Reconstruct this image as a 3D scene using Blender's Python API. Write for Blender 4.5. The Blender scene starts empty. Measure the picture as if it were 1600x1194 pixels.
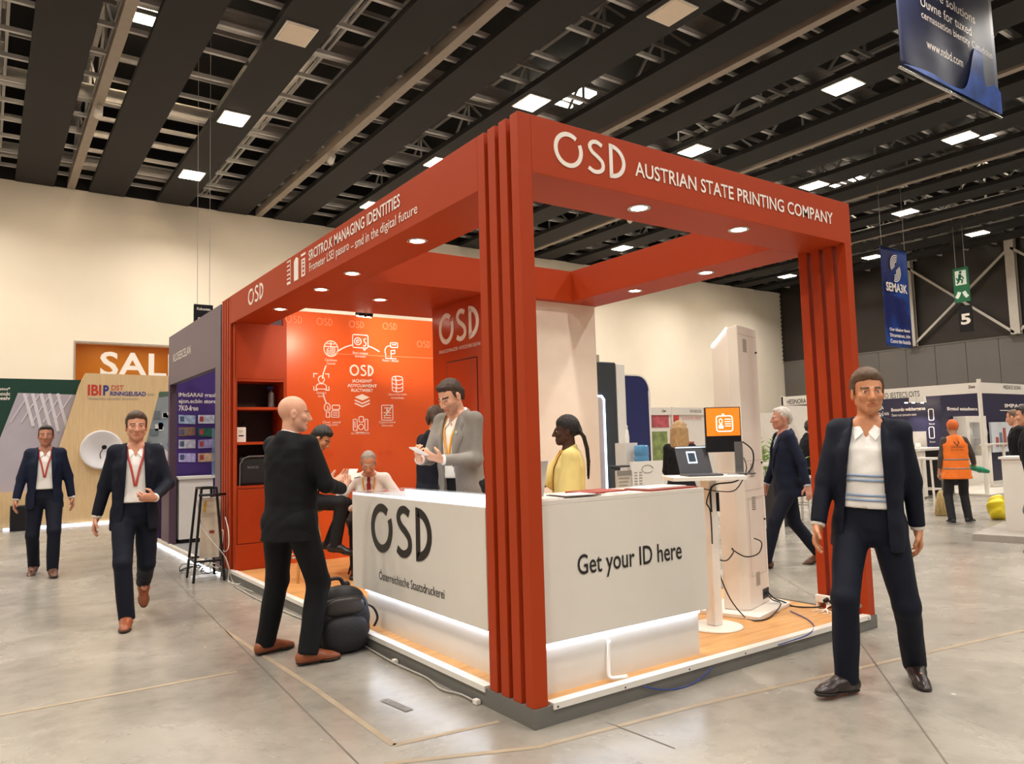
import bpy, math, random
import numpy as np
from mathutils import Vector, Matrix

random.seed(7)
scene = bpy.context.scene
COL = scene.collection

# ------------------------------------------------------------------ camera
CAM_F = 1178.99                      # focal length in pixels of the 1600 px wide frame
YAW, PITCH, ROLL = 0.611885, 0.080052, 0.0274577
CAM = np.array([-2.24798, -3.0888, 1.41])


def cam_axes(yaw, pitch, roll):
    fw = np.array([math.sin(yaw) * math.cos(pitch), math.cos(yaw) * math.cos(pitch), math.sin(pitch)])
    r = np.array([math.cos(yaw), -math.sin(yaw), 0.0])
    d = np.cross(fw, r)
    r2 = r * math.cos(roll) + d * math.sin(roll)
    d2 = -r * math.sin(roll) + d * math.cos(roll)
    return np.array([r2, d2, fw])


RC = cam_axes(YAW, PITCH, ROLL)
cam_data = bpy.data.cameras.new('camera')
cam_data.sensor_fit = 'HORIZONTAL'
cam_data.sensor_width = 36.0
cam_data.lens = 36.0 * CAM_F / 1600.0
cam_data.clip_start = 0.05
cam_data.clip_end = 300
cam = bpy.data.objects.new('camera', cam_data)
COL.objects.link(cam)
cam.matrix_world = Matrix((
    (RC[0][0], -RC[1][0], -RC[2][0], CAM[0]),
    (RC[0][1], -RC[1][1], -RC[2][1], CAM[1]),
    (RC[0][2], -RC[1][2], -RC[2][2], CAM[2]),
    (0, 0, 0, 1)))
scene.camera = cam

# ------------------------------------------------------------------ world, exposure
world = bpy.data.worlds.new('world')
scene.world = world
world.use_nodes = True
world.node_tree.nodes['Background'].inputs[0].default_value = (1.0, 0.95, 0.9, 1)
world.node_tree.nodes['Background'].inputs[1].default_value = 0.16
scene.view_settings.view_transform = 'Standard'
scene.view_settings.look = 'None'
scene.view_settings.exposure = 0.4
scene.view_settings.gamma = 1.0
scene.view_settings.use_curve_mapping = False
scene.cycles.use_denoising = True
scene.cycles.max_bounces = 8
scene.cycles.diffuse_bounces = 4
scene.cycles.sample_clamp_indirect = 6.0
scene.cycles.caustics_reflective = False
scene.cycles.caustics_refractive = False

HALL_LAMP_W = 88.0      # watts of one hall panel lamp
WALL_SPOT_W = 290.0    # watts of one spotlight turned to the cream wall
SPOT_W = 26.0            # watts of one stand downlight


# pixel -> point helpers (a pixel gives a direction, the plane it touches gives the distance)
def at(px, py, **k):
    d = RC.T @ np.array([(px - 800) / CAM_F, (py - 597) / CAM_F, 1.0])
    a, v = list(k.items())[0]
    i = 'XYZ'.index(a)
    return Vector(CAM + d * ((v - CAM[i]) / d[i]))


# ------------------------------------------------------------------ materials
def lin(c):
    if isinstance(c, str):
        c = c.lstrip('#')
        c = [int(c[i:i + 2], 16) / 255 for i in (0, 2, 4)]
        c = [x / 12.92 if x <= 0.04045 else ((x + 0.055) / 1.055) ** 2.4 for x in c]
    return (c[0], c[1], c[2], 1.0)


MATS = {}


def mat(name, col, rough=0.5, metal=0.0, var=0.06, scale=8.0, bump=0.0, bscale=60.0, emit=0.0,
        ecol=None, alpha=1.0, trans=0.0, coat=0.0, spec=0.5, stretch=None):
    if name in MATS:
        return MATS[name]
    m = bpy.data.materials.new(name)
    m.use_nodes = True
    nt = m.node_tree
    b = nt.nodes['Principled BSDF']
    c = lin(col)
    b.inputs['Roughness'].default_value = rough
    b.inputs['Metallic'].default_value = metal
    b.inputs['Specular IOR Level'].default_value = spec
    b.inputs['Coat Weight'].default_value = coat
    if trans:
        b.inputs['Transmission Weight'].default_value = trans
    if alpha < 1:
        b.inputs['Alpha'].default_value = alpha
    b.inputs['Base Color'].default_value = c
    tc = nt.nodes.new('ShaderNodeTexCoord')
    mp = nt.nodes.new('ShaderNodeMapping')
    if stretch:
        mp.inputs['Scale'].default_value = stretch
    nt.links.new(tc.outputs['Object'], mp.inputs['Vector'])
    if var > 0:
        n = nt.nodes.new('ShaderNodeTexNoise')
        n.inputs['Scale'].default_value = scale
        n.inputs['Detail'].default_value = 4
        nt.links.new(mp.outputs[0], n.inputs['Vector'])
        r = nt.nodes.new('ShaderNodeValToRGB')
        r.color_ramp.elements[0].position = 0.3
        r.color_ramp.elements[1].position = 0.7
        r.color_ramp.elements[0].color = (c[0] * (1 - var), c[1] * (1 - var), c[2] * (1 - var), 1)
        r.color_ramp.elements[1].color = (min(1, c[0] * (1 + var)), min(1, c[1] * (1 + var)), min(1, c[2] * (1 + var)), 1)
        nt.links.new(n.outputs[0], r.inputs[0])
        nt.links.new(r.outputs[0], b.inputs['Base Color'])
    if bump > 0:
        n2 = nt.nodes.new('ShaderNodeTexNoise')
        n2.inputs['Scale'].default_value = bscale
        n2.inputs['Detail'].default_value = 3
        nt.links.new(mp.outputs[0], n2.inputs['Vector'])
        bp = nt.nodes.new('ShaderNodeBump')
        bp.inputs['Strength'].default_value = bump
        bp.inputs['Distance'].default_value = 0.01
        nt.links.new(n2.outputs[0], bp.inputs['Height'])
        nt.links.new(bp.outputs[0], b.inputs['Normal'])
    if emit > 0:
        b.inputs['Emission Color'].default_value = lin(ecol) if ecol else c
        b.inputs['Emission Strength'].default_value = emit
    MATS[name] = m
    return m


# ------------------------------------------------------------------ mesh builder
def vec(p):
    return Vector((float(p[0]), float(p[1]), float(p[2])))


class G:
    """collects shapes that become ONE mesh object"""

    def __init__(s):
        s.v = []
        s.f = []
        s.sm = []

    def add(s, vs, fs, smooth=False):
        o = len(s.v)
        s.v += [tuple(map(float, v)) for v in vs]
        s.f += [tuple(i + o for i in f) for f in fs]
        s.sm += [smooth] * len(fs)
        return s

    def box(s, a, b):
        x0, y0, z0 = [min(p, q) for p, q in zip(a, b)]
        x1, y1, z1 = [max(p, q) for p, q in zip(a, b)]
        return s.add([(x0, y0, z0), (x1, y0, z0), (x1, y1, z0), (x0, y1, z0), (x0, y0, z1), (x1, y0, z1), (x1, y1, z1), (x0, y1, z1)],
                     [(0, 3, 2, 1), (4, 5, 6, 7), (0, 1, 5, 4), (1, 2, 6, 5), (2, 3, 7, 6), (3, 0, 4, 7)])

    def obox(s, o, u, v, w):
        """box from corner o along the three edge vectors"""
        o, u, v, w = vec(o), vec(u), vec(v), vec(w)
        if u.cross(v).dot(w) < 0:
            u, v = v, u
        p = [o, o + u, o + u + v, o + v]
        return s.add([*p, *[q + w for q in p]],
                     [(0, 3, 2, 1), (4, 5, 6, 7), (0, 1, 5, 4), (1, 2, 6, 5), (2, 3, 7, 6), (3, 0, 4, 7)])

    def bar(s, p0, p1, w, h, up=(0, 0, 1)):
        p0, p1 = vec(p0), vec(p1)
        d = (p1 - p0)
        upv = vec(up)
        if abs(d.normalized().dot(upv)) > 0.98:
            upv = Vector((0, 1, 0))
        r = d.cross(upv).normalized() * w
        t = r.cross(d).normalized() * h
        return s.obox(p0 - r / 2 - t / 2, d, r, t)

    def cyl(s, p0, p1, r0, r1=None, n=16, caps=True, smooth=True):
        p0, p1 = vec(p0), vec(p1)
        r1 = r0 if r1 is None else r1
        d = (p1 - p0).normalized()
        a = Vector((1, 0, 0)) if abs(d.x) < 0.8 else Vector((0, 1, 0))
        u = d.cross(a).normalized()
        w = d.cross(u)
        vs = []
        for p, r in ((p0, r0), (p1, r1)):
            for i in range(n):
                t = 2 * math.pi * i / n
                vs.append(p + u * math.cos(t) * r + w * math.sin(t) * r)
        fs = [(i, (i + 1) % n, n + (i + 1) % n, n + i) for i in range(n)]
        s.add(vs, fs, smooth)
        if caps:
            o = len(s.v) - 2 * n
            s.f += [tuple(o + i for i in reversed(range(n))), tuple(o + n + i for i in range(n))]
            s.sm += [False, False]
        return s

    def tube(s, pts, r, n=8, sub=4):
        P = catmull(pts, sub) if sub > 1 else [vec(p) for p in pts]
        rings = []
        prev = None
        for i, p in enumerate(P):
            d = (P[min(i + 1, len(P) - 1)] - P[max(i - 1, 0)])
            d = d.normalized() if d.length > 1e-9 else Vector((0, 0, 1))
            if prev is None:
                a = Vector((0, 0, 1)) if abs(d.z) < 0.9 else Vector((1, 0, 0))
                u = d.cross(a).normalized()
            else:
                u = (prev - d * prev.dot(d))
                u = u.normalized() if u.length > 1e-6 else d.orthogonal().normalized()
            prev = u
            w = d.cross(u)
            rr = r(i / (len(P) - 1)) if callable(r) else r
            rings.append([p + (u * math.cos(2 * math.pi * k / n) + w * math.sin(2 * math.pi * k / n)) * rr for k in range(n)])
        vs = [q for ring in rings for q in ring]
        fs = []
        for i in range(len(rings) - 1):
            for k in range(n):
                fs.append((i * n + k, i * n + (k + 1) % n, (i + 1) * n + (k + 1) % n, (i + 1) * n + k))
        fs += [tuple(reversed(range(n))), tuple((len(rings) - 1) * n + k for k in range(n))]
        return s.add(vs, fs, True)

    def lathe(s, prof, c=(0, 0, 0), n=24, smooth=True, caps=True):
        c = vec(c)
        vs = []
        for r, z in prof:
            for i in range(n):
                t = 2 * math.pi * i / n
                vs.append((c.x + r * math.cos(t), c.y + r * math.sin(t), c.z + z))
        fs = []
        for j in range(len(prof) - 1):
            for i in range(n):
                fs.append((j * n + i, j * n + (i + 1) % n, (j + 1) * n + (i + 1) % n, (j + 1) * n + i))
        s.add(vs, fs, smooth)
        if not caps:
            return s
        o = len(s.v) - len(vs)
        s.f += [tuple(o + i for i in reversed(range(n))), tuple(o + (len(prof) - 1) * n + i for i in range(n))]
        s.sm += [False, False]
        return s

    def prism(s, poly, o, u, v, th):
        """polygon (2d list) in the plane o,u,v, thickened by th along u x v"""
        o, u, v = vec(o), vec(u), vec(v)
        nrm = u.cross(v).normalized() * th
        n = len(poly)
        area = sum(poly[i][0] * poly[(i + 1) % n][1] - poly[(i + 1) % n][0] * poly[i][1] for i in range(n))
        if area < 0:
            poly = poly[::-1]
        a = [o + u * p[0] + v * p[1] for p in poly]
        b = [q + nrm for q in a]
        fs = [tuple(reversed(range(n))), tuple(range(n, 2 * n))]
        fs += [(i, (i + 1) % n, n + (i + 1) % n, n + i) for i in range(n)]
        return s.add(a + b, fs)

    def ribbon(s, pts, w, o, u, v, th, closed=False):
        """2d stroke of width w in the plane o,u,v with thickness th"""
        P = [Vector((p[0], p[1])) for p in pts]
        n = len(P)
        o, u, v = vec(o), vec(u), vec(v)
        nr = u.cross(v).normalized() * th
        L = []
        for i in range(n):
            if closed:
                d0 = (P[i] - P[i - 1])
                d1 = (P[(i + 1) % n] - P[i])
            else:
                d0 = P[i] - P[i - 1] if i > 0 else P[1] - P[0]
                d1 = P[i + 1] - P[i] if i < n - 1 else P[-1] - P[-2]
            d0 = d0.normalized()
            d1 = d1.normalized()
            m = (d0 + d1)
            m = m.normalized() if m.length > 1e-4 else d0
            k = 1 / max(0.5, m.dot(d1))
            nn = Vector((-m.y, m.x)) * (w / 2 * k)
            L.append((P[i] + nn, P[i] - nn))
        vs = []
        for a, b in L:
            for q in (a, b):
                p3 = o + u * q.x + v * q.y
                vs += [p3, p3 + nr]
        fs = []
        for i in range(n if closed else n - 1):
            a = i * 4
            b = ((i + 1) % n) * 4
            fs += [(a + 1, a + 3, b + 3, b + 1), (a, b, b + 2, a + 2), (a, a + 1, b + 1, b), (a + 2, b + 2, b + 3, a + 3)]
        if not closed:
            e = (n - 1) * 4
            fs += [(0, 2, 3, 1), (e, e + 1, e + 3, e + 2)]
        return s.add(vs, fs)

    def mesh(s, name, m):
        me = bpy.data.meshes.new(name)
        me.from_pydata(s.v, [], s.f)
        if m is not None:
            me.materials.append(m)
        if any(s.sm):
            me.polygons.foreach_set('use_smooth', s.sm)
        me.update()
        return me

    def obj(s, name, m, parent=None, label=None, bevel=0.0):
        return link(name, s.mesh(name, m), parent, label, bevel)


def link(name, me, parent=None, label=None, bevel=0.0):
    o = bpy.data.objects.new(name, me)
    COL.objects.link(o)
    if parent is not None:
        o.parent = parent
        o.matrix_parent_inverse = ROOTINV.get(parent.name, Matrix.Identity(4))
    if label:
        o['label'] = label
    if bevel > 0:
        md = o.modifiers.new('bevel', 'BEVEL')
        md.width = bevel
        md.segments = 2
        md.limit_method = 'ANGLE'
        md.angle_limit = math.radians(50)
    return o


ROOTINV = {}


def catmull(pts, sub=6, closed=False):
    P = [vec(p) if len(p) == 3 else Vector((p[0], p[1], 0)) for p in pts]
    out = []
    n = len(P)
    rng = n if closed else n - 1
    for i in range(rng):
        p0 = P[(i - 1) % n] if closed or i > 0 else P[0]
        p1 = P[i]
        p2 = P[(i + 1) % n]
        p3 = P[(i + 2) % n] if closed or i + 2 < n else P[-1]
        for k in range(sub):
            t = k / sub
            out.append(0.5 * ((2 * p1) + (p2 - p0) * t + (2 * p0 - 5 * p1 + 4 * p2 - p3) * t * t + (3 * p1 - p0 - 3 * p2 + p3) * t ** 3))
    if not closed:
        out.append(P[-1])
    return out


def thing(name, label, cat, loc=(0, 0, 0), rz=0.0, group=None, local=False):
    """Empty at a thing's base; parts built in world coordinates unless local"""
    o = bpy.data.objects.new(name, None)
    o.empty_display_size = 0.1
    COL.objects.link(o)
    o.location = loc
    o.rotation_euler = (0, 0, rz)
    o['label'] = label
    o['category'] = cat
    if group:
        o['group'] = group
    if not local:
        ROOTINV[o.name] = (Matrix.Translation(vec(loc)) @ Matrix.Rotation(rz, 4, 'Z')).inverted()
    return o


def tag(o, label, cat, group=None):
    o['label'] = label
    o['category'] = cat
    if group:
        o['group'] = group
    return o


def struct(o):
    o['kind'] = 'structure'
    return o


def copy_tree(o, parent=None):
    c = o.copy()
    COL.objects.link(c)
    if parent is not None:
        c.parent = parent
    for ch in list(o.children):
        copy_tree(ch, c)
    return c


def text(name, s, o, u, v, m, parent=None, th=0.003, label=None, bold=0.0, fit=True):
    """flat lettering: bounding box spans vector u (width) and v (height) from corner o"""
    cu = bpy.data.curves.new('t', 'FONT')
    cu.body = s
    cu.size = 1.0
    cu.resolution_u = 3
    cu.offset = bold
    cu.align_x = 'CENTER'
    ob = bpy.data.objects.new('t', cu)
    COL.objects.link(ob)
    dg = bpy.context.evaluated_depsgraph_get()
    me = bpy.data.meshes.new_from_object(ob.evaluated_get(dg))
    bpy.data.objects.remove(ob)
    bpy.data.curves.remove(cu)
    me.name = name
    n = len(me.vertices)
    co = np.zeros(n * 3)
    me.vertices.foreach_get('co', co)
    co = co.reshape(-1, 3)
    lo, hi = co.min(0), co.max(0)
    o, u, v = np.array(o), np.array(u), np.array(v)
    nr = np.cross(u, v)
    nr = nr / np.linalg.norm(nr)
    fx = (co[:, 0:1] - lo[0]) / (hi[0] - lo[0])
    fy = (co[:, 1:2] - lo[1]) / (hi[1] - lo[1])
    w = o + fx * u + fy * v + nr * th
    me.vertices.foreach_set('co', w.ravel())
    me.materials.clear()
    me.materials.append(m)
    me.update()
    if ' ' in s and name in ('banner_lettering', 'slogan_lettering', 'header_lettering', 'wall_lettering'):
        iv = sorted((min(co[v_, 0] for v_ in p.vertices), max(co[v_, 0] for v_ in p.vertices)) for p in me.polygons)
        cuts, end = [], iv[0][1]                     # one part for each word
        for x0_, x1_ in iv:
            if x0_ - end > 0.16:
                cuts.append((x0_ + end) / 2)
            end = max(end, x1_)
        word = np.searchsorted(cuts, co[:, 0])
        out = None
        for k in range(len(cuts) + 1):
            idx = np.where(word == k)[0]
            mp = {int(q): j for j, q in enumerate(idx)}
            fs = [tuple(mp[v_] for v_ in p.vertices) for p in me.polygons if word[p.vertices[0]] == k]
            m2 = bpy.data.meshes.new(name)
            m2.from_pydata([tuple(w[q]) for q in idx], [], fs)
            m2.materials.append(m)
            out = link(name, m2, parent, label)
        return out
    return link(name, me, parent, label)


def text_px(name, s, bl, br, tl, m, parent=None, th=0.003, label=None, bold=0.0, **plane):
    """lettering whose box corners were read off the photo on a known plane"""
    o = at(*bl, **plane)
    u = at(*br, **plane) - o
    v = at(*tl, **plane) - o
    u.z = 0 if abs(u.z) < 0.3 * u.length else u.z
    v = Vector((0, 0, v.z))
    return text(name, s, o, u, v, m, parent, th, label, bold)


def arc2(cx, cy, rx, ry, a0, a1, n=14):
    return [(cx + rx * math.cos(math.radians(a0 + (a1 - a0) * i / n)), cy + ry * math.sin(math.radians(a0 + (a1 - a0) * i / n))) for i in range(n + 1)]


def osd_logo(o, u, v, m, parent, w=0.15, th=0.004, name='logo_lettering', slash=True, label=None):
    """the O S D wordmark; box u (width) by v (height); coordinates in units of the height"""
    o, u, v = vec(o), vec(u), vec(v)
    H = v.length
    W = u.length / H
    un = u.normalized() * H
    k = W / 2.02
    g = G()
    e = w / 2
    if slash:
        pts = arc2(0.40, 0.5, 0.40 - e, 0.5 - e, 52, 388, 30)
        g.ribbon([(x * k, y) for x, y in pts], w, o, un, v, th)
    else:
        g.ribbon([(x * k, y) for x, y in arc2(0.40, 0.5, 0.40 - e, 0.5 - e, 0, 345, 26)], w, o, un, v, th, closed=True)
    sp = catmull([(1.33, 0.86), (1.19, 0.935), (1.05, 0.90), (0.985, 0.765), (1.06, 0.62), (1.22, 0.50), (1.335, 0.37), (1.335, 0.19), (1.22, 0.085), (1.07, 0.075), (0.94, 0.15)], 5)
    g.ribbon([(p.x * k, p.y) for p in sp], w * 0.92, o, un, v, th)
    d = [(1.52 + e, e)] + arc2(1.58, 0.5, 0.44 - e, 0.5 - e, -85, 85, 18) + [(1.52 + e, 1 - e)]
    g.ribbon([(x * k, y) for x, y in d], w, o, un, v, th, closed=True)
    return g.obj(name, m, parent, label)

# ================================================================== the hall
X0, X1, Y0, Y1 = -13.0, 30.0, -13.0, 19.5
ZC = 8.4                                  # underside of the ceiling baffles


def concrete():
    m = bpy.data.materials.new('polished_concrete')
    m.use_nodes = True
    nt = m.node_tree
    b = nt.nodes['Principled BSDF']
    tc = nt.nodes.new('ShaderNodeTexCoord')
    n1 = nt.nodes.new('ShaderNodeTexNoise')
    n1.inputs['Scale'].default_value = 0.9
    n1.inputs['Detail'].default_value = 8
    n1.inputs['Roughness'].default_value = 0.62
    n1.inputs['Distortion'].default_value = 0.6
    nt.links.new(tc.outputs['Object'], n1.inputs['Vector'])
    r1 = nt.nodes.new('ShaderNodeValToRGB')
    e = r1.color_ramp.elements
    e[0].position = 0.28
    e[0].color = lin('#807a70')
    e[1].position = 0.72
    e[1].color = lin('#aaa397')
    nt.links.new(n1.outputs[0], r1.inputs[0])
    n2 = nt.nodes.new('ShaderNodeTexNoise')
    n2.inputs['Scale'].default_value = 5.5
    n2.inputs['Detail'].default_value = 9
    n2.inputs['Roughness'].default_value = 0.7
    nt.links.new(tc.outputs['Object'], n2.inputs['Vector'])
    r2 = nt.nodes.new('ShaderNodeValToRGB')
    r2.color_ramp.elements[0].position = 0.22
    r2.color_ramp.elements[0].color = (0.62, 0.60, 0.58, 1)
    r2.color_ramp.elements[1].position = 0.52
    r2.color_ramp.elements[1].color = (1, 1, 1, 1)
    nt.links.new(n2.outputs[0], r2.inputs[0])
    mx = nt.nodes.new('ShaderNodeMixRGB')
    mx.blend_type = 'MULTIPLY'
    mx.inputs[0].default_value = 0.75
    nt.links.new(r1.outputs[0], mx.inputs[1])
    nt.links.new(r2.outputs[0], mx.inputs[2])
    n3 = nt.nodes.new('ShaderNodeTexVoronoi')          # paint specks
    n3.inputs['Scale'].default_value = 2.1
    nt.links.new(tc.outputs['Object'], n3.inputs['Vector'])
    r3 = nt.nodes.new('ShaderNodeValToRGB')
    r3.color_ramp.elements[0].position = 0.018
    r3.color_ramp.elements[0].color = (0.55, 0.55, 0.55, 1)
    r3.color_ramp.elements[1].position = 0.03
    r3.color_ramp.elements[1].color = (0, 0, 0, 1)
    nt.links.new(n3.outputs['Distance'], r3.inputs[0])
    mx2 = nt.nodes.new('ShaderNodeMixRGB')
    nt.links.new(r3.outputs[0], mx2.inputs[0])
    nt.links.new(mx.outputs[0], mx2.inputs[1])
    mx2.inputs[2].default_value = (0.85, 0.83, 0.8, 1)
    nt.links.new(mx2.outputs[0], b.inputs['Base Color'])
    rr = nt.nodes.new('ShaderNodeMapRange')
    rr.inputs['To Min'].default_value = 0.16
    rr.inputs['To Max'].default_value = 0.36
    nt.links.new(n1.outputs[0], rr.inputs['Value'])
    nt.links.new(rr.outputs[0], b.inputs['Roughness'])
    bp = nt.nodes.new('ShaderNodeBump')
    bp.inputs['Strength'].default_value = 0.05
    bp.inputs['Distance'].default_value = 0.01
    nt.links.new(n2.outputs[0], bp.inputs['Height'])
    nt.links.new(bp.outputs[0], b.inputs['Normal'])
    return m


M_CONC = concrete()
M_CREAM = mat('cream_wall_cloth', '#f6e9d5', 0.9, var=0.03, scale=0.7, bump=0.05, bscale=3)
M_BAFFLE = mat('black_acoustic_board', '#151110', 0.75, var=0.08, scale=2)
M_STEEL = mat('galvanised_steel', '#c6c4c1', 0.5, 0.1, var=0.12, scale=3)
M_STEELD = mat('dull_steel', '#b9b5b0', 0.5, 0.1, var=0.12, scale=3)
M_ROOF = mat('dark_roof_deck', '#1a1716', 0.85, var=0.15, scale=2)
M_TRACK = mat('beige_cable_tray', '#978a7d', 0.5, var=0.05)
M_CLAD = mat('dark_corrugated_cladding', '#332d2a', 0.35, 0.2, var=0.1, scale=1)
M_GREYWALL = mat('grey_wall_panel', '#6a645f', 0.7, var=0.05, scale=1)
M_COLUMN = mat('pale_grey_column_paint', '#b9b1a6', 0.5, var=0.04)
M_LAMP = mat('lamp_diffuser_lit', '#fff3dd', 0.5, var=0, emit=14, ecol='#fff0d8')
M_LAMPOFF = mat('lamp_diffuser_unlit', '#e8d8c2', 0.5, var=0.02)
M_BLACK = mat('black_metal', '#17161a', 0.4, 0.3, var=0.05)
M_WHITE = mat('white_lacquer', '#efe8df', 0.35, var=0.015)
M_JOINT = mat('floor_joint_filler', '#6a635a', 0.8, var=0.1)
M_TAPE = mat('old_beige_floor_tape', '#a3927a', 0.6, var=0.12, scale=6)

floor = struct(G().box((X0, Y0, -0.2), (X1, Y1, 0)).obj('floor', M_CONC))
wall_back = struct(G().box((X0, Y1, 0), (-0.33, Y1 + 0.3, ZC + 0.03)).box((2.9, Y1, 0), (X1, Y1 + 0.3, ZC + 0.03))
                   .box((-0.33, Y1, 0), (2.9, Y1 + 0.3, 3.05)).box((-0.33, Y1, 4.34), (2.9, Y1 + 0.3, ZC + 0.03)).obj('wall_back', M_CREAM))
struct(G().box((X0, Y1, ZC + 0.0305), (X1, Y1 + 0.3, 10.7)).obj('trim_3', M_ROOF))
struct(G().box((X0 - 0.3, Y0, 0), (X0, Y1 + 0.3, 10.7)).obj('wall_left', M_CREAM))
wall_right = struct(G().box((X1, Y0, 0), (X1 + 0.3, Y1 + 0.3, 10.7)).obj('wall_right', M_CLAD))
for k in range(19):
    z = 5.02 + 0.21 * k
    G().prism([(0, 0), (0.09, 0.05), (0.09, 0.11), (0, 0.16)], (X1, Y1, z), (-1, 0, 0), (0, 0, 1), Y0 - Y1 if False else (Y1 - Y0)) \
        .obj('cladding_rib', M_CLAD, wall_right)
y = Y1 - 0.02
k = 0
while y > Y0 + 1:
    w = 1.198
    G().box((X1 - 0.05 - 0.001 * (k % 3), y - w, 0), (X1, y - 0.016, 4.95)).obj('wall_panel', M_GREYWALL, wall_right)
    y -= 1.2
    k += 1
G().box((X1 - 0.07, Y0, 4.93), (X1, Y1, 4.99)).obj('wall_cap', M_GREYWALL, wall_right)
for cy in (17.0, 13.05, 9.15, 5.2, 1.3):
    g = G().box((X1 - 0.32, cy - 0.02, 4.99), (X1 - 0.1, cy + 0.02, 10.6))
    g.box((X1 - 0.34, cy - 0.16, 4.99), (X1 - 0.31, cy + 0.16, 10.6)).box((X1 - 0.12, cy - 0.16, 4.99), (X1 - 0.1, cy + 0.16, 10.6))
    struct(g.obj('trim_1', M_COLUMN))
for a, b in ((13.0, 9.2), (9.1, 5.25)):
    for s in (0, 1):
        z0, z1 = (5.05, 8.3) if s == 0 else (8.3, 5.05)
        struct(G().bar((X1 - 0.24 - 0.07 * s, a, z0), (X1 - 0.24 - 0.07 * s, b, z1), 0.09, 0.06, (1, 0, 0)).obj('trim_2', M_COLUMN))

# ---- ceiling: dark deck, baffles, purlins, girders, trusses, cable trays
ceiling = struct(G().box((X0, Y0, 10.7), (X1, Y1 + 0.3, 10.9)).obj('ceiling', M_ROOF))
BX = [1.98 + 1.645 * k for k in range(-8, 17)]
me = G().box((-0.425, Y0, ZC), (0.425, Y1 - 0.05, ZC + 0.12)).mesh('baffle', M_BAFFLE)
for x in BX:
    link('baffle', me, ceiling).location = (x, 0, 0)
g = G().box((X0, -0.035, 8.60), (X1, 0.035, 8.68))
me = g.mesh('purlin', M_STEEL)
me2 = G().box((X0, -0.025, 9.22), (X1, 0.025, 9.3)).mesh('upper_purlin', M_STEELD)
for k in range(-17, 9):
    link('purlin', me, ceiling).location = (0, 10.73 + 1.03 * k, 0)
    if k % 2 == 0:
        link('upper_purlin', me2, ceiling).location = (0, 10.73 + 1.03 * k + 0.4, 0)
g = G().box((X0, -0.085, 8.74), (X1, 0.085, 8.77)).box((X0, -0.015, 8.77), (X1, 0.015, 9.04)).box((X0, -0.12, 9.04), (X1, 0.12, 9.07))
me = g.mesh('girder', M_STEELD)
for k in range(-5, 3):
    link('girder', me, ceiling).location = (0, 10.0 + 4.31 * k, 0)
g = G()
for dx in (-0.06, 0.06):
    g.box((dx - 0.025, Y0, 8.8), (dx + 0.025, Y1, 8.87))
g.box((-0.05, Y0, 10.1), (0.05, Y1, 10.18))
y = Y1 - 0.3
k = 0
while y > -6:
    a, b = (8.85, 10.12) if k % 2 == 0 else (10.12, 8.85)
    g.bar((0, y, a), (0, y - 1.29, b), 0.05, 0.05, (1, 0, 0))
    if k % 2 == 0:
        g.box((-0.025, y - 1.32, 8.85), (0.025, y - 1.27, 10.12))
    y -= 1.29
    k += 1
me = g.mesh('roof_truss', M_STEELD)
for i, x in enumerate(BX[:-1]):
    if (i % 3) != 1:
        link('roof_truss', me, ceiling).location = (x + 0.8225, 0, 0)
g = G().box((-0.09, Y0, ZC + 0.02), (0.09, Y1 - 0.05, ZC + 0.05)).box((-0.09, Y0, ZC + 0.05), (-0.075, Y1 - 0.05, ZC + 0.22)).box((0.075, Y0, ZC + 0.05), (0.09, Y1 - 0.05, ZC + 0.22))
me = g.mesh('cable_tray', M_TRACK)
for k in range(-2, 6):
    link('cable_tray', me, ceiling).location = (-0.5 + 4.9 * k, 0, 0)
for px, py in ((236, 12), (232, 25), (898, 148), (862, 168), (1298, 296), (1332, 281), (1540, 222)):
    p = at(px, py, Z=10.45)
    G().box((p.x - 0.45, p.y - 0.35, 10.43), (p.x + 0.45, p.y + 0.35, 10.5)).obj('rooflight', M_LAMP, ceiling, 'bright rooflight panel')

# ---- hall panel lamps under the baffles
lamp_me = G().box((-0.27, -0.33, -0.02), (0.27, 0.33, 0.0)).mesh('lamp_frame', M_WHITE)
lens_on = G().box((-0.24, -0.3, -0.03), (0.24, 0.3, -0.02)).mesh('diffuser', M_LAMP)
lens_off = G().box((-0.24, -0.3, -0.03), (0.24, 0.3, -0.02)).mesh('diffuser', M_LAMPOFF)
n = 0
ORD = ['zero', 'one', 'two', 'three', 'four', 'five', 'six', 'seven', 'eight']
for i in range(-2, 6):
    for j in range(-4, 4):
        x, y = 1.93 + 4.94 * i, 5.03 + 3.9 * j
        if x < X0 + 1 or y < Y0 + 1:
            continue
        off = (i, j) in ((0, 1), (1, 0))
        v = RC @ (np.array([x, y, ZC]) - CAM)
        seen = v[2] > 0.5 and 0 < 800 + CAM_F * v[0] / v[2] < 1600 and 0 < 597 + CAM_F * v[1] / v[2] < 500
        if seen:
            lb = '%s ceiling panel lamp, number %s from left, row %s from the cream wall' % ('unlit beige' if off else 'lit white', ORD[i + 2], ORD[3 - j])
        else:
            lb = 'lit white square panel lamp on the ceiling behind the viewer'
        t = thing('ceiling_lamp', lb, 'lamp', (x, y, ZC), group='panel lamps on the ceiling' if seen else 'ceiling lamps out of view', local=True)
        link('lamp_frame', lamp_me, t)
        link('diffuser', lens_off if off else lens_on, t)
        L = bpy.data.lights.new('hall_lamp_light', 'AREA')
        L.shape = 'RECTANGLE'
        L.size, L.size_y = 0.5, 0.6
        L.energy = HALL_LAMP_W * (0.4 if off else 1.0)
        L.color = (1.0, 0.95, 0.885)
        L.spread = math.radians(140)
        lo = bpy.data.objects.new('hall_lamp_light', L)
        COL.objects.link(lo)
        lo.parent = t
        lo.location = (0, 0, -0.05)

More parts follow.
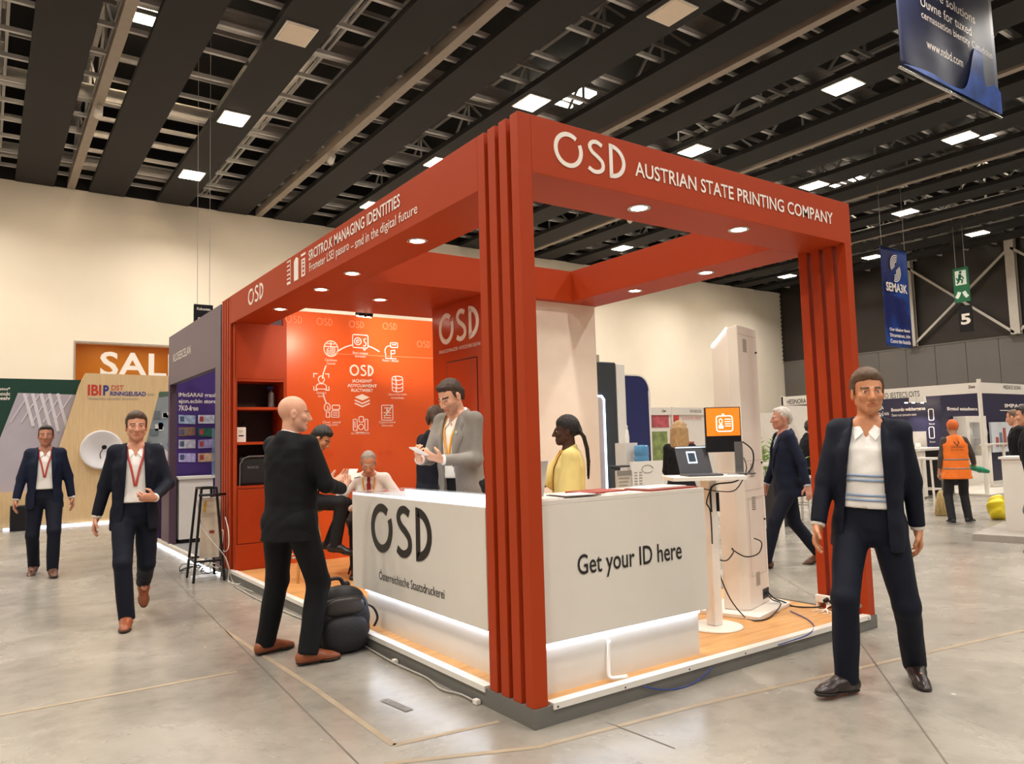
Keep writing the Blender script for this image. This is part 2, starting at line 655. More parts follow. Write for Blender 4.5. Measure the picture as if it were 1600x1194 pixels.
# ---- spotlights on the cable trays, turned to the cream wall
for k in range(-1, 6):
    x = -0.5 + 4.9 * k
    t = thing('track_spotlight', 'small white spotlight on the beige cable tray, number %s from left' % ORD[k + 2], 'lamp', (x, 13.6, ZC), group='spotlights on the cable trays', local=True)
    G().cyl((0, 0, 0.02), (0, 0, -0.1), 0.02, n=10).obj('spot_stem', M_WHITE, t)
    G().cyl((0, -0.08, -0.08), (0, 0.12, -0.18), 0.07, 0.085, n=16).obj('spot_housing', M_WHITE, t)
    L = bpy.data.lights.new('track_spot_light', 'SPOT')
    L.energy = WALL_SPOT_W
    L.spot_size = math.radians(88)
    L.spot_blend = 0.75
    L.shadow_soft_size = 0.08
    L.color = (1.0, 0.85, 0.68)
    lo = bpy.data.objects.new('track_spot_light', L)
    COL.objects.link(lo)
    lo.parent = t
    lo.location = (0, 0.14, -0.19)
    lo.rotation_euler = Vector((0, 5.9, -4.4)).to_track_quat('-Z', 'Y').to_euler()

# ---- floor joints, tape and the grey sticker


def strip(name, p, q, w, m, label=None, z=0.0015):
    p, q = vec(p), vec(q)
    d = (q - p).normalized()
    s = Vector((-d.y, d.x, 0)) * w / 2
    up = Vector((0, 0, z))
    return G().add([p - s + up, q - s + up, q + s + up, p + s + up], [(0, 1, 2, 3)]).obj(name, m, floor, label)


for a, b in (((215, 848), (560, 1194)), ((945, 1128), (1055, 1170)), ((1390, 830), (1600, 790)), ((1330, 985), (1480, 1194)), ((1100, 830), (1360, 985))):
    strip('floor_joint', at(*a, Z=0), at(*b, Z=0), 0.008, M_JOINT)
for a, b in (((350, 985), (490, 1075)), ((490, 1075), (615, 1165)), ((615, 1165), (780, 1128)), ((600, 1194), (840, 1168)), ((840, 1168), (1100, 1100)), ((1100, 1100), (1600, 985)), ((0, 1118), (370, 1050)), ((222, 850), (240, 885))):
    strip('floor_tape', at(*a, Z=0), at(*b, Z=0), 0.035, M_TAPE)
strip('floor_sticker', at(600, 1094, Z=0), at(640, 1111, Z=0), 0.05, mat('grey_sticker', '#77736f', 0.6, var=0.2, scale=30), 'worn grey sticker', z=0.003)

# ================================================================== the red stand
HP, ZT, ZF, W, D = 0.095, 3.145, 2.83, 3.096, 5.59
M_RED = mat('red_lacquer', '#a93911', 0.5, spec=0.25, var=0.03, scale=1.5)
M_REDG = mat('red_gloss_lacquer', '#b83c16', 0.25, var=0.03, scale=1.5)
M_ORANGE = mat('orange_red_print', '#dd5a22', 0.32, var=0.03, scale=0.8)
M_SHELFIN = mat('dark_red_shelf_back', '#240a07', 0.6, var=0.05)
M_OFFW = mat('off_white_lettering', '#f4e9de', 0.5, var=0.0)
M_PALEOR = mat('pale_orange_print', '#ea8a5e', 0.5, var=0.0)
M_KERB = mat('dark_grey_kerb', '#6b6964', 0.6, var=0.06, scale=4)
M_ALU = mat('white_edge_profile', '#e9e4dc', 0.35, 0.1, var=0.02)
M_LED = mat('white_led_strip', '#f4f8ff', 0.5, var=0, emit=9, ecol='#dbe8ff')
M_DOWN = mat('downlight_lens', '#fff4e2', 0.5, var=0, emit=30, ecol='#ffeed2')
M_CHROME = mat('brushed_chrome', '#c9c6c2', 0.25, 0.9, var=0.03)
M_INK = mat('black_lettering', '#241f1d', 0.45, var=0.0)
M_COUNTER = mat('counter_white_gloss', '#dfd8ce', 0.28, var=0.01, coat=0.2)

frame = thing('exhibition_stand_frame', 'tall red stand frame with slatted corner posts and wide lettered fascia beams', 'stand', (0, 0, HP))
FY = [(0.008, 0.08), (0.118, 0.19), (0.226, 0.298), (0.334, 0.407)]
for a, b in FY:                                   # front corner post, right post, far left post
    G().box((0.006, a, HP), (0.092, b, ZT)).obj('post_fin', M_RED, frame, bevel=0.003)
for a, b in FY:
    G().box((W - 0.094, a, HP), (W - 0.008, b, ZF if a > 0.05 else ZF)).obj('post_fin', M_RED, frame, bevel=0.003)
for k in range(4):
    a = D + 0.03 + 0.1 * k
    G().box((0.006, a, HP), (0.028, a + 0.062, ZT)).obj('post_fin', M_RED, frame, bevel=0.003)
G().box((0.0925, 0.008, ZF), (W - 0.008, 0.40, ZT)).obj('fascia_beam', M_RED, frame, bevel=0.002)
G().box((0.006, 0.4075, ZF), (0.405, D + 0.02, ZT)).obj('fascia_beam', M_RED, frame, bevel=0.002)
G().box((0.093, D + 0.0205, ZF), (0.405, 6.0, ZT)).obj('fascia_beam', M_RED, frame)
G().box((2.66, 0.4005, ZF), (W - 0.008, 2.95, ZT)).obj('side_beam', M_RED, frame, bevel=0.002)
G().box((0.4055, 2.80, ZF), (2.6595, 4.31, ZT)).obj('ceiling_panel', M_RED, frame)
# lettering on the fascias
o = at(864, 262, Y=0.008)
osd_logo((0.238, 0.008, 2.90), (0.535, 0, 0), (0, 0, 0.2), M_OFFW, frame, w=0.125, label='large white logo lettering')
text_px('company_lettering', 'AUSTRIAN STATE PRINTING COMPANY', (992, 275), (1301, 349), (992, 252), M_OFFW, frame, 0.004, bold=0.012, Y=0.008)


def left_u(a, b):
    return a


o = at(388, 479, X=0.006)
u = at(412, 467, X=0.006) - o
osd_logo(o, (0, u.y, 0), (0, 0, 0.17), M_OFFW, frame, w=0.14, label='small white logo lettering')
text_px('slogan_lettering', 'SRCITRO.K MANAGING IDENTITIES', (483, 408), (626, 327), (483, 392), M_OFFW, frame, 0.004, bold=0.012, X=0.006)
text_px('slogan_lettering', 'Frometer LSEI pasuro', (484, 429), (546, 394), (484, 412), M_OFFW, frame, 0.004, X=0.006)
text_px('slogan_lettering', '– smd in the', (549, 392.5), (592, 368), (549, 377), M_OFFW, frame, 0.004, X=0.006)
text_px('slogan_lettering', 'digital future', (595, 370), (653, 335.5), (595, 350), M_OFFW, frame, 0.004, X=0.006)
for i, (px, py) in enumerate(((449, 446), (460, 440), (471, 434))):
    o = at(px, py, X=0.006)
    g = G()
    yy = -0.1
    if i == 0:
        for q in range(6):
            g.ribbon([(0, 0.012 + q * 0.04), (0.1, 0.012 + q * 0.04)], 0.012 + 0.012 * (q == 0), o, (0, -1, 0), (0, 0, 1), 0.004)
        g.ribbon([(0.095, 0.01), (0.095, 0.21)], 0.01, o, (0, -1, 0), (0, 0, 1), 0.004)
    elif i == 1:
        g.prism([(0, 0), (0.11, 0.0), (0.11, 0.19), (0.055, 0.21), (0, 0.18)], o, (0, -1, 0), (0, 0, 1), 0.004)
    else:
        g.ribbon([(0, 0.195), (0.11, 0.195)], 0.02, o, (0, -1, 0), (0, 0, 1), 0.004)
        g.ribbon([(0.02, 0.01), (0.02, 0.15), (0.09, 0.15), (0.09, 0.01)], 0.016, o, (0, -1, 0), (0, 0, 1), 0.004, closed=True)
        for q in (0.05, 0.09, 0.12):
            g.ribbon([(0.035, q), (0.075, q)], 0.014, o, (0, -1, 0), (0, 0, 1), 0.004)
    g.obj('slogan_icon', M_OFFW, frame)

# downlights recessed in the soffits


def downlight(x, y, z=ZF, w=SPOT_W, parent=frame):
    r = G().lathe([(0.05, 0.001), (0.052, -0.006), (0.072, -0.006), (0.074, 0.001), (0.05, 0.001)], (x, y, z), 20, caps=False).obj('downlight_ring', M_CHROME, parent)
    G().lathe([(0.002, -0.004), (0.05, -0.004), (0.05, 0.001), (0.002, 0.001)], (x, y, z), 20).obj('lamp_lens', M_DOWN, r)
    L = bpy.data.lights.new('downlight_light', 'SPOT')
    L.energy = w
    L.spot_size = math.radians(120)
    L.spot_blend = 0.8
    L.shadow_soft_size = 0.05
    L.color = (1.0, 0.87, 0.7)
    lo = bpy.data.objects.new('downlight_light', L)
    COL.objects.link(lo)
    lo.parent = r
    lo.location = (x, y, z - 0.02)


for x, y in ((0.2, 1.5), (0.2, 2.64), (0.21, 3.36), (0.2, 4.47), (0.88, 3.56), (1.03, 0.17), (1.98, 0.17), (2.84, 1.2), (2.84, 2.07)):
    downlight(x, y)
# lamp clamped to the back edge of the ceiling panel, lighting the graphic wall
sp = at(574, 487, Y=4.36)
fl = thing('clamp_floodlight', 'small black clamp-on floodlight at the edge of the red ceiling panel', 'lamp', (sp.x, 4.31, ZF))
G().bar((sp.x, 4.32, ZF + 0.06), (sp.x, 4.42, ZF - 0.02), 0.03, 0.02).obj('bracket', M_BLACK, fl)
G().obox((sp.x - 0.08, 4.40, ZF - 0.02), (0.16, 0, 0), (0, 0.1, 0.03), (0, -0.02, 0.05)).obj('lamp_body', M_BLACK, fl)
G().obox((sp.x - 0.07, 4.415, ZF - 0.024), (0.14, 0, 0), (0, 0.08, 0.024), (0, 0.001, -0.004)).obj('lamp_lens', M_DOWN, fl)
for dx, e in ((-0.1, 30), (0.3, 85)):
    L = bpy.data.lights.new('floodlight_light', 'SPOT')
    L.energy = e
    L.spot_size = math.radians(95 if dx < 0 else 75)
    L.spot_blend = 0.9
    L.shadow_soft_size = 0.06
    L.color = (1.0, 0.84, 0.62) if dx < 0 else (1.0, 0.95, 0.9)
    lo = bpy.data.objects.new('floodlight_light', L)
    COL.objects.link(lo)
    lo.parent = fl
    lo.matrix_parent_inverse = ROOTINV[fl.name]
    lo.location = (sp.x + dx, 4.47, ZF - 0.03)
    lo.rotation_euler = Vector((0.75 if dx > 0 else -0.1, 1.0, 0.05 if dx > 0 else -0.4)).to_track_quat('-Z', 'Y').to_euler()

# ---- platform: kerb, boards, edge profile
plat = thing('stand_platform', 'low stand platform with oak floor boards and dark grey kerb', 'platform', (0, 0, 0))
G().box((0, 0, 0), (W, 0.03, HP)).obj('kerb', M_KERB, plat)
G().box((0, 0.0305, 0), (0.03, 6.0, HP)).obj('kerb', M_KERB, plat)
G().box((W - 0.03, 0.0305, 0), (W, 6.0, HP)).obj('kerb', M_KERB, plat)
G().box((0.031, 0.031, 0.0), (W - 0.031, 6.0, 0.08)).obj('platform_core', M_KERB, plat)


def wood(name, c1, c2, axis='X', rough=0.4):
    m = bpy.data.materials.new(name)
    m.use_nodes = True
    nt = m.node_tree
    b = nt.nodes['Principled BSDF']
    b.inputs['Roughness'].default_value = rough
    tc = nt.nodes.new('ShaderNodeTexCoord')
    mp = nt.nodes.new('ShaderNodeMapping')
    mp.inputs['Scale'].default_value = (1.2, 14, 14) if axis == 'X' else ((14, 14, 1.2) if axis == 'Z' else (14, 1.2, 14))
    nt.links.new(tc.outputs['Object'], mp.inputs['Vector'])
    oi = nt.nodes.new('ShaderNodeObjectInfo')
    n = nt.nodes.new('ShaderNodeTexNoise')
    n.noise_dimensions = '4D'
    n.inputs['Scale'].default_value = 2.2
    n.inputs['Detail'].default_value = 6
    n.inputs['Distortion'].default_value = 0.8
    nt.links.new(mp.outputs[0], n.inputs['Vector'])
    mm = nt.nodes.new('ShaderNodeMath')
    mm.operation = 'MULTIPLY'
    mm.inputs[1].default_value = 40
    nt.links.new(oi.outputs['Random'], mm.inputs[0])
    nt.links.new(mm.outputs[0], n.inputs['W'])
    r = nt.nodes.new('ShaderNodeValToRGB')
    r.color_ramp.elements[0].position = 0.3
    r.color_ramp.elements[0].color = lin(c1)
    r.color_ramp.elements[1].position = 0.7
    r.color_ramp.elements[1].color = lin(c2)
    nt.links.new(n.outputs[0], r.inputs[0])
    nt.links.new(r.outputs[0], b.inputs['Base Color'])
    return m


M_OAK = wood('oak_board', '#c08a52', '#dba768')
M_STOOLWOOD = wood('light_oak_leg', '#c89a62', '#ddb77e', 'Z')
bw = 0.19
me_full = G().box((0, 0.001, 0.0805), (1.279, bw - 0.001, HP)).mesh('floor_board', M_OAK)
r = 0
y = 0.06
while y < 5.98:
    x = 0.05 - (r % 3) * 0.43
    while x < W - 0.05:
        a, b = max(x, 0.05), min(x + 1.28, W - 0.05)
        yy = min(y + bw, 5.985)
        if b - a > 0.02:
            if b - a > 1.2799 and y + bw < 5.985:
                link('floor_board', me_full, plat).location = (a, y, 0)
            else:
                G().box((a, y + 0.001, 0.0805), (b - 0.001, yy - 0.001, HP)).obj('floor_board', M_OAK, plat)
        x += 1.28
    y += bw
G().box((0.115, 0.0, HP), (3.0, 0.05, HP + 0.012)).box((0.115, -0.008, HP - 0.02), (3.0, 0.0, HP + 0.012)).obj('edge_profile', M_ALU, plat)
G().box((0.0, 0.44, HP), (0.05, 5.6, HP + 0.012)).box((-0.008, 0.44, HP - 0.02), (0.0, 5.6, HP + 0.012)).obj('edge_profile', M_ALU, plat)
for x in (0.14, 0.6, 1.1, 1.6, 2.1, 2.6, 2.97):
    G().cyl((x, -0.0085, HP - 0.008), (x, -0.011, HP - 0.008), 0.005, n=8).obj('screw', M_BLACK, plat)

# ---- printed graphic wall at the back
GY = 5.60
gw = thing('graphic_wall', 'orange-red back wall printed with a ring of white line icons', 'wall panel', (1.6, GY, HP))
ztop = at(575, 494.5, Y=GY).z
G().box((0.64, GY, HP), (2.62, GY + 0.06, ztop)).obj('printed_panel', M_ORANGE, gw)
G().box((0.6, GY - 0.0, HP), (0.64, GY + 0.06, ztop)).obj('corner_strip', M_RED, gw)
G().box((1.26, GY - 0.003, at(600, 557, Y=GY).z), (2.6, GY, at(600, 556, Y=GY).z)).obj('panel_seam', M_PALEOR, gw)
for px, py in ((459, 499), (507, 503), (557, 507), (609, 510), (662, 538)):
    c = at(px, py, Y=GY)
    osd_logo((c.x - 0.1, GY, c.z - 0.045), (0.2, 0, 0), (0, 0, 0.09), M_PALEOR, gw, w=0.11, th=0.002, slash=False)
for px, py in ((511, 709), (602, 708)):
    c = at(px, py, Y=GY)
    osd_logo((c.x - 0.1, GY, c.z - 0.045), (0.2, 0, 0), (0, 0, 0.09), M_ORANGE, gw, w=0.11, th=0.003, slash=False)
c = at(565, 579, Y=GY)
osd_logo((c.x - 0.16, GY, c.z - 0.07), (0.32, 0, 0), (0, 0, 0.14), M_OFFW, gw, w=0.15, slash=False)
for i, s in enumerate(('IACHGSWIT', 'ADYCUAMENT', 'RUCTWERT')):
    c = at(566, 595.5 + 7.3 * i, Y=GY)
    wd = (0.26, 0.39, 0.29)[i]
    text('wall_lettering', s, (c.x - wd / 2, GY, c.z - 0.02), (wd, 0, 0), (0, 0, 0.04), M_OFFW, gw, bold=0.02)


class Icon:
    def __init__(s, px, py, size):
        c = at(px, py, Y=GY)
        s.o = Vector((c.x, GY, c.z))
        s.k = size
        s.g = G()

    def st(s, pts, w=0.06, closed=False):
        s.g.ribbon(pts, w, s.o, (s.k, 0, 0), (0, 0, s.k), 0.003, closed)
        return s

    def fill(s, pts):
        s.g.prism(pts, s.o, (s.k, 0, 0), (0, 0, s.k), 0.003)
        return s

    def done(s):
        return s.g.obj('wall_icon', M_OFFW, gw)


def rrect(x0, y0, x1, y1, r=0.12):
    return arc2(x1 - r, y1 - r, r, r, 0, 90, 4) + arc2(x0 + r, y1 - r, r, r, 90, 180, 4) + arc2(x0 + r, y0 + r, r, r, 180, 270, 4) + arc2(x1 - r, y0 + r, r, r, 270, 360, 4)


K = 0.17
Icon(563, 534, K).st(rrect(-0.6, -0.45, 0.6, 0.5), closed=True).st(arc2(-0.2, 0.02, 0.26, 0.26, 0, 345), closed=True).st(arc2(-0.2, 0.02, 0.1, 0.1, 0, 320)) \
    .st([(0.45, 0.25), (0.28, 0.2), (0.3, 0.02), (0.45, -0.1), (0.38, -0.3), (0.2, -0.3)]).st([(0.2, -0.45), (0.3, -0.62), (0.45, -0.5)]).done()
Icon(517, 545, K).st(arc2(0, 0, 0.52, 0.56, 0, 348, 22), closed=True).st([(0, -0.5), (0, 0.5)]).st([(-0.45, 0.15), (0.45, 0.15)]).st([(-0.28, -0.42), (-0.28, -0.05), (-0.14, 0.05)]) \
    .st([(0.28, -0.42), (0.28, 0.1)]).st([(-0.15, -0.5), (-0.15, -0.1)]).st([(0.14, -0.5), (0.14, 0.1)]).st([(-0.3, 0.35), (0.3, 0.35)]).done()
ic = Icon(502, 597, K)
for sx in (-1, 1):
    for sy in (-1, 1):
        ic.st([(0.55 * sx, 0.3 * sy), (0.55 * sx, 0.58 * sy), (0.28 * sx, 0.58 * sy)])
ic.st(arc2(0, 0.18, 0.22, 0.25, 0, 345), closed=True).st([(-0.38, -0.5), (-0.36, -0.25), (-0.2, -0.13), (0.2, -0.13), (0.36, -0.25), (0.38, -0.5)], closed=True).done()
Icon(518, 641, K).st(arc2(-0.32, 0.2, 0.22, 0.3, -60, 240)).st([(-0.32, 0.3), (-0.25, 0.1), (-0.42, -0.1)]).st(rrect(0.05, 0.05, 0.6, 0.35, 0.05), closed=True).st(rrect(0.0, -0.5, 0.55, -0.05, 0.05), closed=True) \
    .st([(0.1, -0.2), (0.45, -0.2)]).st([(0.1, -0.35), (0.45, -0.35)]).st(rrect(-0.4, -0.5, -0.15, -0.15, 0.05), closed=True).done()
Icon(563, 664, K).st(rrect(-0.1, 0.2, 0.25, 0.6, 0.08), closed=True).st(rrect(-0.55, -0.4, -0.25, 0.4, 0.05), closed=True).st(rrect(0.35, -0.4, 0.58, 0.4, 0.05), closed=True) \
    .st(arc2(0.05, -0.15, 0.2, 0.2, 0, 345), closed=True).st([(-0.3, -0.55), (0.3, -0.55)]).st([(-0.42, -0.2), (-0.42, 0.25)]).done()
Icon(605, 645, K).st(rrect(-0.45, -0.55, 0.45, 0.55, 0.08), closed=True).st([(-0.3, 0.0), (0.3, 0.0)]).st([(-0.3, -0.2), (0.3, -0.2)]).st([(-0.3, -0.38), (0.3, -0.38)]).st([(0, 0.05), (0, 0.4)], 0.14).st([(-0.25, 0.35), (0.25, 0.35)]).done()
ic = Icon(621, 600, K)
ic.st(arc2(0, 0.42, 0.44, 0.16, 0, 345), closed=True)
for q in (0.1, -0.18, -0.45):
    ic.st(arc2(0, q, 0.44, 0.15, 180, 360))
ic.st([(-0.44, 0.42), (-0.44, -0.45)]).st([(0.44, 0.42), (0.44, -0.45)]).done()
Icon(610, 548, K).st(arc2(-0.1, -0.05, 0.35, 0.4, 60, 220)).st([(0.05, -0.6), (0.05, 0.0), (0.35, 0.05), (0.35, -0.2), (0.1, -0.25)]).st(rrect(0.0, 0.25, 0.6, 0.6, 0.06), closed=True).st([(0.12, 0.45), (0.48, 0.45)]).st([(-0.4, -0.3), (-0.4, -0.6), (0.5, -0.6)]).done()
Icon(566, 627, 0.16).fill([(0, 0.55), (0.62, 0.3), (0, 0.05), (-0.62, 0.3)]).st([(-0.62, 0.08), (0, -0.18), (0.62, 0.08)], 0.1).st([(-0.62, -0.16), (0, -0.42), (0.62, -0.16)], 0.1).done()
cc = at(563, 602, Y=GY)
R = abs(at(563, 545, Y=GY).z - cc.z) * 1.03
g = G()
for a0, a1 in ((102, 128), (58, 78), (153, 172), (192, 208), (-8, 14), (-50, -28)):
    pts = arc2(0, 0, R * 1.05, R * 1.08, a0, a1, 8)
    g.ribbon(pts, 0.014, (cc.x, GY, cc.z), (1, 0, 0), (0, 0, 1), 0.003)
g.obj('icon_ring', M_OFFW, gw)
for px, py, s1, s2, wd in ((517, 563, 'Cai-Iclowe', 'Casusseid', 0.15), (563, 552, 'Bisom ceveuous', 'Beorwestelt', 0.2), (610, 564, 'Ponerr r Bicned', '', 0.22), (502, 614, 'Susemn', 'Seretns', 0.12),
                           (518, 660, 'Onel. usesd', 'sapeecer arnsons', 0.22), (563, 677, 'aul. SIDI Cesenfcis', '', 0.24), (605, 660, 'Cassecerclaned', 'Gtncout', 0.22), (621, 617, 'Ggeuue Gast-Sedns', 'wreetloan', 0.26)):
    c = at(px, py, Y=GY)
    text('icon_caption', s1, (c.x - wd / 2, GY, c.z - 0.012), (wd, 0, 0), (0, 0, 0.03), M_OFFW, gw)
    if s2:
        text('icon_caption', s2, (c.x - wd * 0.35, GY, c.z - 0.052), (wd * 0.7, 0, 0), (0, 0, 0.028), M_OFFW, gw)

# ---- red shelving cabinet beside the graphic wall
SY = 5.50
sh = thing('shelving_cabinet', 'red built-in cabinet with three open dark shelves above doors', 'cabinet', (0.32, SY, HP))
sx0, sx1, dp = 0.032, 0.6, 0.42
zs = [1.012, 1.497, 1.886, 2.205]
G().box((sx0, SY + 0.001, HP), (sx0 + 0.018, SY + dp, ZF)).obj('side_panel', M_RED, sh)
G().box((sx1 - 0.03, SY + 0.001, HP), (sx1, SY + dp, ZF)).obj('side_panel', M_RED, sh)
G().box((sx0, SY, 2.205), (sx1, SY + 0.02, ZF)).obj('upper_panel', M_RED, sh)
G().box((sx0, SY + dp - 0.02, 0.98), (sx1, SY + dp, 2.25)).obj('back_panel', M_SHELFIN, sh)
for z in zs:
    G().box((sx0 + 0.0205, SY + 0.005, z - 0.03), (sx1 - 0.0305, SY + dp - 0.021, z)).obj('shelf', M_RED, sh)
G().box((sx0 + 0.024, SY - 0.012, 0.385), (sx1 - 0.034, SY + 0.004, 0.975)).obj('cabinet_door', M_RED, sh, bevel=0.002)
G().box((sx0 + 0.0, SY - 0.012, HP + 0.003), (sx1 - 0.004, SY + 0.0, 0.378)).obj('cabinet_door', M_RED, sh, bevel=0.002)
# items on the shelves
p = at(424, 633, Y=SY + 0.2)
sb = thing('spray_bottle', 'grey spray bottle with blue pump head on the top red shelf', 'bottle', (p.x, SY + 0.2, 1.886))
G().lathe([(0.036, 0), (0.038, 0.01), (0.036, 0.16), (0.026, 0.185), (0.014, 0.2), (0.014, 0.215)], (p.x, SY + 0.2, 1.886), 16).obj('bottle_body', mat('grey_plastic', '#6e6a6c', 0.5), sb)
G().cyl((p.x, SY + 0.2, 2.101), (p.x, SY + 0.2, 2.118), 0.016, n=12).box((p.x - 0.045, SY + 0.19, 2.118), (p.x + 0.02, SY + 0.21, 2.135)).box((p.x - 0.04, SY + 0.195, 2.09), (p.x - 0.03, SY + 0.205, 2.12)).obj('pump_head', mat('blue_plastic', '#2c3f9a', 0.4), sb)
p = Vector((0.1, SY, 1.5))
bx = thing('product_box', 'white printed carton on the middle red shelf', 'box', (p.x, SY + 0.08, 1.497))
G().box((p.x - 0.04, SY + 0.05, 1.497), (p.x + 0.06, SY + 0.12, 1.497 + 0.165)).obj('carton', M_WHITE, bx, bevel=0.002)
G().box((p.x - 0.02, SY + 0.0485, 1.56), (p.x + 0.035, SY + 0.0499, 1.575)).box((p.x - 0.02, SY + 0.0485, 1.62), (p.x + 0.03, SY + 0.0499, 1.624)).box((p.x - 0.02, SY + 0.0485, 1.605), (p.x + 0.02, SY + 0.0499, 1.608)).obj('printed_label', M_INK, bx)
p = at(380, 676, Y=SY + 0.22)
tb = thing('small_bottle', 'small dark bottle standing behind the white carton', 'bottle', (p.x, SY + 0.22, 1.497))
G().lathe([(0.03, 0), (0.03, 0.15), (0.012, 0.19), (0.012, 0.22)], (p.x, SY + 0.22, 1.497), 12).obj('bottle_body', M_BLACK, tb)
G().cyl((p.x, SY + 0.22, 1.717), (p.x, SY + 0.22, 1.74), 0.014, n=10).obj('cap', M_BLACK, tb)
p = at(372, 758, Y=SY + 0.1)
bag = thing('equipment_case', 'black case with silver rounded edge on the lowest red shelf', 'case', (p.x + 0.2, SY + 0.1, 1.012))
bx0 = 0.09
G().box((bx0, SY + 0.06, 1.012), (bx0 + 0.38, SY + 0.2, 1.33)).obj('case_body', mat('black_nylon', '#15151a', 0.7, bump=0.2), bag, bevel=0.03)
g = G()
g.ribbon([(0.38, 0.325), (0.1, 0.325), (0.04, 0.30), (0.005, 0.24), (0.0, 0.0)], 0.014, (bx0, SY + 0.052, 1.012), (1, 0, 0), (0, 0, 1), 0.01)
g.obj('edge_trim', M_CHROME, bag)
text('case_lettering', 'ROCO', (bx0 + 0.09, SY + 0.058, 1.2), (0.12, 0, 0), (0, 0, 0.025), mat('grey_print', '#8d8a88', 0.5, var=0), bag)

# ---- store room: red side with door, white front
rm = thing('store_room', 'red-sided store room with logo, flush door and plain white front wall', 'cabin', (2.3, 3.4, HP))
TX = 1.62
G().box((TX, 2.90, HP), (TX + 0.05, 3.86, ZF - 0.001)).obj('side_wall', M_REDG, rm)
G().box((TX + 0.051, 3.8, HP), (3.05, 3.86, ZF - 0.001)).obj('rear_wall', M_WHITE, rm)
G().box((TX + 0.0505, 2.90, HP), (3.055, 2.9595, ZF - 0.001)).obj('front_wall', mat('warm_white_wall', '#eadccd', 0.7, var=0.02), rm)
G().box((3.0, 2.96, HP), (3.055, 3.86, ZF - 0.001)).obj('side_wall', M_WHITE, rm)
osd_logo((TX - 0.001, 3.72, 2.43), (0, -0.78, 0), (0, 0, 0.32), M_OFFW, rm, w=0.16, label='white logo lettering on the red store room')
text('room_lettering', 'INNGACID/PRAGIZER / INTICECHERS SAJONA', (TX - 0.001, 3.72, 2.335), (0, -0.8, 0), (0, 0, 0.045), M_OFFW, rm)
dr = G().box((TX - 0.006, 3.0, HP + 0.01), (TX - 0.0005, 3.56, 2.235)).obj('door', M_REDG, rm, bevel=0.002)
G().box((TX - 0.0035, 2.99, HP + 0.01), (TX - 0.0002, 3.57, 2.245)).obj('door_gap', M_SHELFIN, rm)
G().cyl((TX - 0.006, 3.06, 1.15), (TX - 0.04, 3.06, 1.15), 0.012, n=10).bar((TX - 0.04, 3.055, 1.15), (TX - 0.04, 3.16, 1.15), 0.014, 0.014).obj('door_handle', M_CHROME, dr)

# ================================================================== counters
M_GLASS = mat('clear_glass', '#eef4f6', 0.08, var=0, alpha=0.16, spec=0.3)
ca = thing('reception_counter', 'white lit counter with large black logo and glass display top', 'counter', (0.3, 1.5, HP))
CX = 0.10
y0, y1 = 0.56, 2.45
G().box((CX, y0, 0.355), (CX + 0.025, y1, 1.045)).obj('front_panel', M_COUNTER, ca, 'white front panel with lettering', bevel=0.002)
G().box((CX + 0.0255, y1 - 0.025, 0.355), (0.56, y1, 1.045)).obj('end_panel', M_COUNTER, ca)
G().box((CX + 0.0255, y0, 0.355), (0.56, y0 + 0.025, 1.045)).obj('end_panel', M_COUNTER, ca)
G().box((CX + 0.0255, y0 + 0.0255, 0.95), (0.56, y1 - 0.0255, 0.97)).obj('display_floor', mat('lit_display_floor', '#a9bac8', 0.5, var=0.1, emit=0.3, ecol='#eef5ff'), ca)
G().box((CX + 0.0255, y0 + 0.0255, 0.355), (0.56, y1 - 0.0255, 0.375)).obj('underside', M_COUNTER, ca)
G().box((0.535, y0 + 0.0255, 0.376), (0.56, y1 - 0.0255, 0.949)).obj('rear_panel', M_COUNTER, ca)
G().box((CX, y0, 1.062), (0.56, y1, 1.072)).obj('glass_top', M_GLASS, ca)
G().box((CX + 0.002, y0 + 0.004, 1.046), (CX + 0.012, y1 - 0.004, 1.0615)).obj('glass_edge', mat('frosted_lit_edge', '#dfeaf2', 0.3, var=0, emit=0.6, ecol='#dcebff'), ca)
G().box((0.548, y0 + 0.004, 0.971), (0.558, y1 - 0.004, 1.0615)).obj('glass_edge', MATS['frosted_lit_edge'], ca)
G().box((CX + 0.05, y0 + 0.05, HP), (0.52, 2.30, 0.3545)).obj('plinth', M_COUNTER, ca)
G().box((CX + 0.03, y0 + 0.06, 0.335), (CX + 0.048, 2.29, 0.3545)).obj('led_strip', M_LED, ca)
osd_logo((CX, 2.11, 0.655), (0, -0.93, 0), (0, 0, 0.345), M_INK, ca, w=0.16, th=0.004, label='large black logo lettering')
text_px('counter_lettering', 'Österreichische Staatsdruckerei', (593, 905), (695, 935), (593, 889), M_INK, ca, 0.003, X=CX)
# things under the glass
rnd = random.Random(3)
for k in range(9):
    yy = 0.75 + 0.19 * k
    xx = 0.2 + 0.16 * rnd.random()
    a = rnd.uniform(-0.5, 0.5)
    c, s = math.cos(a), math.sin(a)
    col = ('#5f7e9c', '#8e9eae', '#3a4654', '#a6b4c2', '#6a7684', '#f0f0ee')[k % 6]
    o = G().obox((xx, yy, 0.971), (0.09 * c, 0.09 * s, 0), (-0.13 * s, 0.13 * c, 0), (0, 0, 0.006 + 0.02 * (k % 3))).obj('specimen_document', mat('document_%d' % (k % 6), col, 0.5))
    tag(o, 'small specimen document lying in the lit glass display top', 'document', 'specimen documents under the counter glass')

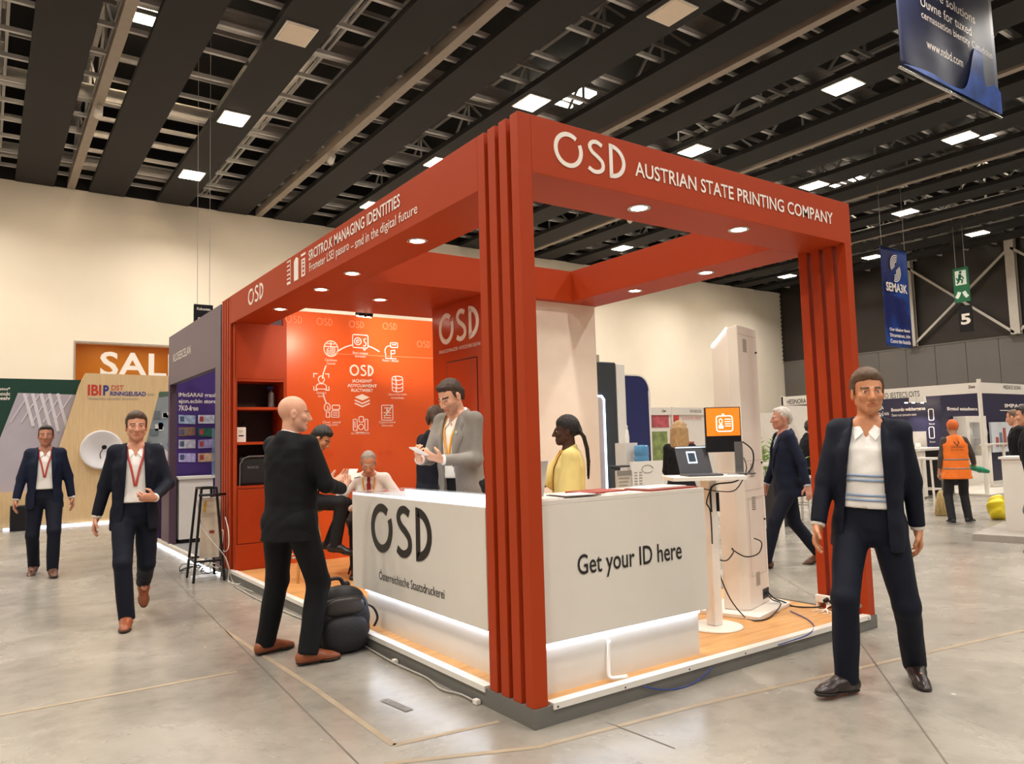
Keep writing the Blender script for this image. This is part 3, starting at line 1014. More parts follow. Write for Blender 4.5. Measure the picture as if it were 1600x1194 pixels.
cb = thing('information_counter', 'white counter with black Get your ID here lettering and lit plinth', 'counter', (0.8, 0.3, HP))
CY = 0.10
G().box((0.115, CY, 0.365), (1.42, CY + 0.025, 1.075)).obj('front_panel', M_COUNTER, cb, bevel=0.002)
G().box((1.395, CY + 0.0255, 0.365), (1.42, 0.55, 1.075)).obj('end_panel', M_COUNTER, cb)
G().box((0.115, CY, 1.0755), (1.42, 0.55, 1.10)).obj('counter_top', M_COUNTER, cb, bevel=0.002)
G().box((0.14, CY + 0.0255, 0.365), (1.394, 0.55, 0.385)).obj('underside', M_COUNTER, cb)
G().box((0.14, 0.525, 0.386), (1.394, 0.55, 1.075)).obj('rear_panel', M_COUNTER, cb)
G().box((0.15, CY + 0.045, HP), (1.365, 0.52, 0.3645)).obj('plinth', M_COUNTER, cb)
G().box((0.16, CY + 0.026, 0.345), (1.36, CY + 0.043, 0.3645)).obj('led_strip', M_LED, cb)
text_px('counter_lettering', 'Get your ID here', (903, 909), (1065, 872), (903, 867), M_INK, cb, 0.003, bold=0.008, Y=CY)
# white cable duct hanging from under the counter
p = at(951, 1000, Y=CY + 0.03)
g = G()
q = [at(951, 1000, Y=0.13), at(951, 1040, Y=0.12), at(953, 1058, Y=0.1), at(963, 1069, Y=0.07), at(980, 1070, Y=0.055)]
q[-1].z = q[-2].z = HP + 0.022
g.tube(q, 0.011, 8, 5)
tag(g.obj('cable_conduit', mat('white_cable', '#eae5de', 0.5)), 'white cable conduit bending out from under the ID counter', 'cable')

# brochures on the counter


def brochure(px, py, z, w, d, ang, m, label, th=0.004, hang=0.0):
    p = at(px, py, Z=z)
    p.y = min(max(p.y, CY + 0.06), 0.5)
    c, s = math.cos(ang), math.sin(ang)
    o = G().obox((p.x, p.y, z), (w * c, w * s, 0), (-d * s, d * c, 0), (0, 0, th)).obj('brochure', m)
    return tag(o, label, 'brochure')


M_MAROON = mat('maroon_folder', '#8e3228', 0.45)
M_PAPER = mat('white_paper', '#efe9e0', 0.6, var=0.02)
M_DKFOLD = mat('dark_folder_cover', '#3a3431', 0.5)
zc = 1.1005


def flatsheet(x, y, w, d, ang, m, z, label, th=0.004):
    c, s = math.cos(ang), math.sin(ang)
    o = G().obox((x, y, z), (w * c, w * s, 0), (-d * s, d * c, 0), (0, 0, th)).obj('brochure', m)
    return tag(o, label, 'brochure')


flatsheet(0.20, 0.14, 0.30, 0.22, 0.0, M_PAPER, zc, 'white leaflet on the ID counter beside the red post')
flatsheet(0.34, 0.13, 0.24, 0.2, -0.12, M_DKFOLD, zc + 0.005, 'dark open folder on the ID counter')
flatsheet(0.36, 0.15, 0.2, 0.17, -0.12, M_PAPER, zc + 0.0095, 'white page lying on the dark open folder', 0.003)
flatsheet(0.62, 0.24, 0.3, 0.22, 0.06, M_MAROON, zc, 'maroon folder in the middle of the ID counter', 0.01)
flatsheet(0.72, 0.13, 0.2, 0.1, 0.02, M_PAPER, zc, 'white sheet beside the maroon folder')
flatsheet(0.98, 0.12, 0.42, 0.22, 0.03, M_MAROON, zc, 'long maroon folder near the end of the ID counter', 0.008)
flatsheet(1.0, 0.17, 0.36, 0.2, 0.05, M_PAPER, zc + 0.0085, 'white sheet on the long maroon folder', 0.006)
# grey open laptop behind the post, seen edge on by the woman
lp = thing('laptop', 'pale laptop half hidden by the red post on the ID counter', 'laptop', (0.3, 0.42, zc))
G().box((0.15, 0.32, zc), (0.34, 0.5, zc + 0.012)).obj('keyboard_base', mat('silver_laptop', '#b9b4ae', 0.4, 0.4), lp)
G().obox((0.15, 0.32, zc + 0.0125), (0.19, 0, 0), (0, -0.05, 0.19), (0, 0.006, 0.002)).obj('screen_lid', MATS['silver_laptop'], lp)

# ---- high table with laptop and monitor
TXc, TYc, TZ = 1.95, 0.52, 1.14
ht_ = thing('high_table', 'white high table on a round foot beside the kiosk tower', 'table', (TXc, TYc, HP))
G().lathe([(0.19, 0), (0.19, 0.008), (0.17, 0.014), (0.002, 0.016)], (TXc, TYc, HP), 40).obj('table_foot', M_WHITE, ht_)
G().box((TXc - 0.04, TYc - 0.04, HP + 0.0165), (TXc + 0.04, TYc + 0.04, TZ - 0.025)).obj('table_column', M_WHITE, ht_, bevel=0.004)
rx = Vector((RC[0][0], RC[0][1], 0)).normalized()
fx = Vector((-rx.y, rx.x, 0))
tc0 = Vector((TXc, TYc, TZ - 0.0245)) - rx * 0.01
g = G().prism(rrect(-0.28, -0.2, 0.24, 0.2, 0.03), tc0, rx, fx, 0.0245)
g.obj('table_top', M_WHITE, ht_)
# monitor
M_SCREEN = mat('orange_screen', '#d8701f', 0.3, var=0.12, scale=3, emit=0.55, ecol='#e07a20')
mo = thing('monitor', 'desktop monitor showing a white ID card icon on orange', 'monitor', tuple(tc0 + rx * 0.2 + fx * 0.1 + Vector((0, 0, 0.0245))))
dpt = 5.42


def along(px, py, depth):
    d = RC.T @ np.array([(px - 800) / CAM_F, (py - 597) / CAM_F, 1.0])
    return Vector(CAM + d * depth)


a, b, c, d = along(1097, 635, dpt), along(1153, 637, dpt), along(1158, 705, dpt), along(1104, 708, dpt)
mu = (b - a)
mu.z = 0
mwid = mu.length
mu.normalize()
mn = Vector((mu.y, -mu.x, 0))
mz0, mz1 = (c.z + d.z) / 2, (a.z + b.z) / 2
o = Vector((d.x, d.y, mz0))
G().obox(o, mu * mwid, -mn * 0.03, (0, 0, mz1 - mz0)).obj('monitor_body', M_BLACK, mo, bevel=0.004)
so = o + mn * 0.0005 + mu * 0.008 + Vector((0, 0, (mz1 - mz0) * 0.36))
sw, shh = mwid - 0.016, (mz1 - mz0) * 0.62
G().obox(so, mu * sw, mn * 0.002, (0, 0, shh)).obj('screen', M_SCREEN, mo)
g = G()
co = so + mn * 0.0035 + mu * (sw * 0.3) + Vector((0, 0, shh * 0.16))
cw, ch = sw * 0.48, shh * 0.55
U, V = mu, Vector((0, 0, 1))
g.ribbon(rrect(0, 0, cw, ch, 0.018), 0.008, co, U, V, 0.001, True)
g.ribbon(arc2(cw * 0.27, ch * 0.66, cw * 0.1, ch * 0.16, 0, 340), 0.006, co, U, V, 0.001, True)
g.prism([(cw * 0.12, ch * 0.18), (cw * 0.42, ch * 0.18), (cw * 0.42, ch * 0.36), (cw * 0.34, ch * 0.46), (cw * 0.2, ch * 0.46), (cw * 0.12, ch * 0.36)], co, U, V, 0.001)
for q in (0.78, 0.63, 0.48, 0.34):
    g.ribbon([(cw * 0.52, ch * q), (cw * 0.9, ch * q)], 0.006, co, U, V, 0.001)
g.ribbon([(cw * 0.36, ch * 1.1), (cw * 0.5, ch * 1.1)], 0.01, co, U, V, 0.001)
g.obj('id_card_icon', mat('screen_white', '#fff2e4', 0.4, var=0, emit=0.7), mo, 'white ID card icon')
po = o + mu * (mwid * 0.78)
G().obox(Vector((po.x, po.y, TZ + 0.012)) + mn * 0.004, mu * 0.06, -mn * 0.02, (0, 0, mz0 - TZ + 0.06)).obj('monitor_neck', M_CHROME, mo)
G().obox(Vector((po.x, po.y, TZ + 0.0005)) - mu * 0.08 + mn * 0.08, mu * 0.2, -mn * 0.16, (0, 0, 0.011)).obj('monitor_foot', M_CHROME, mo)
# laptop on the table
lt = thing('laptop', 'grey laptop with blue-white window on screen on the high table', 'laptop', tuple(tc0))
lo_ = Vector((tc0.x, tc0.y, TZ)) - rx * 0.15 - fx * 0.12
lu = (rx * 0.97 + fx * 0.12).normalized()
lv = Vector((-lu.y, lu.x, 0))
M_DGREY = mat('dark_grey_laptop', '#4c4d52', 0.4, 0.3)
G().obox(lo_ + Vector((0, 0, 0.0005)), lu * 0.25, lv * 0.19, (0, 0, 0.014)).obj('keyboard_base', M_DGREY, lt, bevel=0.003)
so2 = lo_ + lv * 0.17 + Vector((0, 0, 0.0145))
up2 = (Vector((0, 0, 0.195)) + lv * 0.05 - lu * 0.02)
G().obox(so2, lu * 0.24, up2, lv * 0.007).obj('screen_lid', M_DGREY, lt)
nl = lu.cross(up2).normalized()
G().obox(so2 + nl * 0.001 + lu * 0.075 + up2 * 0.36, lu * 0.07, up2 * 0.44, nl * 0.0015).obj('screen_window', mat('screen_bluewhite', '#c9dcf2', 0.4, var=0.3, scale=60, emit=0.6), lt)
G().obox(so2 + nl * 0.0022 + lu * 0.084 + up2 * 0.42, lu * 0.052, up2 * 0.32, nl * 0.001).obj('screen_picture', mat('screen_picture', '#2c3b4c', 0.4, var=0.5, scale=80, emit=0.1), lt)
G().obox(so2 + nl * 0.001 + lu * 0.004 + up2 * 0.93, lu * 0.232, up2 * 0.04, nl * 0.0015).obj('task_bar', MATS['screen_bluewhite'], lt)

# ---- kiosk tower
kc = [at(1131, 951, Z=0.135), at(1170, 953.6, Z=0.135), at(1204, 936, Z=0.135)]
A_, B_, C_ = [Vector((p.x, p.y, 0)) for p in kc]
e1 = (C_ - B_)
kL = e1.length
e1.normalize()
e0 = Vector((-e1.y, e1.x, 0))
kW = 0.19
z0, zt1, zt0 = HP + 0.03, 2.26, 2.06
kt = thing('kiosk_tower', 'tall white registration kiosk tower with slanted top and vent grilles', 'kiosk', (B_.x, B_.y, HP))
ch = 0.05
# plan outline: chamfered left edge, slanted top falling to the rear
pl = [(0, ch * 1.2), (ch, 0), (kL - 0.015, 0), (kL, 0.015), (kL, kW), (0, kW)]
vs, fs = [], []
for q in pl:
    p = B_ + e1 * q[0] + e0 * q[1]
    vs.append((p.x, p.y, z0))
for q in pl:
    p = B_ + e1 * q[0] + e0 * q[1]
    vs.append((p.x, p.y, zt1 - 0.16 * max(0, (q[1] - 0.03)) / kW))
n = len(pl)
fs = [tuple(reversed(range(n))), tuple(range(n, 2 * n))] + [(i, (i + 1) % n, n + (i + 1) % n, n + i) for i in range(n)]
G().add(vs, fs).obj('tower_body', mat('kiosk_white', '#e9dfd3', 0.35, var=0.01), kt, bevel=0.006)
pb = [(-0.12, -0.12), (kL + 0.02, -0.15), (kL + 0.09, -0.05), (kL + 0.09, kW + 0.15), (-0.12, kW + 0.15)]
G().prism(pb, B_ + Vector((0, 0, HP)), e1, e0, 0.028).obj('base_plate', M_WHITE, kt, bevel=0.004)
lp0 = B_ + e0 * (ch * 1.2) - e1 * 0.003 + Vector((0, 0, zt1 - 0.022))
lp1 = B_ + e0 * kW - e1 * 0.003 + Vector((0, 0, zt1 - 0.158))
G().bar(lp0, lp1, 0.008, 0.008, (0, 0, 1)).obj('led_strip', M_LED, kt)


def kp(x, z, off=0.0):
    return B_ + e1 * x - e0 * off + Vector((0, 0, z))


M_VENT = mat('vent_dark', '#8c857c', 0.6, var=0.0)
M_SEAM = mat('panel_seam_grey', '#b5aa9d', 0.6, var=0)
for vx, vz in ((0.15, 2.06), (0.17, 1.1), (0.17, 0.85), (0.18, 0.28)):
    g = G()
    for i in range(8):
        g.obox(kp(vx, vz + i * 0.013, 0.0005), e1 * 0.075, e0 * 0.002 * -1, (0, 0, 0.006))
    g.obj('vent_grille', M_VENT, kt)
for z in (1.22, 1.0, 0.94):
    G().obox(kp(0.05, z, 0.0004), e1 * (kL - 0.06), e0 * -0.0006, (0, 0, 0.003)).obj('panel_seam', M_SEAM, kt)
G().obox(kp(0.06, 2.19, 0.0004), e1 * (kL - 0.09), e0 * -0.0006, (0, 0, 0.003)).obj('panel_seam', M_SEAM, kt)
for z in (2.07, 1.2, 0.76):
    G().cyl(kp(kL - 0.05, z, -0.001), kp(kL - 0.05, z, 0.012), 0.008, n=8).obj('lock', M_BLACK, kt)
g = G().ribbon([(0.1, 0.36), (kL - 0.06, 0.36), (kL - 0.06, 0.93), (0.1, 0.93)], 0.003, B_ - e0 * 0.0004, e1, (0, 0, 1), 0.0008, True)
g.obj('access_panel', M_SEAM, kt)
G().obox(kp(kL - 0.16, 0.16, 0.0005), e1 * 0.13, e0 * -0.002, (0, 0, 0.075)).obj('socket_panel', M_BLACK, kt)

# ---- cables around the kiosk
M_CABLE = mat('black_cable', '#1b1a1b', 0.5, var=0)


def cable(pts, r, m, label, name='cable', cat='cable'):
    return tag(G().tube(pts, r, 6, 5).obj(name, m), label, cat)


tz = TZ - 0.05
tcol = Vector((TXc, TYc, 0))
py_ = at(1278, 946, X=2.98).y
cable([kp(kL - 0.06, 0.2, 0.004), kp(kL - 0.06, 0.155, 0.05), kp(kL - 0.04, HP + 0.036, 0.12), (2.87, 0.56, HP + 0.008), (2.88, 0.47, HP + 0.008), (2.9, py_ - 0.07, HP + 0.03), (2.915, py_ - 0.1, HP + 0.072)], 0.006, M_CABLE, 'black mains cable running from the kiosk socket to the power strip')
cable([kp(kL - 0.1, 0.2, 0.004), kp(kL - 0.11, 0.155, 0.05), kp(kL - 0.12, HP + 0.036, 0.12), at(1204, 964, Z=HP + 0.008), at(1184, 970, Z=HP + 0.008), at(1166, 966, Z=HP + 0.008), along(1141, 936, 5.44), along(1122, 890, 5.37), along(1114, 850, 5.3), along(1112, 800, 5.27), along(1110, 765, 5.25)], 0.005, M_CABLE, 'black cable dropping from the high table down to the kiosk foot')
cable([along(1178, 841, 5.62), along(1190, 848, 5.6), along(1185, 865, 5.58), along(1165, 870, 5.55), along(1146, 860, 5.5), along(1144, 857, 5.48), along(1146, 863, 5.46), along(1135, 876, 5.4), along(1120, 872, 5.35), along(1113, 855, 5.3), along(1112, 800, 5.28)], 0.005, M_CABLE, 'looped black cable plugged into the middle of the kiosk')
cable([along(1160, 690, 5.42), along(1176, 705, 5.4), along(1174, 732, 5.4), along(1150, 752, 5.38), along(1118, 757, 5.3), along(1110, 770, 5.24), along(1112, 800, 5.24)], 0.006, M_CABLE, 'thick black monitor cable arching beside the monitor')
cable([along(1162, 715, 5.45), along(1166, 735, 5.42), along(1150, 765, 5.4), along(1125, 768, 5.3), along(1100, 764, 5.2)], 0.004, M_CABLE, 'thin black cable hanging below the monitor')
cable([along(1112, 760, 5.22), along(1104, 785, 5.22), along(1110, 800, 5.22), along(1113, 850, 5.22)], 0.005, M_CABLE, 'short black cable against the high table column')
ab = G().obox(along(1110, 770, 5.3), rx * 0.06, fx * 0.03, (0, 0, -0.13)).obj('power_adapter', M_BLACK)
tag(ab, 'black power adapter hanging under the high table', 'adapter')
# power strip leaning on the right post
ps = thing('power_strip', 'white power strip with plugs leaning on the foot of the right post', 'power strip', (2.98, 0.2, HP))
pa, pbp = at(1278, 946, X=2.98), at(1340, 938, X=2.98)
u = Vector((0, pbp.y - pa.y, 0))
G().obox((2.985, pa.y, HP + 0.05), u, (-0.035, 0, 0.0), (0, 0, 0.055)).obj('strip_body', M_WHITE, ps, bevel=0.004)
for q_ in (pa.y - 0.02, pbp.y):
    G().box((2.955, q_, HP), (2.985, q_ + 0.02, HP + 0.05)).obj('strip_foot', M_WHITE, ps)
for k in range(2):
    yy = pa.y - 0.1 - 0.05 * k
    G().cyl((2.95, yy, HP + 0.08), (2.915, yy, HP + 0.075), 0.018, 0.014, n=10).obj('plug', M_BLACK, ps)
for k in range(5):
    yy = pa.y - 0.2 - 0.04 * k
    G().cyl((2.9495, yy, HP + 0.078), (2.948, yy, HP + 0.078), 0.014, n=10).obj('socket', M_VENT, ps)
for k in range(4):
    yy = pa.y - 0.1 - 0.02 * k
    g = G().tube([(2.94, yy, HP + 0.06), (2.9, yy - 0.02 + 0.02 * k, HP + 0.025), (2.86, yy + 0.04 - 0.03 * k, HP + 0.006), (2.82, yy + 0.05 - 0.03 * k, HP + 0.006)], 0.004, 6, 4)
    tag(g.obj('cable', MATS['white_cable']), 'thin white lead splayed on the boards below the power strip', 'cable', 'white leads below the power strip')
cable([at(1235, 955, Z=HP + 0.008), at(1262, 968, Z=HP + 0.008), at(1272, 980, Z=HP + 0.008), at(1262, 992, Z=HP + 0.012), at(1235, 1002, Z=HP + 0.014), at(1216, 1008, Z=HP + 0.02)], 0.004, mat('blue_cable', '#2d3f8c', 0.45), 'blue network cable looping over the oak boards', cat='cable')
p0, p1 = at(1110, 1048, Y=-0.012), at(1085, 1066, Y=-0.012)
cable([at(1112, 1043, Y=-0.014), at(1100, 1056, Y=-0.02), at(1075, 1072, Y=-0.02), at(1040, 1078, Y=-0.02), at(1005, 1073, Y=-0.014)], 0.004, MATS['blue_cable'], 'blue network cable hanging over the front kerb', cat='cable')
# grey cable along the left kerb
lc = [at(365, 915, Z=0.01), at(400, 935, Z=0.01), at(450, 958, Z=0.01), at(520, 985, Z=0.01), at(575, 1006, Z=0.012), at(612, 1034, Z=0.012), at(640, 1047, Z=0.012), at(668, 1060, Z=0.012), at(690, 1077, Z=0.012), at(720, 1085, Z=0.012), at(745, 1098, Z=0.012)]
for q in lc:
    q.x = min(q.x, -0.015)
cable(lc, 0.006, mat('grey_cable', '#a8a39b', 0.6), 'grey cable lying along the left kerb of the stand')
for px, py in ((617, 1034), (745, 1097)):
    q = at(px, py, Z=0.012)
    q.x = min(q.x, -0.02)
    tag(G().obox(q - Vector((0.015, 0.02, 0.0105)), (0.03, 0, 0), (0, 0.04, 0), (0, 0, 0.026)).obj('cable_clip', M_WHITE, bevel=0.003), 'white plug on the grey kerb cable nearer to the %s' % ('backpack' if px < 700 else 'corner post'), 'plug', 'white plugs on the grey kerb cable')

# ================================================================== implicit surfaces -> meshes (bodies, clothes, soft things)
class Field:
    def __init__(s, lo, hi, res, fine=()):
        """rectilinear grid; fine = list of (lo, hi, res) boxes whose axis ranges get a finer spacing"""
        s.ax = []
        for a in range(3):
            pts = [lo[a]]
            while pts[-1] < hi[a]:
                x = pts[-1]
                st = res
                for fl, fh, fr in fine:
                    if fl[a] - res < x < fh[a]:
                        st = min(st, fr)
                pts.append(x + st)
            s.ax.append(np.array(pts, dtype=np.float32))
        s.D = np.full([len(q) for q in s.ax], 0.08, dtype=np.float32)

    def sub(s, lo, hi):
        sl = []
        for a in range(3):
            i0 = int(np.searchsorted(s.ax[a], lo[a]))
            i1 = int(np.searchsorted(s.ax[a], hi[a]))
            if i1 <= i0:
                return None, None
            sl.append(slice(i0, i1))
        x = s.ax[0][sl[0]][:, None, None]
        y = s.ax[1][sl[1]][None, :, None]
        z = s.ax[2][sl[2]][None, None, :]
        return tuple(sl), (x, y, z)

    def put(s, sl, d, k, op):
        a = s.D[sl]
        if op == 'add':
            if k > 0:
                h = np.clip(0.5 + 0.5 * (a - d) / k, 0, 1)
                s.D[sl] = a * (1 - h) + d * h - k * h * (1 - h)
            else:
                s.D[sl] = np.minimum(a, d)
        elif op == 'cut':
            d = -d
            if k > 0:
                h = np.clip(0.5 - 0.5 * (a - d) / k, 0, 1)
                s.D[sl] = a * (1 - h) + d * h + k * h * (1 - h)
            else:
                s.D[sl] = np.maximum(a, d)

    def cone(s, p0, p1, r0, r1, k=0.02, op='add', flat=None, fk=1.0, cap0=False, cap1=False, wr=0.0):
        p0, p1 = np.array(p0, float), np.array(p1, float)
        m = max(r0, r1) + 0.05
        sl, g = s.sub(np.minimum(p0, p1) - m, np.maximum(p0, p1) + m)
        if sl is None:
            return s
        ba = p1 - p0
        L2 = max(ba @ ba, 1e-9)
        px, py, pz = g[0] - p0[0], g[1] - p0[1], g[2] - p0[2]
        t = (px * ba[0] + py * ba[1] + pz * ba[2]) / L2
        h = np.clip(t, 0, 1)
        vx, vy, vz = px - ba[0] * h, py - ba[1] * h, pz - ba[2] * h
        q = vx * vx + vy * vy + vz * vz
        if flat is not None:
            f = np.array(flat, float)
            f = f / np.linalg.norm(f)
            vn = vx * f[0] + vy * f[1] + vz * f[2]
            q = q + (fk * fk - 1) * vn * vn
        d = np.sqrt(q) - (r0 + (r1 - r0) * h)
        if wr:
            d = d + wr * wrinkle(px, py, pz + 0.3 * t)
        L = math.sqrt(L2)
        if cap1:
            d = np.maximum(d, (t - 1) * L)
        if cap0:
            d = np.maximum(d, -t * L)
        s.put(sl, d.astype(np.float32), k, op)
        return s

    def ell(s, c, r, k=0.02, op='add', R=None, bx=None):
        c, r = np.array(c, float), np.array(r, float)
        m = r.max() + 0.04
        sl, g = s.sub(c - m, c + m)
        if sl is None:
            return s
        px, py, pz = g[0] - c[0], g[1] - c[1], g[2] - c[2]
        if R is not None:
            a = [px * R[i][0] + py * R[i][1] + pz * R[i][2] for i in range(3)]
        else:
            a = [px, py, pz]
        k0 = np.sqrt((a[0] / r[0]) ** 2 + (a[1] / r[1]) ** 2 + (a[2] / r[2]) ** 2)
        k1 = np.sqrt((a[0] / r[0] ** 2) ** 2 + (a[1] / r[1] ** 2) ** 2 + (a[2] / r[2] ** 2) ** 2) + 1e-6
        d = k0 * (k0 - 1) / k1
        s.put(sl, d.astype(np.float32), k, op)
        return s

    def func(s, fn, lo, hi, k=0.02, op='add'):
        sl, g = s.sub(lo, hi)
        if sl is None:
            return s
        d = fn(*g)
        s.put(sl, np.broadcast_to(d, s.D[sl].shape).astype(np.float32), k, op)
        return s

    def mesh(s, name, mats, keep=None):
        D = s.D
        neg = D < 0
        nx, ny, nz = D.shape
        cnt = np.zeros((nx - 1, ny - 1, nz - 1), dtype=np.int8)
        for i in (0, 1):
            for j in (0, 1):
                for k in (0, 1):
                    cnt += neg[i:nx - 1 + i, j:ny - 1 + j, k:nz - 1 + k]
        act = np.argwhere((cnt > 0) & (cnt < 8))
        if len(act) == 0:
            return bpy.data.meshes.new(name)
        ids = np.full(cnt.shape, -1, dtype=np.int32)
        ids[act[:, 0], act[:, 1], act[:, 2]] = np.arange(len(act))
        acc = np.zeros((len(act), 3))
        num = np.zeros(len(act))
        ax = s.ax
        cor = [(0, 0, 0), (1, 0, 0), (0, 1, 0), (1, 1, 0), (0, 0, 1), (1, 0, 1), (0, 1, 1), (1, 1, 1)]
        for a in range(8):
            for b in range(a + 1, 8):
                ca, cb = np.array(cor[a]), np.array(cor[b])
                if np.abs(ca - cb).sum() != 1:
                    continue
                ia, ib = act + ca, act + cb
                da = D[ia[:, 0], ia[:, 1], ia[:, 2]]
                db = D[ib[:, 0], ib[:, 1], ib[:, 2]]
                w = (da < 0) != (db < 0)
                t = np.where(w, da / np.where(w, da - db, 1), 0)
                for q in range(3):
                    A, B = ax[q][ia[:, q]], ax[q][ib[:, q]]
                    acc[:, q] += np.where(w, A + (B - A) * t, 0)
                num += w
        V = acc / num[:, None]
        quads = []
        for a in range(3):
            n1, n2 = (a + 1) % 3, (a + 2) % 3
            lo = [slice(1, -1)] * 3
            l2 = [slice(1, -1)] * 3
            lo[a] = slice(0, -1)
            l2[a] = slice(1, None)
            A, B = neg[tuple(lo)], neg[tuple(l2)]
            for flip in (False, True):
                e = np.argwhere((A & ~B) if not flip else (~A & B))
                if len(e) == 0:
                    continue
                e = e + 1
                e[:, a] -= 1
                c = []
                for o1, o2 in ((0, 0), (1, 0), (1, 1), (0, 1)):
                    i = e.copy()
                    i[:, n1] -= o1
                    i[:, n2] -= o2
                    c.append(ids[i[:, 0], i[:, 1], i[:, 2]])
                q = np.stack(c, 1)
                if flip:
                    q = q[:, ::-1]
                quads.append(q)
        Q = np.concatenate(quads)
        Q = Q[(Q >= 0).all(1)]
        if keep is not None:
            cen = V[Q].mean(1)
            Q = Q[keep(cen)]
            used = np.unique(Q)
            mp = np.full(len(V), -1)
            mp[used] = np.arange(len(used))
            V, Q = V[used], mp[Q]
        me = bpy.data.meshes.new(name)
        me.vertices.add(len(V))
        me.vertices.foreach_set('co', V.astype(np.float32).ravel())
        me.loops.add(len(Q) * 4)
        me.loops.foreach_set('vertex_index', Q.astype(np.int32).ravel())
        me.polygons.add(len(Q))
        me.polygons.foreach_set('loop_start', np.arange(0, len(Q) * 4, 4, dtype=np.int32))
        me.update(calc_edges=True)
        me.validate()
        me.polygons.foreach_set('use_smooth', [True] * len(me.polygons))
        for m in (mats if isinstance(mats, (list, tuple)) else [mats]):
            me.materials.append(m)
        me.update()
        return me

# ================================================================== loose things around the stand
# ---- bar stool
sc_ = Vector((0.43, 4.46, HP))
SEATZ = 0.80
st = thing('bar_stool', 'light oak bar stool with splayed legs behind the bald man', 'stool', tuple(sc_))
G().lathe([(0.17, 0), (0.185, 0.01), (0.185, 0.03), (0.17, 0.04), (0.002, 0.035)], (sc_.x, sc_.y, SEATZ - 0.04), 28).obj('seat', M_STOOLWOOD, st)
for k, a in enumerate((-45, 45, 135, 225)):
    a = math.radians(a + 10)
    d = Vector((math.cos(a), math.sin(a), 0))
    G().cyl(sc_ + d * 0.22, Vector((sc_.x, sc_.y, SEATZ - 0.03)) + d * 0.12, 0.013, 0.017, n=10).obj('leg', M_STOOLWOOD, st)
pts = []
for k in range(5):
    a = math.radians(-55 + 90 * k)
    pts.append(Vector((sc_.x, sc_.y, HP + 0.24)) + Vector((math.cos(a), math.sin(a), 0)) * 0.185)
g = G()
for i in range(4):
    g.cyl(pts[i], pts[i + 1], 0.008, n=8)
g.obj('foot_ring', M_CHROME, st)

# ---- grey shell armchair (the man in the white shirt sits in it)
AC = Vector((1.18, 4.52, HP))
AF = Vector((-0.45, -0.9, 0)).normalized()           # the way it faces
AR = Vector((AF.y, -AF.x, 0))
ac = thing('shell_armchair', 'dark grey shell armchair on thin black legs behind the counter', 'chair', tuple(AC))
M_SHELL = mat('grey_shell_fabric', '#5a524d', 0.8, bump=0.15, bscale=200)
g = G()
rows = []
for j in range(9):                                   # shell: seat pan sweeping up into back and arms
    t = j / 8
    ring = []
    for i in range(15):
        a = math.radians(-130 + 260 * i / 14)
        back = (1 + math.cos(a)) / 2
        h = 0.43 + t * (0.10 + 0.28 * back ** 1.2)
        rad = 0.22 + 0.08 * t
        p = AC + (-AF * math.cos(a) + AR * math.sin(a)) * rad
        ring.append((p.x, p.y, HP + h - 0.02))
    rows.append(ring)
vs = [p for r_ in rows for p in r_]
fs = [(j * 15 + i, j * 15 + i + 1, (j + 1) * 15 + i + 1, (j + 1) * 15 + i) for j in range(8) for i in range(14)]
o = g.add(vs, fs, True).obj('shell_back', M_SHELL, ac)
md = o.modifiers.new('solid', 'SOLIDIFY')
md.thickness = 0.03
G().lathe([(0.12, -0.09), (0.2, -0.06), (0.235, -0.01), (0.235, 0.03), (0.2, 0.045), (0.002, 0.04)], (AC.x, AC.y, HP + 0.40), 24).obj('seat', M_SHELL, ac)
for sx in (-1, 1):
    for sy in (-1, 1):
        d = AF * sy + AR * sx
        G().cyl(AC + d * 0.22, AC + d * 0.13 + Vector((0, 0, 0.34)), 0.009, 0.013, n=8).obj('leg', M_BLACK, ac)

# ---- backpack
BP = Vector((-0.18, 2.05, 0))
bf = (rx * 0.55 - fx * 0.85).normalized()            # front of the bag
br_ = Vector((-bf.y, bf.x, 0))
bp = thing('backpack', 'black backpack standing on the floor behind the bald man', 'bag', (BP.x, BP.y, 0), rz=math.atan2(-bf.x, bf.y), local=True)
bp.scale = (1.28, 1.15, 1.02)
M_BAG = mat('black_bag_nylon', '#131317', 0.65, var=0.12, scale=14, bump=0.25, bscale=120)
M_BAG2 = mat('brown_black_pocket', '#2c2623', 0.5, var=0.1, scale=10, bump=0.15, bscale=80)
F = Field((-0.24, -0.2, -0.02), (0.24, 0.24, 0.5), 0.009)


def bagbody(x, y, z):
    a = 0.165 - 0.045 * np.clip((z - 0.25) / 0.2, 0, 1) ** 2
    b = 0.11 - 0.03 * np.clip((z - 0.2) / 0.25, 0, 1)
    q = ((np.abs(x) / a) ** 3.2 + (np.abs(y) / b) ** 3.2 + (np.abs(z - 0.215) / 0.215) ** 3.6) ** (1 / 3.3)
    return (q - 1) * 0.11 + 0.003 * np.sin(x * 60 + z * 20) * np.sin(z * 45 + y * 30)


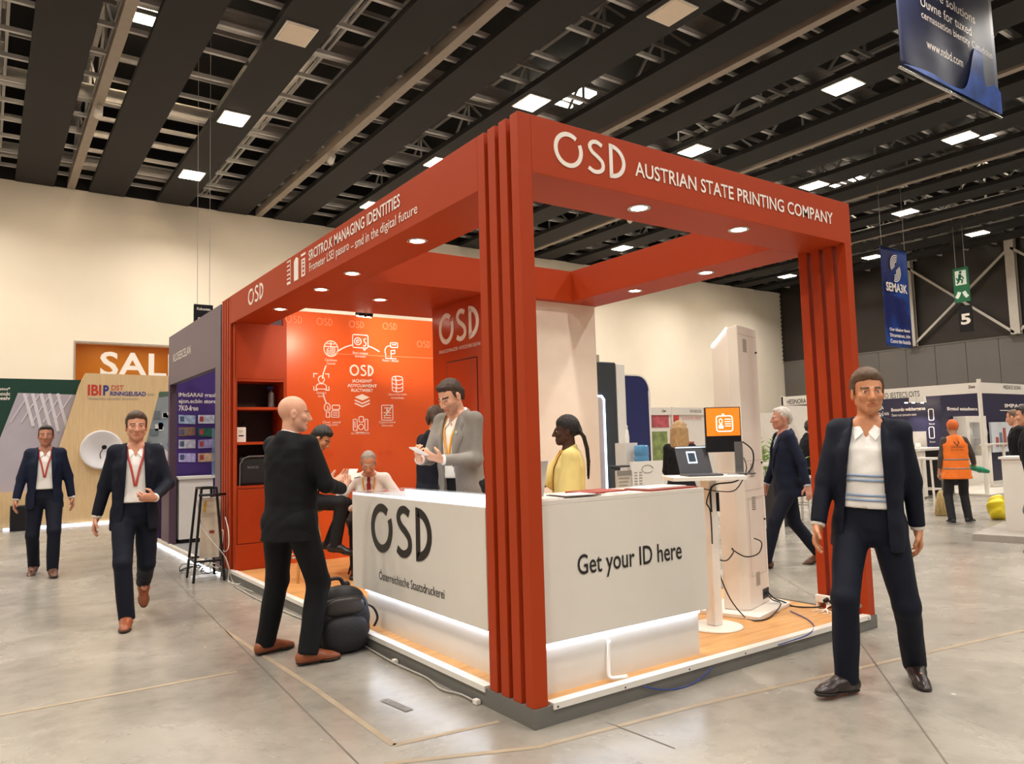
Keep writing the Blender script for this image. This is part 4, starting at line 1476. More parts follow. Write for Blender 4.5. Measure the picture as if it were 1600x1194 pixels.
F.func(bagbody, (-0.24, -0.2, -0.02), (0.24, 0.24, 0.5), 0.01)
link('bag_body', F.mesh('bag_body', M_BAG), bp)
F = Field((-0.2, 0.03, 0.0), (0.2, 0.24, 0.4), 0.009)
F.func(lambda x, y, z: (((np.abs(x) / 0.13) ** 3 + (np.abs(y - 0.09) / 0.075) ** 3 + (np.abs(z - 0.13) / 0.12) ** 3) ** (1 / 3) - 1) * 0.07, (-0.2, 0.03, 0.0), (0.2, 0.24, 0.4), 0)
link('front_pocket', F.mesh('front_pocket', M_BAG), bp)
F = Field((-0.2, 0.03, 0.2), (0.2, 0.2, 0.42), 0.008)
F.func(lambda x, y, z: (((np.abs(x) / 0.115) ** 3 + (np.abs(y - 0.07) / 0.05) ** 3 + (np.abs(z - 0.305) / 0.065) ** 3) ** (1 / 3) - 1) * 0.05, (-0.2, 0.03, 0.2), (0.2, 0.2, 0.42), 0)
link('upper_pocket', F.mesh('upper_pocket', M_BAG2), bp, 'dark brown upper pocket')
for s in (-1, 1):
    G().tube([(0.07 * s, -0.08, 0.42), (0.1 * s, -0.15, 0.40), (0.12 * s, -0.2, 0.3), (0.12 * s, -0.18, 0.16), (0.13 * s, -0.1, 0.06)], lambda t: 0.022 - 0.012 * t, 8, 5).obj('shoulder_strap', M_BAG, bp)
G().tube([(-0.05, -0.06, 0.415), (-0.03, -0.065, 0.465), (0.03, -0.065, 0.465), (0.05, -0.06, 0.415)], 0.012, 8, 5).obj('grab_handle', M_BAG, bp)
G().tube([(-0.165, -0.02, 0.28), (-0.215, -0.03, 0.24), (-0.24, -0.035, 0.17), (-0.22, -0.04, 0.11)], 0.007, 6, 5).obj('side_strap', M_BAG, bp)
G().tube([(-0.115, 0.115, 0.30), (-0.08, 0.135, 0.37), (0.08, 0.135, 0.37), (0.115, 0.115, 0.30)], 0.004, 6, 5).obj('zip', M_BAG2, bp)

# ---- black frame trolley with a pale board and coiled leads at the left end of the stand
EZ = 1.0
fr = thing('metal_frame_stand', 'black tapered metal frame stand beside the far red post', 'stand', (-0.2, 5.85, 0))
fa, fb_, fc_, fd = Vector((-0.37, 5.62, 0)), Vector((-0.06, 5.58, 0)), Vector((-0.34, 6.08, 0)), Vector((-0.06, 6.02, 0))
ta, tb_, tc_, td_ = Vector((-0.27, 5.72, EZ)), Vector((-0.12, 5.70, EZ)), Vector((-0.27, 5.95, EZ)), Vector((-0.12, 5.93, EZ))
for a, b in ((fa, ta), (fb_, tb_), (fc_, tc_), (fd, td_)):
    G().bar(a, b, 0.024, 0.024).obj('frame_leg', M_BLACK, fr)
for a, b in ((ta, tb_), (tb_, td_), (td_, tc_), (tc_, ta)):
    G().bar(a, b, 0.022, 0.022).obj('top_rail', M_BLACK, fr)
lo4 = [p.lerp(q, 0.22) for p, q in ((fa, ta), (fb_, tb_), (fd, td_), (fc_, tc_))]
for i in range(4):
    G().bar(lo4[i], lo4[(i + 1) % 4], 0.022, 0.022).obj('lower_rail', M_BLACK, fr)
G().cyl((-0.31, 5.66, 0.93), (-0.03, 5.64, 0.93), 0.014, n=10).obj('cross_bar', M_BLACK, fr)
bd = thing('light_panel', 'pale worn light panel standing inside the black metal frame', 'panel', (-0.18, 5.8, 0.2))
G().obox((-0.27, 5.80, lo4[0].z + 0.012), (0.2, -0.02, 0), (0.01, 0.05, 0), (0.02, 0.0, 0.66)).obj('panel_body', mat('pale_panel', '#cfc4b2', 0.6, var=0.12, scale=7), bd)
G().obox((-0.17, 5.786, 0.5), (0.05, -0.005, 0), (0.0, 0.004, 0), (0.0, 0, 0.03)).obj('red_sticker', mat('red_brown_sticker', '#8e3a24', 0.6), bd)
G().obox((-0.235, 5.79, 0.74), (0.03, -0.003, 0), (0.0, 0.004, 0), (0.01, 0, 0.11)).obj('yellow_sticker', mat('amber_sticker', '#c29a45', 0.6), bd)
M_WCABLE = mat('white_cable', '#eae5de', 0.5)
M_GCABLE = MATS['grey_cable']


def fpt(px, py, x):
    return at(px, py, X=x)


cable([fpt(309, 782, -0.3), fpt(315, 822, -0.28), fpt(335, 850, -0.24), fpt(350, 868, -0.16), fpt(358, 890, -0.1), fpt(366, 912, -0.05), at(395, 925, Z=0.02)], 0.006, M_GCABLE, 'grey lead falling diagonally across the black frame stand')
cable([fpt(352, 808, -0.03), fpt(357, 830, -0.02), fpt(357, 855, -0.03), fpt(351, 862, -0.04), fpt(347, 855, -0.05), fpt(349, 832, -0.05), fpt(347, 828, -0.06)], 0.006, M_WCABLE, 'white lead looped beside the far red post')
cable([fpt(352, 870, -0.06), fpt(358, 890, -0.05), fpt(357, 908, -0.04), at(372, 913, Z=0.01), at(382, 909, Z=0.015)], 0.006, M_WCABLE, 'white lead dropping to the floor by the platform end')
rr = random.Random(5)
for k, (m, lb) in enumerate(((M_CABLE, 'black lead coiled on the floor under the frame stand'), (M_GCABLE, 'grey lead coiled on the floor under the frame stand'), (M_CABLE, 'outer black lead loop left of the frame stand'), (M_WCABLE, 'white lead coiled under the frame stand'))):
    c = at(*((330, 893), (318, 890), (297, 892), (338, 897))[k], Z=0.02)
    R_ = (0.1, 0.09, 0.13, 0.07)[k]
    pts = []
    for i in range(15):
        a = i * 0.9
        pts.append((c.x + R_ * math.cos(a) * (0.8 + 0.3 * rr.random()), c.y + R_ * 1.3 * math.sin(a) * (0.8 + 0.3 * rr.random()), 0.012 + 0.06 * (1 + math.sin(a * 1.1 + k)) * (0.4 + rr.random())))
    cable(pts, 0.005, m, lb)
lampb = G().box((-0.33, 5.75, 0.0), (-0.1, 5.95, 0.035)).obj('power_box', mat('led_driver', '#d9dde2', 0.5))
tag(lampb, 'white power box on the floor beneath the frame stand', 'box')

# ================================================================== neighbouring stands and hall fittings
# ---- purple stand next door (same frontage line as the red stand)
M_PUR = mat('greyed_purple_fascia', '#6f5f68', 0.5, var=0.03, scale=1)
M_PURD = mat('deep_purple_print', '#4a2f78', 0.45, var=0.08, scale=1.2)
M_PURB = mat('purple_brown_pillar', '#56404f', 0.45, var=0.04)
ps_ = thing('purple_stand', 'purple-grey neighbouring stand with plain fascia left of the red stand', 'stand', (0.5, 7.5, 0))
G().box((0.0, 6.02, 2.4), (0.1, 9.03, 3.12)).obj('fascia', M_PUR, ps_)
G().box((0.0, 6.02, 0.06), (0.1, 6.26, 2.4)).obj('pillar', M_PUR, ps_)
G().box((0.0, 8.93, 0.06), (0.1, 9.03, 2.4)).obj('pillar', M_PURB, ps_)
G().box((0.02, 9.05, 0.06), (0.1, 9.6, 1.06)).obj('low_wall', M_PURB, ps_)
G().box((0.1, 9.52, 0.06), (1.6, 9.58, 2.9)).obj('graphic_panel', M_PURD, ps_)
G().box((0.1, 6.02, 0.06), (1.6, 6.08, 3.1)).obj('side_wall', M_PUR, ps_)
G().box((1.55, 6.09, 0.06), (1.6, 9.5, 2.9)).obj('rear_wall', M_PURD, ps_)
G().box((0.03, 6.02, 0.005), (1.6, 11.3, 0.06)).obj('floor_plate', mat('grey_carpet', '#8b8884', 0.9, bump=0.2, bscale=200), ps_)
G().box((-0.02, 6.02, 0.028), (0.029, 11.4, 0.075)).obj('kerb', mat('beige_kerb', '#d8cdbf', 0.5), ps_)
G().box((-0.01, 6.02, 0.004), (0.02, 11.4, 0.027)).obj('led_strip', mat('kerb_led_strip', '#f4f8ff', 0.5, var=0, emit=7, ecol='#eaf2ff'), ps_)
text_px('fascia_lettering', 'KLOSEEICELAN', (271, 566), (298, 553), (271, 554), M_OFFW, ps_, 0.003, X=0.0)
for i, s in enumerate(('IMnSARAil graok', 'ejon.ecbln store', '7K0-free')):
    o = at(279, 622 + 10 * i, Y=9.52)
    wd = (0.58, 0.56, 0.29)[i]
    text('panel_lettering', s, (o.x, 9.52, o.z), (wd, 0, 0), (0, 0, 0.085), M_OFFW, ps_, bold=0.02)
notes = ['#a9bcd6', '#d3d6e6', '#8a6a58', '#2f6a52', '#c3bfca', '#a79ac6', '#b9aede', '#cfb08e']
nk = 0
for r_ in range(4):
    for c_ in range(2):
        o = at(279 + 30.5 * c_, (662, 682, 701, 722)[r_], Y=9.515)
        m = mat('banknote_%d' % nk, notes[nk], 0.5, var=0.35, scale=16)
        n = G().obox((o.x, 9.505, o.z), (0.245, 0, 0.01 * (nk % 3 - 1)), (0, 0.012, 0), (0, 0, 0.135)).obj('banknote_print', m, ps_)
        G().obox((o.x + 0.02, 9.502, o.z + 0.03), (0.06, 0, 0), (0, 0.003, 0), (0, 0, 0.08)).obj('portrait_patch', mat('note_patch_%d' % (nk % 2), ('#4c5878', '#b04a48')[nk % 2], 0.5, var=0.3, scale=30), n)
        nk += 1
pc = thing('white_display_counter', 'white counter in front of the purple banknote panel', 'counter', (0.45, 9.1, 0.06))
G().box((0.14, 8.95, 0.12), (0.62, 9.35, 1.0)).obj('counter_body', M_WHITE, pc)
G().box((0.12, 8.92, 1.0), (0.72, 9.4, 1.035)).obj('counter_top', M_WHITE, pc)
G().box((0.16, 8.97, 0.061), (0.6, 9.33, 0.12)).obj('kick_plate', M_BLACK, pc)
G().box((0.6, 8.94, 1.036), (0.72, 8.95, 1.75)).obj('glass_screen', mat('blue_glass', '#8fa8c0', 0.1, var=0, alpha=0.45), pc)
dg = thing('patterned_plinth', 'dark purple plinth with white diamond outlines beyond the purple stand', 'plinth', (0.3, 10.5, 0.06))
G().box((0.0, 9.9, 0.06), (0.5, 11.0, 1.12)).obj('plinth_body', mat('dark_purple', '#3a2452', 0.5), dg)
for k in range(4):
    z = 0.25 + 0.24 * k
    G().ribbon([(0.0, 0.0), (0.16, 0.11), (0.32, 0.0), (0.16, -0.11)], 0.025, (0.0, 10.6, z), (0, -1, 0), (0, 0, 1), 0.004, True).obj('diamond_outline', M_OFFW, dg)
G().box((0.0, 9.9, 1.121), (0.5, 11.0, 1.15)).obj('plinth_top', M_BLACK, dg)
it = thing('paper_star', 'white and blue folded paper display on the dark purple plinth', 'display', (0.25, 10.2, 1.15))
for k in range(5):
    a = k * 1.25
    G().prism([(0, 0), (0.3, 0.12), (0.08, 0.42)], (0.1 + 0.05 * k, 10.1 + 0.05 * k, 1.151), (math.cos(a) * 0.6, math.sin(a) * 0.6, 0.3), (-0.2, 0.1, 0.9), 0.012).obj('folded_sheet', (M_PAPER, mat('blue_sheet', '#3c5fa8', 0.5), mat('tan_sheet', '#bda16e', 0.5))[k % 3], it)

# ---- pale wood stand, green stand and printed walls at the left rear
LY = 14.4


def pxpoly(pts, Y, base):
    return [((at(x, y, Y=Y).x - base[0]), (at(x, y, Y=Y).z - base[1])) for x, y in pts]


M_MAPLE = wood('pale_maple_veneer', '#d6b383', '#e0c296', 'Z', 0.5)
ws = thing('wood_veneer_stand', 'slanted pale wood stand wall with red and blue logo lettering', 'stand', (0.2, LY, 0))
poly = pxpoly([(134, 583), (275, 588), (275, 611), (249, 612), (222, 716), (196, 815), (48, 818), (93, 698), (124, 602), (128, 594)], LY, (0, 0))
G().prism(poly, (0, LY + 0.12, 0), (1, 0, 0), (0, 0, 1), 0.12).obj('veneer_wall', M_MAPLE, ws)
RB = [mat('logo_red', '#c43a30', 0.5, var=0), mat('logo_blue', '#2f3a86', 0.5, var=0)]
text_px('stand_lettering', 'IBI', (137, 618), (158, 618.5), (137, 601), RB[0], ws, 0.004, bold=0.03, Y=LY)
text_px('stand_lettering', 'P', (161, 618), (170, 618.5), (161, 602), RB[1], ws, 0.004, bold=0.04, Y=LY)
text_px('stand_lettering', 'DST', (174, 610), (193, 610.5), (174, 602), RB[0], ws, 0.004, bold=0.01, Y=LY)
text_px('stand_lettering', 'RINNGEUSAD', (172, 618.5), (228, 618.5), (172, 611.5), RB[1], ws, 0.004, bold=0.03, Y=LY)
text_px('stand_lettering', 'THE NIGHTORY - THE ELEMENT ORGANISATION', (137, 625), (216, 625.5), (137, 621.5), mat('grey_print', '#8d8a88', 0.5, var=0), ws, 0.004, Y=LY)
text_px('stand_lettering', 'GROUP', (230, 618.5), (241, 618.5), (230, 615), MATS['grey_print'], ws, 0.004, Y=LY)
G().box((-1.9, LY - 0.03, 0.0), (0.75, LY + 0.0, 0.045)).obj('plinth_strip', mat('plinth_led', '#eef4ff', 0.5, var=0, emit=1.6, ecol='#dfeaff'), ws)
dc = at(158, 703, Y=LY)
ds = thing('round_dish', 'large round white dish mounted on the pale wood wall', 'dish', (dc.x, LY, dc.z), local=True)
g = G().lathe([(0.01, 0.06), (0.15, 0.055), (0.28, 0.02), (0.355, -0.01), (0.39, -0.012), (0.395, 0.0), (0.37, 0.09), (0.01, 0.1)], (0, 0, 0), 40)
o = g.obj('dish', mat('dish_white', '#e8e2e4', 0.35, var=0.02), ds)
o.rotation_euler = (math.radians(90), 0, 0)
o.location = (0, -0.1, 0)
o.scale = (1, 1, -1)
G().cyl((0.04, -0.1, 0.05), (0.04, -0.17, 0.05), 0.045, n=12).obj('sensor', M_BLACK, ds)
G().tube([(0.02, -0.13, 0.02), (-0.03, -0.13, -0.08), (-0.02, -0.13, -0.18)], 0.01, 6, 4).obj('sensor_lead', M_BLACK, ds)
gs = thing('green_stand', 'dark green stand wall with slanted photo print of a white lattice building', 'stand', (-1.6, LY + 0.2, 0))
G().box((-3.2, LY + 0.2, 0.3), (-0.5, LY + 0.27, 2.93)).obj('green_wall', mat('dark_green_print', '#0d3a2c', 0.5, var=0.04), gs)
ph = pxpoly([(28, 614), (118, 617), (93, 698), (60, 785), (-20, 771), (-20, 735)], LY + 0.2, (0, 0))
po_ = G().prism(ph, (0, LY + 0.19, 0), (1, 0, 0), (0, 0, 1), 0.012).obj('photo_print', mat('lilac_grey_photo', '#b3aab4', 0.5, var=0.05, scale=2), gs)
for k in range(7):
    a = at(38 + 13 * k, 615, Y=LY + 0.17)
    b = at(52 + 13 * k, 666 + (8 if k % 2 else 0), Y=LY + 0.17)
    if b.x < -0.82:
        G().bar((a.x, LY + 0.172, a.z), (b.x, LY + 0.172, b.z), 0.012, 0.055, (1, 0, 0.0)).obj('lattice_stroke', mat('photo_white', '#dcd5da', 0.5, var=0.03), gs)
for k in range(5):
    a = at(44 + 17 * k, 617, Y=LY + 0.165)
    b = at(28 + 17 * k - 12, 660, Y=LY + 0.165)
    G().bar((a.x, LY + 0.168, a.z), (b.x, LY + 0.168, b.z), 0.006, 0.018, (1, 0, 0)).obj('lattice_stroke', MATS['photo_white'], gs)
G().box((-3.2, LY + 0.1, 0.05), (-1.45, LY + 0.199, 0.72)).obj('wood_base', M_MAPLE, gs)
for i, s in enumerate(('tupptos*', 'ndeoulc', 'mneelv')):
    text_px('green_lettering', s, (-12, 611 + 7 * i), (16, 611 + 7 * i), (-12, 605 + 7 * i), M_OFFW, gs, 0.004, bold=0.02, Y=LY + 0.2)
tag(G().box((-1.80, LY - 0.35, 0.0), (-1.5, LY - 0.05, 0.47)).obj('black_speaker_box', M_BLACK, bevel=0.01), 'black box on the floor in front of the green stand', 'box')
cw_ = thing('cityscape_wall', 'grey-blue printed cityscape wall between wood and purple stands', 'wall panel', (1.2, LY + 0.6, 0))
G().box((0.2, LY + 0.6, 0.06), (2.4, LY + 0.66, 2.74)).obj('printed_panel', mat('cityscape_grey', '#8f9aa4', 0.55, var=0.15, scale=2.5), cw_)
rr = random.Random(11)
for k in range(34):
    x, z = 0.25 + rr.random() * 1.3, 1.35 + rr.random() * 0.95
    w_, h_ = 0.06 + rr.random() * 0.12, 0.08 + rr.random() * 0.14
    G().box((x, LY + 0.59, z), (x + w_, LY + 0.5995, z + h_)).obj('printed_block', (mat('block_white', '#d9dde0', 0.5, var=0.03), mat('block_grey', '#6c7884', 0.5, var=0.05), mat('block_blue', '#7f97b3', 0.5, var=0.05))[k % 3], cw_)
G().prism(pxpoly([(245, 612), (275, 610), (275, 622), (262, 618), (250, 620)], LY + 0.55, (0, 0)), (0, LY + 0.6, 0), (1, 0, 0), (0, 0, 1), 0.01).obj('tree_print', mat('print_green', '#4d6a58', 0.6), cw_)

# ---- lit window of the upstairs room with large white letters
wn = struct(G().box((-0.36, Y1 - 0.02, 4.33), (2.93, Y1 + 0.06, 4.38)).box((-0.36, Y1 - 0.02, 3.02), (-0.32, Y1 + 0.06, 4.33)).box((2.89, Y1 - 0.02, 3.02), (2.93, Y1 + 0.06, 4.33)).obj('window_1', mat('taupe_frame', '#a5978a', 0.5)))
M_AMBER = mat('amber_room_paint', '#d0901f', 0.6, var=0.05, scale=0.8)
G().box((-0.5, Y1 + 3.2, 2.5), (3.1, Y1 + 3.3, 5.0)).obj('room_rear', M_AMBER, wn)
G().box((-0.5, Y1 + 0.31, 4.75), (3.1, Y1 + 3.2, 4.85)).obj('room_ceiling', M_AMBER, wn)
G().box((-0.6, Y1 + 0.31, 2.5), (-0.5, Y1 + 3.2, 4.85)).obj('room_side', M_AMBER, wn)
G().box((3.1, Y1 + 0.31, 2.5), (3.2, Y1 + 3.2, 4.85)).obj('room_side', M_AMBER, wn)
G().box((-0.5, Y1 + 0.31, 2.4), (3.1, Y1 + 3.2, 2.5)).obj('room_floor', M_AMBER, wn)
for x, y in ((0.1, 20.6), (0.6, 22.0), (1.9, 20.5), (2.3, 21.8)):
    G().cyl((x, y, 4.75), (x, y, 4.74), 0.07, n=12).obj('room_spot', M_DOWN, wn)
L = bpy.data.lights.new('room_light', 'AREA')
L.size = 2.0
L.energy = 26
L.color = (1, 0.82, 0.55)
lo = bpy.data.objects.new('room_light', L)
COL.objects.link(lo)
lo.location = (1.3, Y1 + 1.6, 4.7)
lo.parent = wn
G().box((-0.32, Y1 + 0.005, 3.05), (2.89, Y1 + 0.015, 4.33)).obj('pane', mat('window_glass', '#20242a', 0.05, var=0, alpha=0.08), wn)
text_px('window_lettering', 'SALLE', (156, 588), (318, 592), (156, 549), M_OFFW, wn, 0.01, bold=0.02, Y=Y1)

# ---- hanging signs and banners
hs = thing('hanging_sign', 'small black hanging sign with white lettering above the purple stand', 'sign', (0.93, 11.0, 3.2))
G().box((0.77, 11.0, 3.2), (1.1, 11.04, 4.03)).obj('sign_board', M_BLACK, hs, bevel=0.015)
text('sign_lettering', 'Kxkuoten', (0.82, 10.999, 3.92), (0.23, 0, 0), (0, 0, 0.05), M_OFFW, hs, 0.003, bold=0.03)
G().box((0.84, 10.995, 3.5), (0.98, 10.9995, 3.79)).obj('sign_figure', M_OFFW, hs)
for x in (0.83, 1.04):
    G().cyl((x, 11.02, 4.03), (x, 11.02, 10.69), 0.004, n=6).obj('wire', M_STEELD, hs)


def cloth(name, o, u, v, m, parent, nx=24, nz=24, amp=0.02):
    o, u, v = vec(o), vec(u), vec(v)
    nr = u.cross(v).normalized()
    vs = []
    for j in range(nz + 1):
        for i in range(nx + 1):
            s_, t_ = i / nx, j / nz
            w_ = amp * (math.sin(s_ * 9 + t_ * 3) * 0.6 + math.sin(s_ * 17 + 1 + t_ * 5) * 0.4) * (0.4 + 0.6 * (1 - t_))
            vs.append(o + u * s_ + v * t_ + nr * w_)
    fs = [(j * (nx + 1) + i, j * (nx + 1) + i + 1, (j + 1) * (nx + 1) + i + 1, (j + 1) * (nx + 1) + i) for j in range(nz) for i in range(nx)]
    ob = G().add(vs, fs, True).obj(name, m, parent)
    md_ = ob.modifiers.new('solid', 'SOLIDIFY')
    md_.thickness = 0.006
    return ob


def star_print(name, base, hi):
    m = bpy.data.materials.new(name)
    m.use_nodes = True
    nt = m.node_tree
    b = nt.nodes['Principled BSDF']
    b.inputs['Roughness'].default_value = 0.35
    tc = nt.nodes.new('ShaderNodeTexCoord')
    n = nt.nodes.new('ShaderNodeTexNoise')
    n.inputs['Scale'].default_value = 0.9
    n.inputs['Detail'].default_value = 3
    nt.links.new(tc.outputs['Object'], n.inputs['Vector'])
    r_ = nt.nodes.new('ShaderNodeValToRGB')
    r_.color_ramp.elements[0].position = 0.45
    r_.color_ramp.elements[0].color = lin(base)
    r_.color_ramp.elements[1].position = 0.75
    r_.color_ramp.elements[1].color = lin(hi)
    nt.links.new(n.outputs[0], r_.inputs[0])
    v = nt.nodes.new('ShaderNodeTexVoronoi')
    v.inputs['Scale'].default_value = 5.0
    nt.links.new(tc.outputs['Object'], v.inputs['Vector'])
    r2 = nt.nodes.new('ShaderNodeValToRGB')
    r2.color_ramp.elements[0].position = 0.05
    r2.color_ramp.elements[0].color = (0.8, 0.8, 0.8, 1)
    r2.color_ramp.elements[1].position = 0.1
    r2.color_ramp.elements[1].color = (0, 0, 0, 1)
    nt.links.new(v.outputs['Distance'], r2.inputs[0])
    mx = nt.nodes.new('ShaderNodeMixRGB')
    nt.links.new(r2.outputs[0], mx.inputs[0])
    nt.links.new(r_.outputs[0], mx.inputs[1])
    mx.inputs[2].default_value = lin('#8fb4ee')
    nt.links.new(mx.outputs[0], b.inputs['Base Color'])
    return m


BYb = 1.6
p0, p1 = at(1406, 104, Y=BYb), at(1563, 174, Y=BYb)
bw_ = p1.x - p0.x
b1 = thing('hanging_banner', 'large dark blue hanging banner with web address at the top right', 'banner', (p0.x + bw_ / 2, BYb, p0.z))
M_BAN = mat('navy_banner_print', '#1d2342', 0.6, var=0.35, scale=1.2)
cloth('banner_cloth', (p0.x, BYb, p0.z), (bw_, 0, 0), (0, 0, 2.3), M_BAN, b1, amp=0.03)
G().prism([(p.x, p.y) for p in catmull([(0.02, 0.03), (bw_ * 0.25, 0.1), (bw_ * 0.5, 0.07), (bw_ * 0.62, 0.22), (bw_ * 0.72, 0.8), (bw_ * 0.8, 0.85), (bw_ * 0.82, 0.35), (bw_ * 0.92, 0.42), (bw_ * 0.99, 0.35)], 5)] + [(bw_ * 0.99, 0.02)], (p0.x, BYb - 0.034, p0.z), (1, 0, 0), (0, 0, 1), 0.003).obj('blue_print', mat('bright_blue_print', '#2a55ad', 0.4, var=0.45, scale=4), b1, 'bright blue swirl print')
G().cyl((p0.x - 0.02, BYb, p0.z - 0.01), (p1.x + 0.02, BYb, p0.z - 0.01), 0.018, n=10).obj('bottom_rod', M_CHROME, b1)
for i, (s, w0, w1, zz, hh) in enumerate((('www.nsbd.com', 0.23, 0.58, 0.42, 0.13), ('cernassation bientity Catudolas', 0.2, 0.92, 0.78, 0.14), ('Uuvne for tuxed', 0.2, 0.7, 0.98, 0.14), ('Secure solutions', 0.2, 0.75, 1.2, 0.14))):
    text('banner_lettering', s, (p0.x + bw_ * w0, BYb - 0.04, p0.z + zz), (bw_ * (w1 - w0), 0, 0), (0, 0, hh), M_OFFW, b1)
for x in (p0.x + 0.2, p1.x - 0.2):
    G().cyl((x, BYb, p0.z + 2.3), (x, BYb, 8.74), 0.006, n=6).obj('wire', M_STEELD, b1)
q0, q1 = at(1385, 541, Y=8.0), at(1424, 546, Y=8.0)
z1 = at(1390, 388, Y=8.0).z
b2 = thing('hanging_banner', 'blue starry hanging banner with white swirl logo before the dark wall', 'banner', (q0.x + 0.7, 8.0, q0.z))
bw2 = q1.x - q0.x + 0.1
cloth('banner_cloth', (q0.x, 8.0, q0.z), (bw2, 0, 0), (0, 0, z1 - q0.z), star_print('starry_blue_print', '#15205c', '#2a5fc0'), b2, amp=0.02)
G().cyl((q0.x, 8.0, z1 + 0.01), (q0.x + bw2, 8.0, z1 + 0.01), 0.02, n=8).obj('top_rod', M_BLACK, b2)
g = G()
cx_, cz_ = bw2 * 0.5, (z1 - q0.z) * 0.8
for k in range(4):
    g.ribbon(arc2(cx_ + 0.04, cz_ + 0.1, 0.1 + 0.065 * k, 0.1 + 0.06 * k, 75, 215, 12), 0.034, (q0.x, 8.0 - 0.024, q0.z), (1, 0, 0), (0, 0, 1), 0.003)
    g.ribbon(arc2(cx_ - 0.04, cz_ - 0.1, 0.1 + 0.065 * k, 0.1 + 0.06 * k, 255, 395, 12), 0.034, (q0.x, 8.0 - 0.024, q0.z), (1, 0, 0), (0, 0, 1), 0.003)
g.obj('swirl_logo', M_OFFW, b2, 'white swirl logo')
text('banner_lettering', 'SEMA3K', (q0.x + 0.14, 8 - 0.03, q0.z + (z1 - q0.z) * 0.555), (bw2 - 0.3, 0, 0), (0, 0, 0.26), M_OFFW, b2, bold=0.03)
for i, s in enumerate(('Our idealng fiests', 'Dtcantainss, inin', 'Conne the busade')):
    text('banner_lettering', s, (q0.x + 0.18, 8 - 0.03, q0.z + 0.42 - 0.16 * i), (bw2 - 0.36, 0, 0), (0, 0, 0.12), M_OFFW, b2, bold=0.02)
for x in (q0.x + 0.1, q0.x + bw2 - 0.1):
    G().cyl((x, 8.0, z1), (x, 8.0, 8.74), 0.006, n=6).obj('wire', M_STEELD, b2)

ex = thing('exit_sign', 'green emergency exit sign with running man hung before the dark wall', 'sign', (25, 8.9, 5.7))
EX = 25.0
a, b = at(1488, 421, X=EX), at(1516, 470, X=EX)
w_ = a.y - b.y
G().box((EX, b.y, b.z), (EX + 0.05, a.y, a.z)).obj('sign_board', mat('exit_green', '#1d6b45', 0.5, var=0.02, emit=0.05), ex)
o_ = (EX, a.y, b.z)
hh = a.z - b.z
GU = (0, -1, 0)
G().prism([(w_ * 0.14, hh * 0.5), (w_ * 0.86, hh * 0.5), (w_ * 0.86, hh * 0.92), (w_ * 0.14, hh * 0.92)], o_, GU, (0, 0, 1), 0.006).obj('white_field', mat('exit_white', '#dfe6d8', 0.5, var=0, emit=0.15), ex)
g = G()
for pts, ww in (([(0.46, 0.82), (0.44, 0.7)], 0.1), ([(0.44, 0.72), (0.3, 0.64), (0.22, 0.72)], 0.045), ([(0.46, 0.76), (0.6, 0.74), (0.7, 0.66)], 0.045), ([(0.44, 0.68), (0.6, 0.63), (0.56, 0.54)], 0.055), ([(0.43, 0.69), (0.36, 0.6), (0.24, 0.55)], 0.055)):
    g.ribbon([(x * w_, y * hh) for x, y in pts], ww * hh * 0.8, Vector(o_) - Vector((0.006, 0, 0)), GU, (0, 0, 1), 0.004)
g.ribbon(arc2(0.5 * w_, 0.87 * hh, 0.02 * hh, 0.02 * hh, 0, 330, 8), 0.04 * hh, Vector(o_) - Vector((0.006, 0, 0)), GU, (0, 0, 1), 0.004, True)
g.obj('running_figure', MATS['exit_green'], ex)
for s in (0, 1):
    m_ = (lambda x: x) if s == 0 else (lambda x: 1 - x)
    G().ribbon([(m_(0.14) * w_, hh * 0.13), (m_(0.26) * w_, hh * 0.2), (m_(0.36) * w_, hh * 0.3)], 0.1 * hh, o_, GU, (0, 0, 1), 0.005).obj('arrow', MATS['exit_white'], ex)
for y in (a.y - 0.1, b.y + 0.1):
    G().cyl((EX + 0.02, y, a.z), (EX + 0.02, y, 8.75), 0.008, n=6).obj('wire', M_STEELD, ex)
s5 = thing('number_sign', 'black hanging sign with white number five under the exit sign', 'sign', (25, 8.8, 4.9))
a, b = at(1497, 479, X=EX), at(1521, 517, X=EX)
G().box((EX, b.y, b.z), (EX + 0.04, a.y, a.z)).obj('sign_board', M_BLACK, s5)
a2, b2_ = at(1502, 508, X=EX), at(1516, 489, X=EX)
text('sign_number', '5', (EX, a2.y, a2.z), (0, b2_.y - a2.y, 0), (0, 0, b2_.z - a2.z), M_OFFW, s5, 0.006, bold=0.035)
G().cyl((EX + 0.02, (a.y + b.y) / 2, a.z), (EX + 0.02, (a.y + b.y) / 2, at(1505, 470, X=EX).z), 0.008, n=6).obj('wire', M_STEELD, s5)

# ---- row of system stands on the right (frontage at X = 15.3)
M_SYS = mat('system_white', '#e2dad0', 0.45, var=0.015)
M_NAVY = mat('navy_print', '#2b2740', 0.45, var=0.05, scale=1)
SX = 15.3
sa = thing('shell_scheme_stand', 'dark navy trade stand under a white lettered header at the right', 'stand', (SX, 6, 0))
G().box((SX, 4.46, 2.2), (SX + 0.04, 7.3, 2.43)).obj('header_board', M_SYS, sa)
G().box((SX + 0.06, 4.42, 2.2), (20.5, 4.46, 2.43)).obj('header_board', M_SYS, sa)
G().cyl((SX + 0.02, 4.43, 0.04), (SX + 0.02, 4.43, 2.5), 0.045, n=8, smooth=False).obj('corner_post', M_SYS, sa)
G().box((20.46, 4.42, 0.04), (20.52, 4.48, 2.45)).obj('corner_post', M_SYS, sa)
G().box((SX, 7.3, 0.04), (SX + 0.06, 7.36, 2.45)).obj('corner_post', M_SYS, sa)
G().box((17.3, 6.25, 0.04), (17.36, 8.0, 2.4)).obj('rear_wall', M_NAVY, sa)
